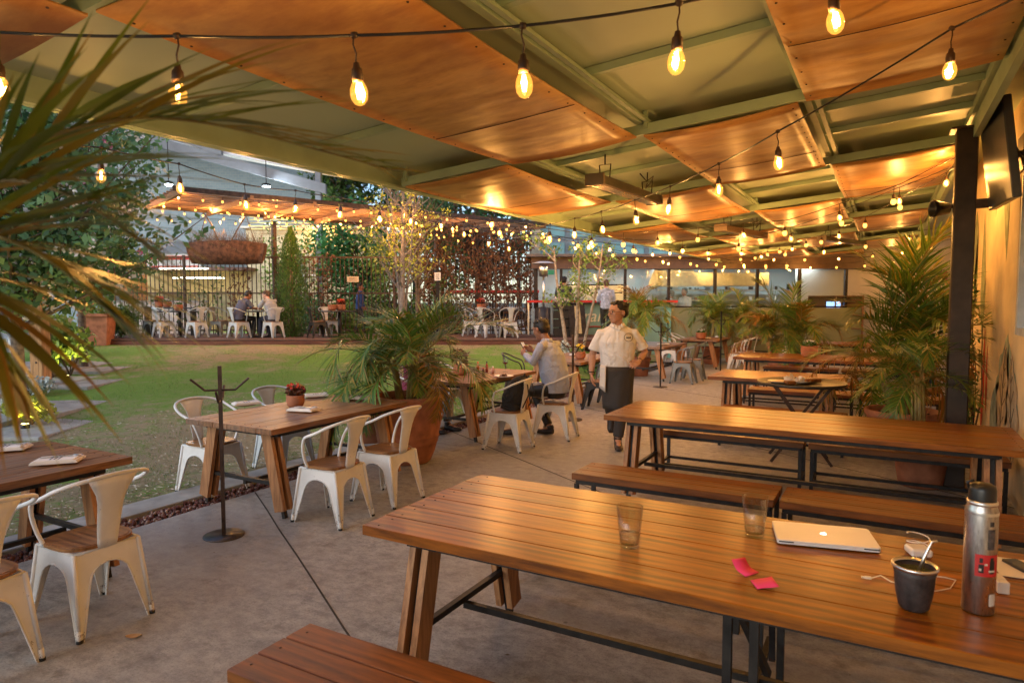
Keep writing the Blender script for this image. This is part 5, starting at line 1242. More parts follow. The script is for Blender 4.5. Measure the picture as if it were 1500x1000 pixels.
# timber posts on the left, with base plates
for k, (x, d, z1, lb) in enumerate([(57, 11.4, 3.3, 'nearest thick timber post standing left of the lawn'), (130, 18.6, 3.2, 'farther timber post left of the lawn near the terracotta planter')]):
    p = gz(x, d); r = empty('timber_post', p, YAW, lb, 'post', 'timber posts left of the lawn'); g = MB(); g.box((0, 0, z1/2+.08), (.22, .22, z1), bev=.012); g.build('shaft', M['post'], r)
    g = MB(); g.box((0, 0, .04), (.26, .26, .08)); 
    g.build('base_plate', M['steel'], r); g = MB()
    for z in (.35, 1.25): g.lathe([(0, .008), (.014, .008), (.016, 0)], 10, (0, -.112, z+.08), 0, True, Euler((radians(90), 0, 0)).to_matrix())
    g.build('bolts', M['steel'], r)
bp = empty('square_planter', gz(144, 17.8), YAW+.2, 'tapered terracotta planter at the left end of the deck', 'planter'); g = MB()
g.add([(-.26, -.26, 0), (.26, -.26, 0), (.26, .26, 0), (-.26, .26, 0), (-.34, -.34, .82), (.34, -.34, .82), (.34, .34, .82), (-.34, .34, .82)], [(0, 3, 2, 1), (0, 1, 5, 4), (1, 2, 6, 5), (2, 3, 7, 6), (3, 0, 4, 7)])
for s in range(4):
    q = Matrix.Rotation(s*pi/2, 3, 'Z'); g.bar(q @ V((-.35, -.35, .80)), q @ V((.35, -.35, .80)), .06, .07)
g.build('planter', M['terra'], bp); g = MB(); g.box((0, 0, .74), (.6, .6, .06)); g.build('soil', M['soil'], bp); g = MB(); leafblob(g, (0, 0, 1.0), (.35, .35, .3), 260, .12); g.build('foliage', M['greenl'], bp)
# ground lights
def glight(x, d, label, e=6, dz=0):
    p = gz(x, d); r = empty('ground_light', p, 0, label, 'light', 'small uplights in the planting'); g = MB(); g.lathe([(0, 0), (.05, 0), (.05, .07), (.04, .075)], 14); g.build('can', M['steel'], r)
    g = MB(); g.lathe([(0, .076), (.04, .076)], 14); g.build('lens', emit('uplight_lens', (1, .72, .2), 15), r)
    L = bpy.data.lights.new('uplight', 'SPOT'); L.energy = e; L.spot_size = radians(110); L.color = (1, .75, .2); L.shadow_soft_size = .04; o = bpy.data.objects.new('uplight', L); COL.objects.link(o); o.location = p+V((0, 0, .09)); o.rotation_euler = (pi, 0, 0)
glight(30, 8.35, 'uplight buried under the yellow glowing grass at the left', UPL); glight(94, 12.2, 'uplight under the tall yellow lit plant by the timber post', UPL*1.2); glight(105, 13.9, 'uplight among the silver plants between the timber posts', UPL*.5)
glight(62, 9.2, 'uplight at the corner of the silver groundcover', UPL*.5)
# left terrace glimpses: white chairs and low wall under the trees
for k, (x, d, lb) in enumerate([(8, 13.2, 'white chair on the left terrace nearest the view edge'), (30, 15, 'white chair on the left terrace behind the flowering tree trunk'), (92, 15.5, 'white chair on the left terrace beside the nearest timber post')]):
    p = gz(x, d); chair('c', p.x, p.y, 1.0+k, lb, p.z+.04, 'white chairs on the left terrace')
# far deck light glow
glight(238, 19.6, 'uplight behind the left round deck table', UPL*.5)
# patio heater
ph = empty('patio_heater', ud(796, 19.0, DZ), 0, 'tall grey patio heater with a flat round cap in front of the fence', 'heater')
g = MB(); g.lathe([(0, 0), (.23, 0), (.23, .05), (.20, .08), (.20, .82), (.05, .86), (0, .86)], 28); g.build('tank_housing', M['darkch'], ph)
g = MB(); g.tube([(0, 0, .85), (0, 0, 1.72)], .03, 10); g.build('pole', M['silver'], ph)
g = MB(); g.lathe([(0, 1.70), (.12, 1.70), (.13, 1.98), (.10, 2.02), (0, 2.02)], 20); g.build('burner', M['silver'], ph)
g = MB(); g.lathe([(.0, 2.13), (.15, 2.12), (.33, 2.07), (.34, 2.06), (.15, 2.10), (0, 2.11)], 30); g.build('cap', plain('pale_cap', (.62, .62, .6), .5, .2), ph)
# sign on fence, notice
def sign(x, y, d, w_, h_, c, label, text=None, tc=(.02, .02, .02), size=.1, depth=.02, rz=YAW, bg=None, name='sign'):
    p = dp(x, y, d); r = empty(name, p, rz, label, 'sign'); g = MB(); g.box((0, 0, 0), (w_, depth, h_)); g.build('board', plain(name+'_board', c, .6, 0, .05, 8), r)
    if text: txt(text, r, (0, -depth/2-.003, 0), size, tc)
    return r
def txt(s, parent, loc, size, c, rot=(radians(90), 0, 0), ext=.002, name='lettering', shear=0, offset=0, emi=0):
    cu = bpy.data.curves.new(name, 'FONT'); cu.body = s; cu.size = size; cu.align_x = 'CENTER'; cu.align_y = 'CENTER'; cu.extrude = ext; cu.shear = shear; cu.offset = offset
    o = bpy.data.objects.new('tmp', cu); COL.objects.link(o); bpy.context.view_layer.update(); me = bpy.data.meshes.new_from_object(o.evaluated_get(bpy.context.evaluated_depsgraph_get())); bpy.data.objects.remove(o)
    me.materials.clear(); me.materials.append(emit('letter_light', c, emi) if emi else plain('letter_paint', c, .6, 0, .05))
    return link(name, me, parent, loc, rot)
r = sign(517, 409, 20.5, .36, .17, (.5, .45, .36), 'small pale plaque on the fence above the man in the blue jacket'); 
g = MB()
for z in (-.04, .0, .04): g.box((0, -.012, z), (.26-.06*abs(z)*10, .004, .012))
g.build('text_lines', M['bench'], r)
r = sign(641, 405, 18.6, .17, .22, (.75, .74, .72), 'white notice fixed to a dark post between the palm and the fence'); g = MB(); g.box((0, .04, -.75), (.09, .05, 1.9)); g.build('post', M['steel'], r)
g = MB()
for k in range(5): g.box((0, -.012, -.07+k*.035), (.11-.02*(k % 2), .004, .01))
g.build('text_lines', M['black'], r)
# market hall and houses behind the fence -----------------------------
mh = empty('white_market_building', ud(250, 30, 0), YAW, 'large white building with pitched white roofs, brick front and grey awning behind the fence', 'building')
def BM(x, d, z): p = ud(x, d, z)-ud(250, 30, 0); q = Matrix.Rotation(-YAW, 3, 'Z') @ p; return q
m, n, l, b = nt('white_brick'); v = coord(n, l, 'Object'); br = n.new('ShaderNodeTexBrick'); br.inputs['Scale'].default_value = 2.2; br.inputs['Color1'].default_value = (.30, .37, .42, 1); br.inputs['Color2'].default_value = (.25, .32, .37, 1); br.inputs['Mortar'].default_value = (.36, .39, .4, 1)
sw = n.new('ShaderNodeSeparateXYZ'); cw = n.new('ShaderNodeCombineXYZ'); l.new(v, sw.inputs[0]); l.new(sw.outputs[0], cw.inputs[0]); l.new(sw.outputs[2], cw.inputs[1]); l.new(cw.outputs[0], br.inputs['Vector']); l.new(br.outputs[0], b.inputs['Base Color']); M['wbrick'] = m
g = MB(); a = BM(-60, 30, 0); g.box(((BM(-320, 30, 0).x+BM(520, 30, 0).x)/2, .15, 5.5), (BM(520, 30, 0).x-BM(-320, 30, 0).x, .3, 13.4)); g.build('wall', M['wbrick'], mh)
grey = plain('grey_awning', (.22, .23, .25), .7, 0, .05); roofw = plain('white_roof', (.82, .84, .86), .6, 0, .04, 1)
g = MB(); g.prism([BM(225, 29.9, 4.28), BM(405, 29.9, 4.28), BM(405, 29.0, 3.75), BM(225, 29.0, 3.75)], (0, 0, .06)); g.build('awning', grey, mh)
g = MB()
for k, (xa, za, xb, zb) in enumerate([(-40, 11.5, 300, 8.2), (40, 9.8, 480, 6.5), (150, 7.9, 560, 5.9)]):
    g.prism([BM(xa, 24.5, za), BM(xb, 24.5, zb), BM(xb, 29.5, zb+1.0), BM(xa, 29.5, za+1.0)], (0, 0, .10))
g.build('roof', roofw, mh)
g = MB()
for k, (xa, za, xb, zb) in enumerate([(-40, 10.9, 330, 7.2), (40, 8.9, 480, 5.9)]):
    g.prism([BM(xa, 24.3, za), BM(xb, 24.3, zb), BM(xb, 24.3, zb-.35), BM(xa, 24.3, za-.35)], (0, .2, 0))
g.build('roof_beam', grey, mh)
for x in (-60, 470): g = MB(); g.box(BM(x, 24.6, 4.2), (.2, .2, 8.4)); g.build('column', grey, mh)
g = MB(); yel = plain('yellow_shop_wall', (.62, .47, .20), .8, 0, .12, 2); g.box(((BM(205, 27, 0).x+BM(365, 27, 0).x)/2, BM(205, 27, 0).y+.1, 1.55), (BM(365, 27, 0).x-BM(205, 27, 0).x, .2, 3.0)); g.build('shop_front', yel, mh)
g = MB(); g.box((BM(300, 26.6, 0).x, BM(300, 26.6, 0).y, 2.98), (3.8, .9, .12)); g.build('shop_canopy', plain('brown_canopy', (.12, .06, .04), .7), mh)
g = MB(); g.box(BM(271, 26.1, 2.98), (1.9, .05, .05)); g.box(BM(292, 26.1, 2.62), (2.0, .05, .05)); g.build('tube_lamp', emit('fluorescent', (1, .93, .7), 6), mh)
g = MB()
for k in range(4): g.box(BM(215+k*38, 26.9, 1.35), (.75, .04, 1.3+.2*(k % 2)))
g.build('shop_window', plain('shop_glass', (.25, .2, .1), .2), mh)
for k, x in enumerate((247, 390)):
    p = dp(x, 268+3*k, 23.8); r = empty('spotlight', p, YAW, 'cold white spotlight under the white roofs, %s of the pair' % ('left', 'right')[k], 'light'); g = MB(); g.lathe([(0, -.05), (.14, -.05), (.16, .03), (0, .08)], 18); g.build('housing', M['steel'], r)
    g = MB(); g.ell((0, 0, -.06), (.13, .13, .05)); g.build('lens', emit('cold_lamp', (.75, .92, 1), 25), r); g = MB(); g.tube([(0, 0, .05), (0, 0, 2.0)], .015, 5); g.build('rod', M['steel'], r)
    L = bpy.data.lights.new('spot_lamp', 'POINT'); L.energy = COLD; L.color = (.75, .9, 1); L.shadow_soft_size = .12; o = bpy.data.objects.new('spot_lamp', L); COL.objects.link(o); o.location = p+V((0, 0, -.2))
# red and white banner strip on the far building
bn = empty('market_banner', ud(255, 28.9, 3.35), YAW, 'red and white striped market banner below the grey awning', 'banner'); g = MB(); g.box((0, 0, .22), (2.3, .04, .16)); g.box((.1, 0, -.18), (2.0, .04, .12)); g.build('red_stripe', mrd, bn); g = MB(); g.box((0, .03, 0), (2.4, .04, .75)); g.build('white_cloth', M['napkin'], bn)
# orange brick pillar left
bl = empty('orange_building', ud(178, 24.5, 0), YAW, 'orange rendered corner of a small building behind the fence at the left', 'building'); g = MB(); g.box((0, .5, 1.6), (.9, 1, 3.2)); g.build('wall', plain('orange_render', (.5, .2, .06), .8), bl); g = MB(); g.box((0, .5, 3.25), (1.1, 1.2, .1)); g.build('cornice', M['wallwhite'], bl)
g = MB(); g.box((.05, -.012, 1.7), (.4, .03, .8)); g.build('window', plain('dark_window', (.06, .07, .08), .2), bl)
lw = empty('white_garden_wall', ud(235, 22.2, 0), YAW, 'low white wall behind the fence at the left', 'wall'); g = MB(); g.box((0, 0, .95), (3.0, .15, 1.5)); g.build('wall', M['wallwhite'], lw); g = MB(); g.box((0, 0, 1.72), (3.1, .22, .05)); g.build('coping', M['concretepath'], lw)
# beige house with blinds in the centre back
bh = empty('beige_house', ud(480, 27, 0), YAW, 'beige house with a shuttered window and a lit slatted roof terrace behind the cypress', 'house'); g = MB(); g.box((-.6, .8, 2.3), (5.2, 1.6, 4.6)); g.build('wall', plain('beige_render', (.55, .45, .28), .8, 0, .06), bh)
g = MB(); g.box((-.3, -.02, 3.15), (1.3, .05, .75)); g.build('window', plain('brown_shutter', (.25, .19, .11), .6), bh); g = MB()
for s in (-1, 1): g.box((-.3+s*.68, -.04, 3.15), (.06, .06, .87))
for s in (-1, 1): g.box((-.3, -.04, 3.15+s*.405), (1.30, .06, .06))
g.build('window_frame', M['wallwhite'], bh)
g = MB()
for k in range(9): g.box((-.9, -.35, 4.55+k*.12), (4.0, .03, .05))
g.build('lit_slats', plain('yellow_slats', (.75, .6, .25), .6), bh)
g = MB(); g.box((-.6, .8, 4.65), (5.5, 2.0, .08)); g.build('roof', M['wallwhite'], bh)
lamp(ud(470, 26.4, 4.3), 30*COLD/60, .1)
# trees beyond the fence
for k, (x, d, h, tr_, mt_, sp, nb, lb, cl, ls) in enumerate([(525, 24.6, 3.9, .1, 'greenb', 1.7, 30, 'vivid green tree behind the fence left of the bare tree', 16, .17), (505, 29, 7.5, .16, 'green', 2.6, 30, 'tall dark tree rising over the pergola', 16, .22), (430, 24, 3.0, .09, 'greenl', 1.3, 20, 'light green shrub tree behind the cypress', 14, .13),
    (580, 23.4, 3.2, .09, 'greenl', 1.4, 24, 'leafy tree behind the fence straight behind the bare tree', 14, .13), (648, 23.5, 5.4, .1, 'green', 1.3, 34, 'dark green tree behind the white notice', 14, .13), (700, 24.5, 4.6, .1, 'brownl', 1.3, 26, 'rust coloured tree behind the brown climbers', 12, .14), (610, 30, 8.5, .2, 'greenb', 2.6, 30, 'far tall tree at the centre between pergola and canopy', 16, .24), (760, 27, 6.2, .12, 'green', 1.6, 22, 'dark tree left of the glass building', 13, .16), (700, 33, 8.5, .2, 'green', 2.9, 30, 'farthest dark tree above the pergola', 16, .26)]):
    tree('street_tree', ud(x, d, 0), h, tr_, lb, 'tree', M[mt_], .95, 'trees beyond the fence', 100+k, nb=nb, spread=sp, cl=cl, lsz=ls, cr_=.42)
for k, (x, d, s, mt_, lb) in enumerate([(420, 21.8, .8, 'greenl', 'shrub seen through the fence right behind the cypress'), (475, 22, .85, 'green', 'shrub seen through the fence behind the dark deck chair'), (520, 22.3, .9, 'greenl', 'shrub seen through the fence behind the man in the blue jacket'), (565, 22, .8, 'green', 'shrub seen through the fence left of the bare trunk'), (610, 22, .85, 'green', 'shrub seen through the fence right of the bare trunk'), (655, 22, .8, 'greenl', 'shrub seen through the fence behind the notice'), (455, 24, 1.2, 'greenb', 'bright shrub behind the fence between the cypress and the plaque'), (545, 24, 1.2, 'green', 'dark shrub behind the fence beside the plaque')]):
    bush('hedge_shrub', ud(x, d, 0), (s, s*.7, s*1.05), lb, M[mt_], 2200, .11, seed=120+k, group='shrubs beyond the fence')
# parked car seen through the fence
car = empty('parked_car', ud(722, 24.4, .05), YAW+.12, 'white car parked beyond the fence behind the brown climbers', 'car')
g = MB(); prof = [(-2.1, .35), (-2.15, .75), (-1.6, .92), (-1.0, .98), (-.45, 1.45), (.9, 1.48), (1.6, 1.02), (2.1, .92), (2.15, .4)]
wdt = .85; out = [(x, -wdt, z) for x, z in prof]; g.prism(out, (0, wdt*2, 0)); g.build('body', plain('car_paint', (.66, .72, .78), .25, .1, .03, 2, 0), car)
g = MB()
cgl = plain('car_glass', (.03, .04, .05), .08)
for s in (-1, 1):
    for q in ([(-.93, s*.856, 1.0), (-.42, s*.856, 1.38), (.15, s*.856, 1.40), (.15, s*.856, 1.0)], [(.22, s*.856, 1.0), (.22, s*.856, 1.40), (.86, s*.856, 1.40), (1.4, s*.856, 1.03)]):
        g = MB(); g.prism(q, (0, s*.006, 0)); g.build('window', cgl, car)
for x in (-1.35, 1.35):
    for s in (-1, 1):
        g = MB(); Mx = Euler((radians(90), 0, 0)).to_matrix(); g.lathe([(0, -.1), (.32, -.1), (.34, -.06), (.34, .06), (.32, .1), (0, .1)], 22, (x, s*.80, .33), 0, True, Mx); w_ = g.build('wheel', M['rubber'], car); g = MB(); g.lathe([(0, .0), (.2, .0), (.21, .012), (0, .02)], 16, (x, s*.905, .33), 0, True, Euler((radians(-90*s), 0, 0)).to_matrix()); g.build('rim', M['silver'], w_)
g = MB(); g.box((-2.13, -.6, .72), (.06, .3, .12)); g.build('headlight', M['napkin'], car); g = MB(); g.box((2.13, -.6, .78), (.06, .3, .14)); g.build('tail_light', mrd, car)
rl = empty('red_rail', ud(722, 22.6, 2.05), YAW, 'red painted rail seen through the brown climbers', 'rail'); g = MB(); g.box((0, 0, 0), (3.1, .06, .09)); g.build('rail', mrd, rl)
for x in (-1.5, 0, 1.5): g = MB(); g.box((x, .05, -1.0), (.06, .05, 2.0)); g.build('post', M['steel'], rl)
# ---------------------------------------------------------------- kitchen and bar
KD = 20.3
kt = empty('kitchen_building', ud(1000, KD, 0), YAW, 'open kitchen pavilion with dark steel windows over a green counter wall', 'building')
def KX(x, d=KD): return (x-1000)/F_PX*d
teal = plain('teal_paint', (.20, .36, .29), .6, 0, .08, 1.2); olive = plain('olive_paint', (.25, .26, .14), .7, 0, .08, 1.2); aqua = plain('aqua_paint', (.18, .5, .47), .55, 0, .05)
g = MB(); xa, xb = KX(812), KX(980); g.box(((xa+xb)/2, .12, (1.68)/2), (xb-xa, .24, 1.68)); g.build('bar_front', aqua if 0 else teal, kt)
g = MB(); xa, xb = KX(980), KX(1262); g.box(((xa+xb)/2, .12, .765), (xb-xa-.005, .24, 1.53)); g.build('low_wall', olive, kt)
g = MB(); g.box((KX(978.5), -.0, .765), (.11, .30, 1.53)); g.build('aqua_pilaster', aqua, kt)
g = MB(); xa, xb = KX(772), KX(990); g.box(((xa+xb)/2, .0, 1.72), (xb-xa, .42, .07)); g.build('bar_top', mrd, kt)
g = MB(); g.box((KX(774), .0, .84), (.05, .05, 1.68)); g.build('bar_leg', M['silver'], kt)
g = MB()
zb = 2.70
for x in (784, 822, 916, 980, 1048, 1110, 1172, 1240): g.box((KX(x), .12, (1.5+zb)/2), (.08, .10, zb-1.5-.02))
for z, t in ((1.56, .05), ): g.box(((KX(980)+KX(1240))/2, .12, z), (KX(1240)-KX(980)-.1, .13, .05))
g.box(((KX(822)+KX(916))/2, .14, 2.22), (KX(916)-KX(822)-.1, .04, .04)); g.box((KX(890), .15, 1.98), (.9, .03, .03)); g.box((KX(878), .15, 2.1), (.03, .03, .7))
g.build('window_frame', M['steel'], kt)
g = MB(); xa, xb = KX(778), KX(1262); g.box(((xa+xb)/2, .10, 2.87), (xb-xa, .30, .34)); g.build('fascia_band', plain('brown_fascia', (.10, .06, .045), .6), kt)
g = MB(); g.box(((xa+xb)/2, 1.6, 3.08), (xb-xa+.3, 3.9, .08)); g.build('roof', plain('dark_roof', (.12, .10, .09), .6), kt)
inn = plain('kitchen_tile', (.55, .58, .56), .4, 0, .06, 1.5)
g = MB(); g.box(((xa+xb)/2, 3.3, 1.5), (xb-xa, .1, 3.0)); g.build('back_wall', inn, kt); g = MB(); g.box(((xa+xb)/2, 1.8, .3), (xb-xa, 3.0, .06)); g.build('floor_slab', M['concretepath'], kt)
g = MB(); g.box((KX(1060), 1.7, 2.42), (3.6, 1.0, .42)); g.prism([(KX(960), 1.2, 2.2), (KX(1040), 1.2, 2.2), (KX(1030), 1.2, 2.75), (KX(970), 1.2, 2.75)], (0, .9, 0)); g.build('extractor_hood', M['silver'], kt)
g = MB(); g.box((KX(880), 2.4, 2.0), (2.4, .5, .5)); g.box((KX(900), 2.9, 1.5), (3.0, .3, .04)); g.box((KX(900), 2.9, 1.9), (3.0, .3, .04)); g.box((KX(1100), 2.8, 1.75), (4.5, .5, .04)); g.box((KX(1100), 2.8, 2.1), (4.5, .4, .04)); g.build('shelving', M['silver'], kt)
g = MB(); rnd = random.Random(9)
for k in range(80):
    x = rnd.uniform(KX(840), KX(1235)); z = rnd.choice((1.77, 2.12, 1.52)); h_ = .06+.12*rnd.random(); g.box((x, 2.75, z+h_/2+.005), (.05+.08*rnd.random(), .1, h_), 0, rnd.randrange(4))
g.build('crockery', [M['napkin'], M['terra'], M['steel'], M['silver']], kt)
g = MB()
for x in (850, 960, 1075, 1150, 1200): g.box((KX(x), 1.6, 2.98), (1.0, .12, .04))
g.build('tube_lamp', emit('kitchen_tube', (.85, .95, 1), 9), kt)
for x in (860, 960, 1075, 1190):
    L = bpy.data.lights.new('kitchen_lamp', 'AREA'); L.energy = KIT; L.color = (.8, .92, 1); L.shape = 'RECTANGLE'; L.size = 1.2; L.size_y = .3; o = bpy.data.objects.new('kitchen_lamp', L); COL.objects.link(o); q = Matrix.Rotation(YAW, 3, 'Z') @ V((KX(x), 1.6, 2.93)); o.location = kt.location+q
g = MB(); xa, xb = KX(822), KX(1240); g.box(((xa+xb)/2, .16, (1.6+zb)/2), (xb-xa, .008, zb-1.62)); g.build('pane', glass('window_glass', (.9, .95, .94), .03, thin=.78), kt)
t_ = txt('Paraíso', kt, (KX(866), -.006, 1.27), .52, (.72, .68, .45), shear=.25, ext=.006); t_.name = 'lettering'
g = MB(); g.tube([(KX(845), -.012, .93), (KX(872), -.012, .97), (KX(905), -.012, .90)], .02, 5); g.build('lettering_flourish', plain('letter_red', (.45, .08, .05), .6), kt)
gs = MB(); gs.box((KX(800), -.012, 2.45), (.02, .01, .02))
es = sign(805, 399, 20.2, .28, .14, (.02, .25, .14), 'small green exit sign inside the left kitchen window')
# upper glass building behind the kitchen
ub = empty('glass_building', ud(900, 25.5, 0), YAW, 'teal glazed upper storey of a building behind the kitchen roof', 'building'); 
g = MB(); g.box((.6, .3, 3.2), (7.6, .4, 6.4)); g.build('wall', plain('grey_panel', (.22, .25, .26), .6), ub)
tg = plain('teal_glass', (.22, .42, .42), .12, 0, .2, .8, .02, c2=(.12, .22, .22))
for k in range(5):
    for z, h_ in ((3.55, .75), (4.6, .9)): g = MB(); g.box((-2.55+k*1.5, .08, z), (1.3, .05, h_)); w_ = g.build('window', tg, ub); 
g = MB(); g.box((3.2, .0, 4.35), (3.0, .5, .8)); g.build('sky_panel', plain('blue_white_panel', (.6, .72, .8), .5), ub)
g = MB(); g.box((-3.0, -.05, 3.2), (.35, .3, 6.4)); g.box((.6, .0, 3.02), (7.8, .6, .12)); g.build('pilaster', plain('lit_stone', (.5, .43, .3), .7), ub)
# back white wall
bw = empty('white_back_wall', (-.6, 23.6, 0), 0, 'long white rendered wall closing the right end of the patio', 'wall')
g = MB(); g.box((.9, .1, 1.85), (5.8, .2, 3.7)); g.build('render', M['wallwhite'], bw)
g = MB(); g.box((3.9, -5.6, 1.85), (.2, 11.4, 3.7)); g.build('return_wall', M['wallwhite'], bw)
g = MB(); g.box((.9, -.012, .06), (5.6, .025, .12)); g.build('skirting', plain('grey_skirting', (.2, .18, .16), .7), bw)
def s2(x, y, Y, w_, h_, c, label):
    d = (FW*F_PX+RT*(x-750)+UP*(500-y)); p = CAM+d*(Y/d.y); r = empty('safety_sign', p, 0, label, 'sign'); g = MB(); g.box((0, 0, 0), (w_, .012, h_)); g.build('board', plain('sign_red', c, .6), r); return r
r = s2(1355, 411, 23.45, .34, .26, (.6, .02, .03), 'red fire extinguisher sign with white pictogram on the white wall')
g = MB(); g.box((-.075, -.009, -.02), (.06, .006, .15)); g.box((-.065, -.009, .075), (.03, .006, .03)); g.box((-.02, -.009, .085), (.07, .006, .012)); g.prism([(.02, -.008, .03), (.12, -.008, .03), (.07, -.008, -.06)], (0, -.004, 0)); g.box((.07, -.010, .06), (.03, .006, .06)); g.build('pictogram', M['napkin'], r)
s2(1380, 404, 23.45, .26, .26, (.35, .16, .12), 'square brownish notice right of the red extinguisher sign')
fx = empty('fire_extinguisher', V((.9, 23.3, 1.0)), 0, 'red fire extinguisher hanging on the white wall below its sign', 'extinguisher'); g = MB(); g.lathe([(0, 0), (.075, 0), (.08, .02), (.08, .4), (.05, .47), (.025, .49), (0, .49)], 18); g.build('cylinder', mrd, fx); g = MB(); g.box((0, 0, .52), (.1, .03, .05)); g.tube([(.03, 0, .5), (.11, -.02, .4), (.09, -.03, .15)], .012, 6); g.build('valve_and_hose', M['black'], fx)
# bookcase with a small screen
bc = empty('bookcase', V((-1.35, 22.9, 0)), 0, 'brown timber bookcase with rows of bottles against the white wall', 'bookcase')
g = MB(); g.box((0, .2, .95), (1.5, .04, 1.9))
for x in (-.75, 0, .75): g.box((x, 0, .95), (.04, .36, 1.9))
for z in (.1, .5, .9, 1.3, 1.88): g.box((-.375, 0, z), (.70, .36, .035)); g.box((.375, 0, z), (.70, .36, .035))
g.build('shelves', wood('dark_wood', (.14, .06, .03), (.24, .11, .05), .5), bc)
g = MB()
for k in range(44):
    x = rnd.choice((-.375, .375))+rnd.uniform(-.3, .3); z = rnd.choice((.12, .52, .92)); h_ = .2+.1*rnd.random(); g.tube([(x, -.05, z), (x, -.05, z+h_*.6), (x, -.05, z+h_*.75), (x, -.05, z+h_)], [.035, .035, .013, .012], 7, rnd.randrange(3))
g.build('bottles', [M['greenl'], plain('brown_bottle', (.1, .05, .02), .2), M['terra']], bc)
sc_ = empty('till_screen', V((-1.45, 22.55, 1.62)), .5, 'small lit blue screen on top of the bookcase', 'screen'); sc_.location.z = 1.9+.18
sc_.location = V((-1.42, 22.78, 1.322)); g = MB(); g.box((0, 0, .01), (.22, .16, .02)); g.tube([(0, 0, .02), (0, 0, .16)], .015, 6); g.build('stand', M['black'], sc_)
g = MB(); g.box((0, -.02, .26), (.46, .03, .29)); g.build('case', M['black'], sc_); g = MB(); g.box((0, -.037, .26), (.43, .004, .26)); g.build('display', emit('blue_display', (.25, .45, .9), 1.6), sc_)
# sandwich board, rubbish bin stack
sb = empty('sandwich_board', ud(848, 18.9, DZ), YAW+.25, 'dark leaning chalkboard with a painted gold reflection beside the slim tree', 'board')
Mx = Euler((radians(-16), 0, 0)).to_matrix(); g = MB(); g.box(Mx @ V((0, 0, .5)), (.5, .03, 1.0), 0, 0, Mx); g.build('front_board', M['steel'], sb); Mx2 = Euler((radians(16), 0, 0)).to_matrix(); g = MB(); g.box(Mx2 @ V((0, 0, .5))+V((0, .52, 0)), (.5, .03, 1.0), 0, 0, Mx2); g.build('rear_board', M['steel'], sb)
g = MB(); g.box(Mx @ V((.02, -.018, .5)), (.16, .006, .8), 0, 0, Mx); g.build('gold_reflection_strip', plain('painted_gold_reflection', (.5, .4, .2), .4), sb)  # gold reflection on the dark board, put in as a coloured strip
cr_ = empty('stacked_crates', ud(822, 19.2, DZ), YAW, 'dark stacked crates with white cloths beside the patio heater', 'crates'); g = MB()
for k in range(4):
    for s in (-1, 1): g.box((0, s*.17, .13+k*.25), (.46, .02, .22)); g.box((s*.22, 0, .13+k*.25), (.02, .32, .22))
    g.box((0, 0, .03+k*.25), (.42, .32, .02))
g.build('crate', M['black'], cr_); g = MB(); leafblob(g, (0, 0, 1.05), (.22, .15, .06), 60, .12, ar=.8); g.build('cloths', M['napkin'], cr_)
# ---------------------------------------------------------------- people
def remesh(g, vox, smooth=3):
    me = g.mesh('tmp', [M['skin']]); o = bpy.data.objects.new('tmp', me); COL.objects.link(o)
    a = o.modifiers.new('r', 'REMESH'); a.mode = 'VOXEL'; a.voxel_size = vox; a.use_smooth_shade = True
    if smooth: s_ = o.modifiers.new('s', 'SMOOTH'); s_.iterations = smooth; s_.factor = .5
    bpy.context.view_layer.update(); r = bpy.data.meshes.new_from_object(o.evaluated_get(bpy.context.evaluated_depsgraph_get())); bpy.data.objects.remove(o)
    r.materials.clear(); return r
def skinm(name, c):
    return plain(name, c, .5, 0, .08, 14, .05, sub=.12)
M['skin'] = skinm('tan_skin', (.50, .26, .165)); M['skin2'] = skinm('light_skin', (.58, .34, .25)); M['skind'] = skinm('brown_skin', (.35, .16, .09))
def cloth(name, c, bm=.25, sc=7, var=.06, rough=.85):
    m, n, l, b = nt(name); v = coord(n, l); f = noise(n, l, v, sc, 4, .6)
    l.new(ramp(n, l, f, [(.3, tuple(x*(1-var*2) for x in c)), (.7, c)]), b.inputs['Base Color']); b.inputs['Roughness'].default_value = rough
    w_ = n.new('ShaderNodeTexNoise'); w_.inputs['Scale'].default_value = sc; w_.inputs['Detail'].default_value = 2; w_.inputs['Distortion'].default_value = 1.6; l.new(v, w_.inputs['Vector']); bump(n, l, b, w_.outputs[0], bm*2.2, .035)
    return m
M['hair'] = plain('black_hair', (.009, .006, .005), .5, 0, .4, 40, .6)
M['hairb'] = plain('brown_hair', (.10, .055, .03), .55, 0, .3, 40, .6)
M['shoe'] = plain('dark_shoe', (.03, .022, .02), .5)
M['eyew'] = plain('eye_white', (.6, .55, .5), .3, 0, .02); M['iris'] = plain('dark_iris', (.02, .01, .008), .2)
X, Y, Z = V((1, 0, 0)), V((0, 1, 0)), V((0, 0, 1))
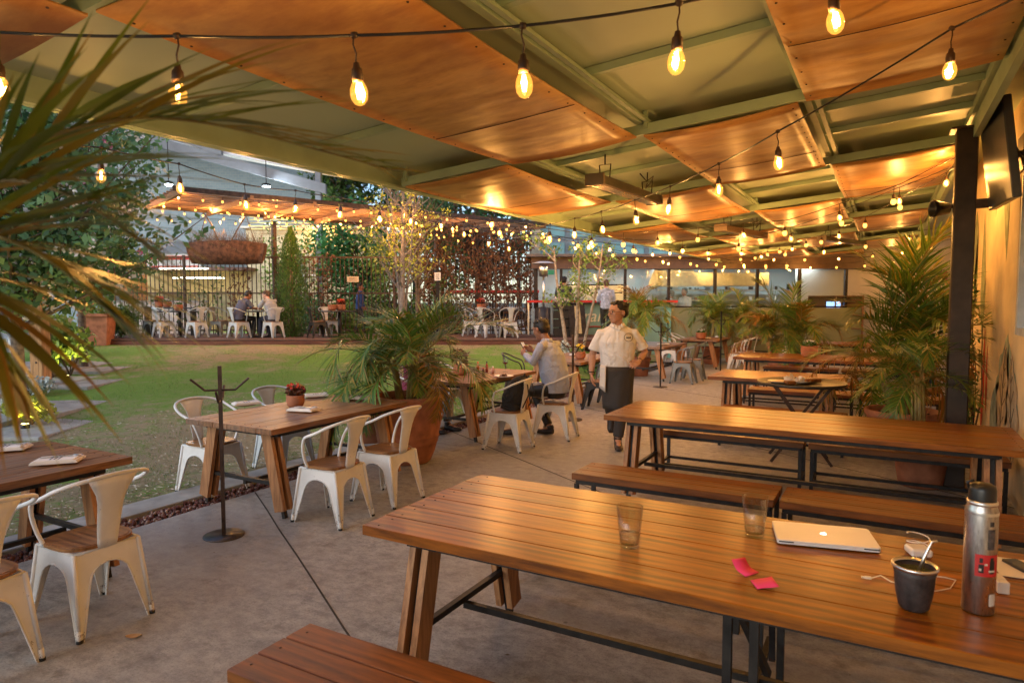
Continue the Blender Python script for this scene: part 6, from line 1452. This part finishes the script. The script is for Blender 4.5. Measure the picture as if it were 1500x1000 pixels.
def person(loc, rz, label, J, skin, shirt, trouser, hair='hair', vox=.008, head_yaw=0, head_pitch=0, sleeve=.55, fine=False, glasses=False, group=None, shirt_h=.0, fingers=True, curl=None, belly=0, long_hair=False, fit=0, hs=1.05):
    """J: joints in the figure's own frame (forward +x, its left +y)"""
    r = empty('person', loc, rz, label, 'person', group)
    j = {k: V(v) for k, v in J.items()}
    b = MB()
    pel, ch, nk, hd = j['pelvis'], j['chest'], j['neck'], j['head']
    sd = j.get('side', Y).normalized()
    mid = pel.lerp(ch, .5)+j.get('bulge', V((0, 0, 0)))
    # torso
    spine = [pel-V((0, 0, .10)), pel, mid, ch, ch.lerp(nk, .62), nk]
    rad = [(.09, .13), (.115+belly*.3, .165), (.108+belly, .150+belly*.6), (.112, .165), (.070, .105), (.050, .052)]
    b.tube(spine, rad, 18, side=sd)
    b.tube([nk-V((0, 0, .05)), nk, nk.lerp(hd, .55)], [(.050, .052), (.052, .052), (.052, .050)], 14, side=sd)
    # head
    Hm = (Matrix.Rotation(head_yaw, 3, 'Z') @ Matrix.Rotation(head_pitch, 3, 'Y'))
    def hp(x, y, z): return hd+Hm @ (V((x, y, z))*hs)
    b.ell(hp(-.012, 0, .035), (.094*hs, .074*hs, .088*hs), Hm, 20, 14)
    b.ell(hp(.030, 0, -.008), (.062*hs, .062*hs, .085*hs), Hm, 18, 12)
    b.ell(hp(.040, 0, -.058), (.045*hs, .047*hs, .045*hs), Hm, 14, 10)
    b.ell(hp(.060, 0, -.085), (.026, .028, .020), Hm, 12, 8)     # chin
    b.tube([hp(.080, 0, .022), hp(.098, 0, -.006), hp(.108, 0, -.022)], [.010, .012, .013], 8)   # nose
    b.ell(hp(.097, .012, -.025), (.010, .008, .008), Hm, 8, 6); b.ell(hp(.097, -.012, -.025), (.010, .008, .008), Hm, 8, 6)
    b.ell(hp(.074, .026, .036), (.016, .024, .008), Hm, 8, 6); b.ell(hp(.074, -.026, .036), (.016, .024, .008), Hm, 8, 6)  # brow
    b.ell(hp(.086, 0, -.046), (.013, .024, .006), Hm, 10, 6); b.ell(hp(.083, 0, -.057), (.013, .021, .007), Hm, 10, 6)      # lips
    for s in (-1, 1):
        b.ell(hp(.055, s*.040, -.012), (.030, .022, .026), Hm, 10, 8)
        b.ell(hp(-.012, s*.076, -.002), (.018, .008, .031), Hm, 10, 8)
    # limbs
    hands = {}
    for s, nm in ((1, 'l'), (-1, 'r')):
        sh, el, wr = j['sh_'+nm], j['el_'+nm], j['wr_'+nm]
        b.tube([nk-(nk-ch)*.15, nk.lerp(sh, .5)-V((0, 0, .03)), sh-V((0, 0, .012))], [.042, .040, .042], 10)
        b.tube([ch.lerp(nk, .5)+(sh-ch.lerp(nk, .5))*.4, sh, sh.lerp(el, .35), el, el.lerp(wr, .35), wr], [.042, .048, .044, .037, .038, .026], 12)
        hd_ = j.get('hd_'+nm, (wr-el).normalized()*1.0); hd_.normalize(); pn = j.get('pn_'+nm, V((0, -s, 0))); pn = (pn-hd_*pn.dot(hd_)).normalized(); across = hd_.cross(pn).normalized()
        ts_ = j.get('th_'+nm, None); tsg = 1 if ts_ is None else (1 if across.dot(V(ts_)) > 0 else -1)
        pc = wr+hd_*.045
        b.tube([wr-hd_*.01, wr+hd_*.03, wr+hd_*.085], [(.018, .026), (.016, .038), (.013, .041)], 12, side=across)
        cu = (curl or {}).get(nm, .45)
        lens = [.068, .078, .073, .058]; off = [-.031, -.0105, .0105, .030]
        for q in range(4):
            p0 = wr+hd_*(.082-.004*abs(q-1.3))+across*(off[q]*-tsg); dd = hd_.copy(); P_ = [p0-hd_*.012, p0.copy()]; c_ = cu*(1+.18*q)
            for ph in range(3):
                an = c_*(.6 if ph == 0 else 1.0); dd = (dd*cos(an)+pn*sin(an)).normalized(); P_.append(P_[-1]+dd*lens[q]*(.42, .32, .26)[ph])
            b.tube(P_, [.0092, .0095, .0088, .008, .0065], 8)
        t0 = wr+hd_*.022+across*(.026*tsg); d1 = (hd_*.65+across*(.75*tsg)+pn*.25).normalized(); d2 = (hd_*.9+across*(.25*tsg)+pn*.35).normalized()
        b.tube([wr+hd_*.01+across*(.01*tsg), t0, t0+d1*.032, t0+d1*.032+d2*.028, t0+d1*.032+d2*.05], [.012, .0125, .0108, .0095, .0075], 8)
    for nm in ('l', 'r'):
        hp_, kn, an = j['hip_'+nm], j['kn_'+nm], j['an_'+nm]
        b.tube([hp_, hp_.lerp(kn, .3), kn, kn.lerp(an, .3), an], [.078, .075, .05, .05, .034], 14)
        ft = j.get('ft_'+nm, an+V((.16, 0, -.07)))
        b.tube([an-V((0, 0, .01)), an.lerp(ft, .35)-V((0, 0, .02)), ft], [.036, .034, .022], 10)
    me = remesh(b, vox, 3); me.materials.append(skin); body = link('body', me, r)
    # eyes
    for s in (-1, 1):
        g = MB(); g.ell(hp(.0745, s*.029, .016), (.013, .013, .009), Hm, 12, 8, 0); g.ell(hp(.0835, s*.029, .016), (.0055, .0058, .0062), Hm, 10, 6, 1); g.build('eye', [M['eyew'], M['iris']], r)
    g = MB()
    for s in (-1, 1): g.tube([hp(.088, s*.012, .036), hp(.090, s*.028, .042), hp(.080, s*.046, .036)], [.003, .004, .002], 5)
    g.build('eyebrows', M[hair], r)
    # hair
    g = MB(); rnd = random.Random(int(loc[0]*100) % 97)
    g.ell(hp(-.020, 0, .044), (.095*hs, .078*hs, .078*hs), Hm, 22, 14); g.ell(hp(-.050, 0, .01), (.060*hs, .074*hs, .075*hs), Hm, 16, 10)
    for k in range(190):
        a = rnd.uniform(-2.7, 2.7); u_ = rnd.uniform(.25, 1); q = math.sqrt(max(0, 1-u_*u_)); c = hp(-.022+.092*q*cos(a), .076*q*sin(a), .044+.074*u_)
        if (cos(a) > .3 and u_ < .55): continue
        g.tube([c, c+Hm @ V((rnd.uniform(-.02, .035), rnd.uniform(-.025, .025), rnd.uniform(.006, .024)))], [.012, .004], 6)
    # cut the face free
    keep = remesh(g, .006, 1); keep.materials.append(M[hair])
    bm = bmesh.new(); bm.from_mesh(keep); Hi = Hm.inverted(); dl = []
    for v in bm.verts:
        q = (Hi @ (v.co-hd))/hs
        if (q.x > .035 and q.z < .062+.25*(q.x-.08)) or (q.x > -.0+(0 if q.z > -.02 else -.03) and q.z < .03 and q.x > -.035) or q.z < -.055: dl.append(v)
    bmesh.ops.delete(bm, geom=dl, context='VERTS'); bm.to_mesh(keep); bm.free(); link('hair', keep, r)
    # shirt
    t = .013+fit
    g = MB(); low = pel-V((0, 0, .05-shirt_h)); g.tube([low, pel+V((0, 0, .03)), mid, ch, ch.lerp(nk, .55), ch.lerp(nk, .92)], [(.128+belly*.4+fit, .178+fit), (.125+belly*.6+fit, .172+fit), (.108+belly+t+fit, .152+belly*.6+t+fit), (.118+t+fit, .178+t+fit), (.088+t, .135+t), (.055, .062)], 24, side=sd)
    for nm in ('l', 'r'):
        sh, el, wr = j['sh_'+nm], j['el_'+nm], j['wr_'+nm]; base = ch.lerp(nk, .5)+(sh-ch.lerp(nk, .5))*.35
        g.tube([nk-(nk-ch)*.12, nk.lerp(sh, .5)-V((0, 0, .022)), sh-V((0, 0, .012))], [.05, .05, .052], 12)
        if sleeve <= 1: e = sh.lerp(el, sleeve+.3); g.tube([base, sh+(sh-el).normalized()*.005, sh.lerp(el, .4), e], [.052, .058, .062, .070], 16)
        else: g.tube([base, sh, sh.lerp(el, .5), el, el.lerp(wr, .5), el.lerp(wr, min(.95, sleeve-1))], [.052, .056, .056, .050, .046, .040], 16)
    me = remesh(g, max(.007, vox), 5); me.materials.append(shirt); so_ = link('shirt', me, r)
    # collar
    g = MB(); cpt = ch.lerp(nk, .93); n_ = 14
    for k in range(n_):
        a0, a1 = -pi+2*pi*k/n_+.0, -pi+2*pi*(k+1)/n_
        q = [(.064, 0), (.074, -.018)]
        def cc_(a, r_, dz): f = max(0, cos(a))**5; return cpt+V((cos(a)*r_*(1.0+.25*f)+.004, sin(a)*r_, dz+.018-f*.045))
        if abs((a0+a1)/2) < .18: continue
        g.add([cc_(a0, .058, .018), cc_(a1, .058, .018), cc_(a1, .088, -.030), cc_(a0, .088, -.030)], [(0, 1, 2, 3)], 0, True)
    co_ = g.build('collar', shirt, r); md = co_.modifiers.new('t', 'SOLIDIFY'); md.thickness = .004
    # trousers
    g = MB(); g.tube([pel-V((0, 0, .12)), pel-V((0, 0, .02)), pel+V((0, 0, .06))], [(.10, .15), (.122+belly*.3, .172), (.118+belly*.4, .164)], 20, side=sd)
    for nm in ('l', 'r'):
        hp_, kn, an = j['hip_'+nm], j['kn_'+nm], j['an_'+nm]; g.tube([hp_+V((0, 0, .02)), hp_.lerp(kn, .3), kn, kn.lerp(an, .4), kn.lerp(an, .93)], [.092, .09, .070, .064, .056], 16)
    me = remesh(g, max(.007, vox), 4); me.materials.append(trouser); link('trousers', me, r)
    for nm in ('l', 'r'):
        an = j['an_'+nm]; ft = j.get('ft_'+nm, an+V((.16, 0, -.07))); g = MB(); d = (ft-an); d.z = 0 if abs(d.z) < .12 else d.z
        dn = j.get('dn_'+nm, V((0, 0, -1)))
        g.tube([an-d.normalized()*.05+dn*.045, an+dn*.04+d*.1, an.lerp(ft, .6)+dn*.028, ft+dn*.0, ft+d.normalized()*.035+dn*.004], [(.038, .036), (.046, .042), (.036, .046), (.028, .045), (.012, .025)], 14, side=Y)
        g.tube([an+dn*.01-d.normalized()*.015, an-dn*.03], [.045, .043], 12)
        me = remesh(g, .007, 2); me.materials.append(M['shoe']); link('shoe', me, r)
    if glasses:
        g = MB()
        for s in (-1, 1):
            P_ = [hp(.100, s*.033+.0235*cos(2*pi*k/16), .014+.0175*sin(2*pi*k/16)) for k in range(17)]; g.tube(P_, .0024, 6)
            g.tube([hp(.098, s*.056, .018), hp(.05, s*.078, .018), hp(-.01, s*.082, .012)], .0022, 6)
        g.tube([hp(.101, -.010, .018), hp(.104, 0, .021), hp(.101, .010, .018)], .0022, 6); g.build('glasses', M['black'], r)
    return r, j, hp
# waiter
wshirt = cloth('white_polo', (.80, .78, .77), .45, 5); wtr = cloth('charcoal_cloth', (.045, .040, .040), .2, 9)
pw = V((-2.80, 7.64, 0)); fwd = math.atan2(-pw.y, -pw.x)+.10
J = dict(pelvis=(0, 0, .95), chest=(.01, 0, 1.26), neck=(.005, 0, 1.47), head=(.02, 0, 1.60),
    sh_r=(0, -.178, 1.355), el_r=(-.02, -.262, 1.10), wr_r=(.04, -.275, .87), hd_r=(.15, .05, -1), pn_r=(0, 1, 0), th_r=(1, 0, 0),
    sh_l=(0, .178, 1.355), el_l=(-.06, .30, 1.13), wr_l=(.12, .215, 1.03), hd_l=(.75, -.55, -.25), pn_l=(-.2, -.6, -.8), th_l=(.3, -.3, 1),
    hip_r=(0, -.09, .90), kn_r=(-.02, -.07, .50), an_r=(-.34, -.03, .30), ft_r=(-.30, -.03, .13),
    hip_l=(0, .09, .90), kn_l=(.14, .045, .51), an_l=(.16, .0, .115), ft_l=(.30, .0, .03))
r, j, hp = person(pw, fwd, 'waiter in a white polo shirt and dark apron walking towards the camera, looking aside', J, M['skin'], wshirt, wtr, vox=.0055, head_yaw=-1.0, head_pitch=.05, sleeve=.50, glasses=True, curl={'r': .35, 'l': .5}, fit=.006, belly=.012, hs=1.13)
g = MB()      # half apron
n_ = 26; vs = []
for i in range(9):
    t = i/8; z = .97-.50*t
    for k in range(n_+1):
        a = radians(-82+164*k/n_); w_ = 1; rr = V((cos(a)*(.15+.045*t), sin(a)*(.185-.025*t), 0)); rr *= 1+.045*sin(a*7+t*2.5)*t
        vs.append((rr.x+.01+.02*t, rr.y, z))
g.add(vs, [(i*(n_+1)+k, i*(n_+1)+k+1, (i+1)*(n_+1)+k+1, (i+1)*(n_+1)+k) for i in range(8) for k in range(n_)], 0, True)
o = g.build('apron', cloth('apron_cloth', (.042, .038, .038), .2, 6), r); md = o.modifiers.new('t', 'SOLIDIFY'); md.thickness = .004
g = MB(); vs = []
for i in range(9):
    t = i/8; z = .985-.26*t
    for k in range(5): a = radians(-56+20*k/4); vs.append((cos(a)*(.178+.035*t)+.012+.004*sin(k*2), sin(a)*(.218+.012*t), z-.012*k*(t > .9)))
g.add(vs, [(i*5+k, i*5+k+1, (i+1)*5+k+1, (i+1)*5+k) for i in range(8) for k in range(4)], 0, True); o = g.build('cloth', cloth('side_towel', (.72, .68, .65), .3), r); md = o.modifiers.new('t', 'SOLIDIFY'); md.thickness = .010
# round badge with a dark word-like mark on the chest, laid on the shirt by projection
def on_shirt(y, z, off=.0035, so_=None):
    hit, loc, nrm, idx = SH.ray_cast(V((1, y, z)), V((-1, 0, 0))); return (loc+nrm*off) if hit else V((.16, y, z))
SH = [c for c in KIDS[r.name] if c.name.startswith('shirt')][0]
g = MB(); g.tube([on_shirt(.105+.046*cos(2*pi*k/30), 1.315+.046*sin(2*pi*k/30)) for k in range(31)], .0026, 5)
g.build('badge_ring', M['black'], r)
g = MB()
for x0_, w_, h0, h1 in ((-.024, .008, -.009, .012), (-.013, .008, -.009, .006), (-.002, .006, -.012, .008), (.007, .009, -.008, .006), (.017, .007, -.009, .007)):
    a_, b_ = on_shirt(.105-x0_, 1.312+h0), on_shirt(.105-x0_-w_, 1.312+h1); g.bar(a_, b_, w_, .003, 0, (1, 0, 0))
g.build('badge_word', M['black'], r)
g = MB(); 
for dz in (0, -.05, -.10):
    p_ = on_shirt(.0, 1.37+dz, .003); g.ell(p_, (.003, .006, .006))
g.build('buttons', M['napkin'], r)
g = MB(); w0 = j['wr_r']; r.scale = (1.06, 1.12, 1.0); g.lathe([(.030, -.006), (.033, 0), (.030, .006)], 20, w0+V((0, 0, .03))); w1 = j['wr_l']; dl_ = (j['el_l']-w1).normalized(); g.lathe([(.029, -.006), (.033, 0), (.029, .006)], 20, w1+dl_*.03, 0, True, dl_.to_track_quat('Z', 'Y').to_matrix()); g.build('bracelet', M['black'], r)
g = MB(); an = j['an_l']
for k in range(4): t = .25+.16*k; p_ = an.lerp(V((.30, 0, .03)), t)+V((0, 0, .006-.004*k)); g.bar(p_+V((0, -.02, .0)), p_+V((.012, .02, .0)), .006, .006)
g.build('red_laces', mrd, r)
# seated poses
def seated(lean=.2, hz=.0, arms='table', leg=0, hy=0):
    c, s = cos(lean), sin(lean)
    J = dict(pelvis=(-.04, 0, .56), chest=(-.04+.36*s, 0, .56+.36*c), neck=(-.04+.56*s+.02, 0, .56+.55*c), head=(-.04+.66*s+.075, 0, .56+.66*c+.005))
    sx = -.04+.50*s; sz = .56+.49*c
    J.update(sh_r=(sx, -.19, sz), sh_l=(sx, .19, sz))
    if arms == 'table': J.update(el_r=(sx+.10, -.25, .82), wr_r=(sx+.33, -.14, .80), hd_r=(1, .3, -.05), pn_r=(0, 0, -1), th_r=(0, 1, 0), el_l=(sx+.10, .25, .82), wr_l=(sx+.33, .14, .80), hd_l=(1, -.3, -.05), pn_l=(0, 0, -1), th_l=(0, -1, 0))
    if arms == 'phone': J.update(el_r=(sx+.07, -.235, .86), wr_r=(sx+.27, -.10, .96), hd_r=(.8, .5, .35), pn_r=(0, 1, 0), th_r=(0, 0, 1), el_l=(sx+.07, .235, .86), wr_l=(sx+.27, .08, .93), hd_l=(.8, -.4, .3), pn_l=(0, -1, 0), th_l=(0, 0, 1))
    if arms == 'chin': J.update(el_r=(sx+.22, -.20, .80), wr_r=(sx+.20, -.08, 1.03), hd_r=(0, .3, 1), pn_r=(-1, 0, 0), th_r=(0, 1, 0), el_l=(sx+.14, .24, .80), wr_l=(sx+.33, .02, .79), hd_l=(.6, -.8, 0), pn_l=(0, 0, -1), th_l=(1, 0, 0))
    J.update(hip_r=(0, -.095, .54), hip_l=(0, .095, .54), kn_r=(.40, -.12-leg*.3, .53), kn_l=(.38, .12+leg*.4, .52), an_r=(.36-leg, -.12, .085), an_l=(.44, .13, .085), ft_r=(.52-leg, -.13, .025), ft_l=(.60, .14, .025))
    return J
bshirt = cloth('pale_blue_shirt', (.42, .47, .62), .4, 7)
J = seated(.20, arms='phone', leg=.25)
for k_ in J: J[k_] = tuple(V(J[k_])*1.13)
for k_ in ('an_r', 'an_l', 'ft_r', 'ft_l'): J[k_] = (J[k_][0], J[k_][1], J[k_][2]/1.13)
r, j, hp = person(V((-3.68, 7.72, .0)), PI-.05, 'man in a pale blue long sleeved shirt and glasses sitting at a dining table', J, M['skind'], bshirt, M['black'], vox=.007, head_pitch=.34, head_yaw=-.25, sleeve=1.9, glasses=True, belly=.035, fit=.012, hs=1.18)
r.location.z = .005
ph2 = empty('mobile_phone', r.matrix_basis @ V((j['wr_r']+V((.10, .06, .05)))), 0, 'dark phone held by the man in the pale blue shirt', 'phone'); g = MB(); Mx = Euler((radians(60), 0, radians(80))).to_matrix(); g.box((0, 0, 0), (.07, .145, .009), 0, 0, Mx, .003); g.build('body', M['black'], ph2); g = MB(); g.box(Mx @ V((0, 0, .0055)), (.062, .13, .001), 0, 0, Mx); g.build('screen', emit('dim_display', (.5, .6, .8), .08), ph2)
J = seated(.12, arms='table')
person(V((-5.55, 7.28, 0)), .1, 'person in a burgundy sweater and pale jeans sitting behind the palm, mostly hidden', J, M['skin'], cloth('burgundy_sweater', (.16, .015, .04), .4), cloth('pale_jeans', (.36, .36, .42), .3), vox=.010, sleeve=1.9)
J = seated(.42, arms='table')
p = ud(350, 18.4, DZ); person(p, fa(350, 18.4, 378, 18.9), 'man in a dark blue shirt hunched over the deck table, left of the pair', J, M['skind'], cloth('dark_blue_shirt', (.07, .08, .13), .4), M['black'], vox=.010, head_pitch=.5, sleeve=.6, group='two men at the deck table', belly=.02)
J = seated(.40, arms='chin')
p = ud(400, 18.5, DZ); person(p, fa(400, 18.5, 378, 18.9), 'man in a light grey t-shirt resting his face on his hand at the deck table', J, M['skin2'], cloth('grey_tshirt', (.30, .33, .38), .4), cloth('navy_trousers', (.03, .035, .06), .3), 'hairb', vox=.010, head_pitch=.25, head_yaw=.5, sleeve=.5, group='two men at the deck table')
def standing(az=.0, arms=0, st=.0):
    return dict(pelvis=(0, 0, .94), chest=(.02, 0, 1.26), neck=(.02, 0, 1.46), head=(.04, 0, 1.59), sh_r=(0, -.19, 1.39), sh_l=(0, .19, 1.39), el_r=(-.03+arms*.08, -.24, 1.12), el_l=(-.03+arms*.08, .24, 1.12), wr_r=(.06+arms*.22, -.22+arms*.1, .89+arms*.2), wr_l=(.06+arms*.22, .22-arms*.1, .89+arms*.2), pn_r=(0, 1, 0), pn_l=(0, -1, 0),
        hip_r=(0, -.09, .9), hip_l=(0, .09, .9), kn_r=(.06+st*.5, -.09, .5), kn_l=(.02-st*.3, .09, .5), an_r=(.0+st, -.09, .09), an_l=(-.02-st, .09, .10+st*.1), ft_r=(.15+st, -.1, .025), ft_l=(.13-st, .1, .03))
p = ud(527, 21.6, 0); person(p+V((0, 0, .58)), YAW, 'man in a blue jacket walking past behind the iron fence', standing(arms=.3, st=.15), M['skind'], cloth('blue_jacket', (.04, .09, .30), .4), M['black'], vox=.011, sleeve=1.9)
sdw = empty('street_pavement', ud(527, 22.4, 0), YAW); tag(sdw, kind='structure'); g = MB(); g.box((0, 0, .29), (26, 3.4, .58)); g.build('slab', M['concretepath'], sdw)
p = ud(1003, 20.95, .42); person(p, YAW+PI+.6, 'cook in a white shirt and dark apron behind the kitchen window, right of the pair', standing(arms=.8), M['skind'], cloth('white_jacket', (.6, .6, .6), .3), M['black'], vox=.011, sleeve=1.5, group='kitchen staff')
p = ud(984, 20.95, .33); person(p, YAW+PI-.7, 'cook with brown straps leaning beside the taller cook in the kitchen window', standing(arms=.9), M['skind'], cloth('white_shirt', (.55, .55, .55), .3), M['steel'], 'hairb', vox=.011, sleeve=1.5, group='kitchen staff')
p = ud(826, 19.5, DZ); person(p, YAW+radians(80), 'person in dark clothes standing at the bar behind the slim tree', standing(arms=.8), M['skin'], cloth('dark_top', (.02, .022, .035), .3), M['black'], vox=.011, sleeve=1.8)
p = ud(888, 19.2, DZ-.1); person(p, YAW+radians(100), 'person in a blue and white shirt at the bar, behind the waiter', standing(arms=.8), M['skin2'], cloth('blue_white_shirt', (.5, .6, .78), .4, 14, .3), M['black'], 'hairb', vox=.011, sleeve=1.8)
# backpack on the chair
bk = empty('backpack', (-3.84, 6.92, .465), PI+.1, 'black backpack slumped on the seat of the white armchair', 'backpack')
g = MB(); g.ell((.0, 0, .20), (.12, .17, .21)); g.ell((.07, 0, .13), (.08, .14, .13)); g.ell((-.03, .0, .34), (.08, .11, .09)); g.box((0, 0, .04), (.20, .28, .08))
me = remesh(g, .009, 4); me.materials.append(cloth('backpack_nylon', (.022, .02, .02), .6, 9)); o = link('bag', me, bk); o.rotation_euler = (0, -.25, 0)
g = MB()
for s in (-1, 1): g.tube([(-.14, s*.07, .36), (-.19, s*.09, .25), (-.16, s*.1, .08)], (.008), 6)
g.tube([(-.05, -.03, .42), (-.05, 0, .46), (-.05, .03, .42)], .008, 6); o = g.build('straps', M['black'], bk); o.rotation_euler = (0, -.25, 0)
# fallen leaves on the floor
for k, (x, y) in enumerate([(196, 932), (208, 760), (893, 900)][:1]):
    p = at(x, y, .002); lf = empty('fallen_leaf', p, .7, 'single pale dry leaf lying on the concrete near the left edge table', 'leaf'); g = MB(); vs = []
    for i in range(7):
        t = -1+2*i/6; w_ = .022*(1-t*t)+.002; vs += [(t*.04, -w_, .004+.006*t*t), (t*.04, 0, .001), (t*.04, w_, .006+.004*t*t)]
    g.add(vs, [(i*3+q, (i+1)*3+q, (i+1)*3+q+1, i*3+q+1) for i in range(6) for q in range(2)], 0, True); g.build('blade', plain('dry_leaf', (.5, .33, .17), .8), lf)
print('POINT LIGHTS', NL[0])
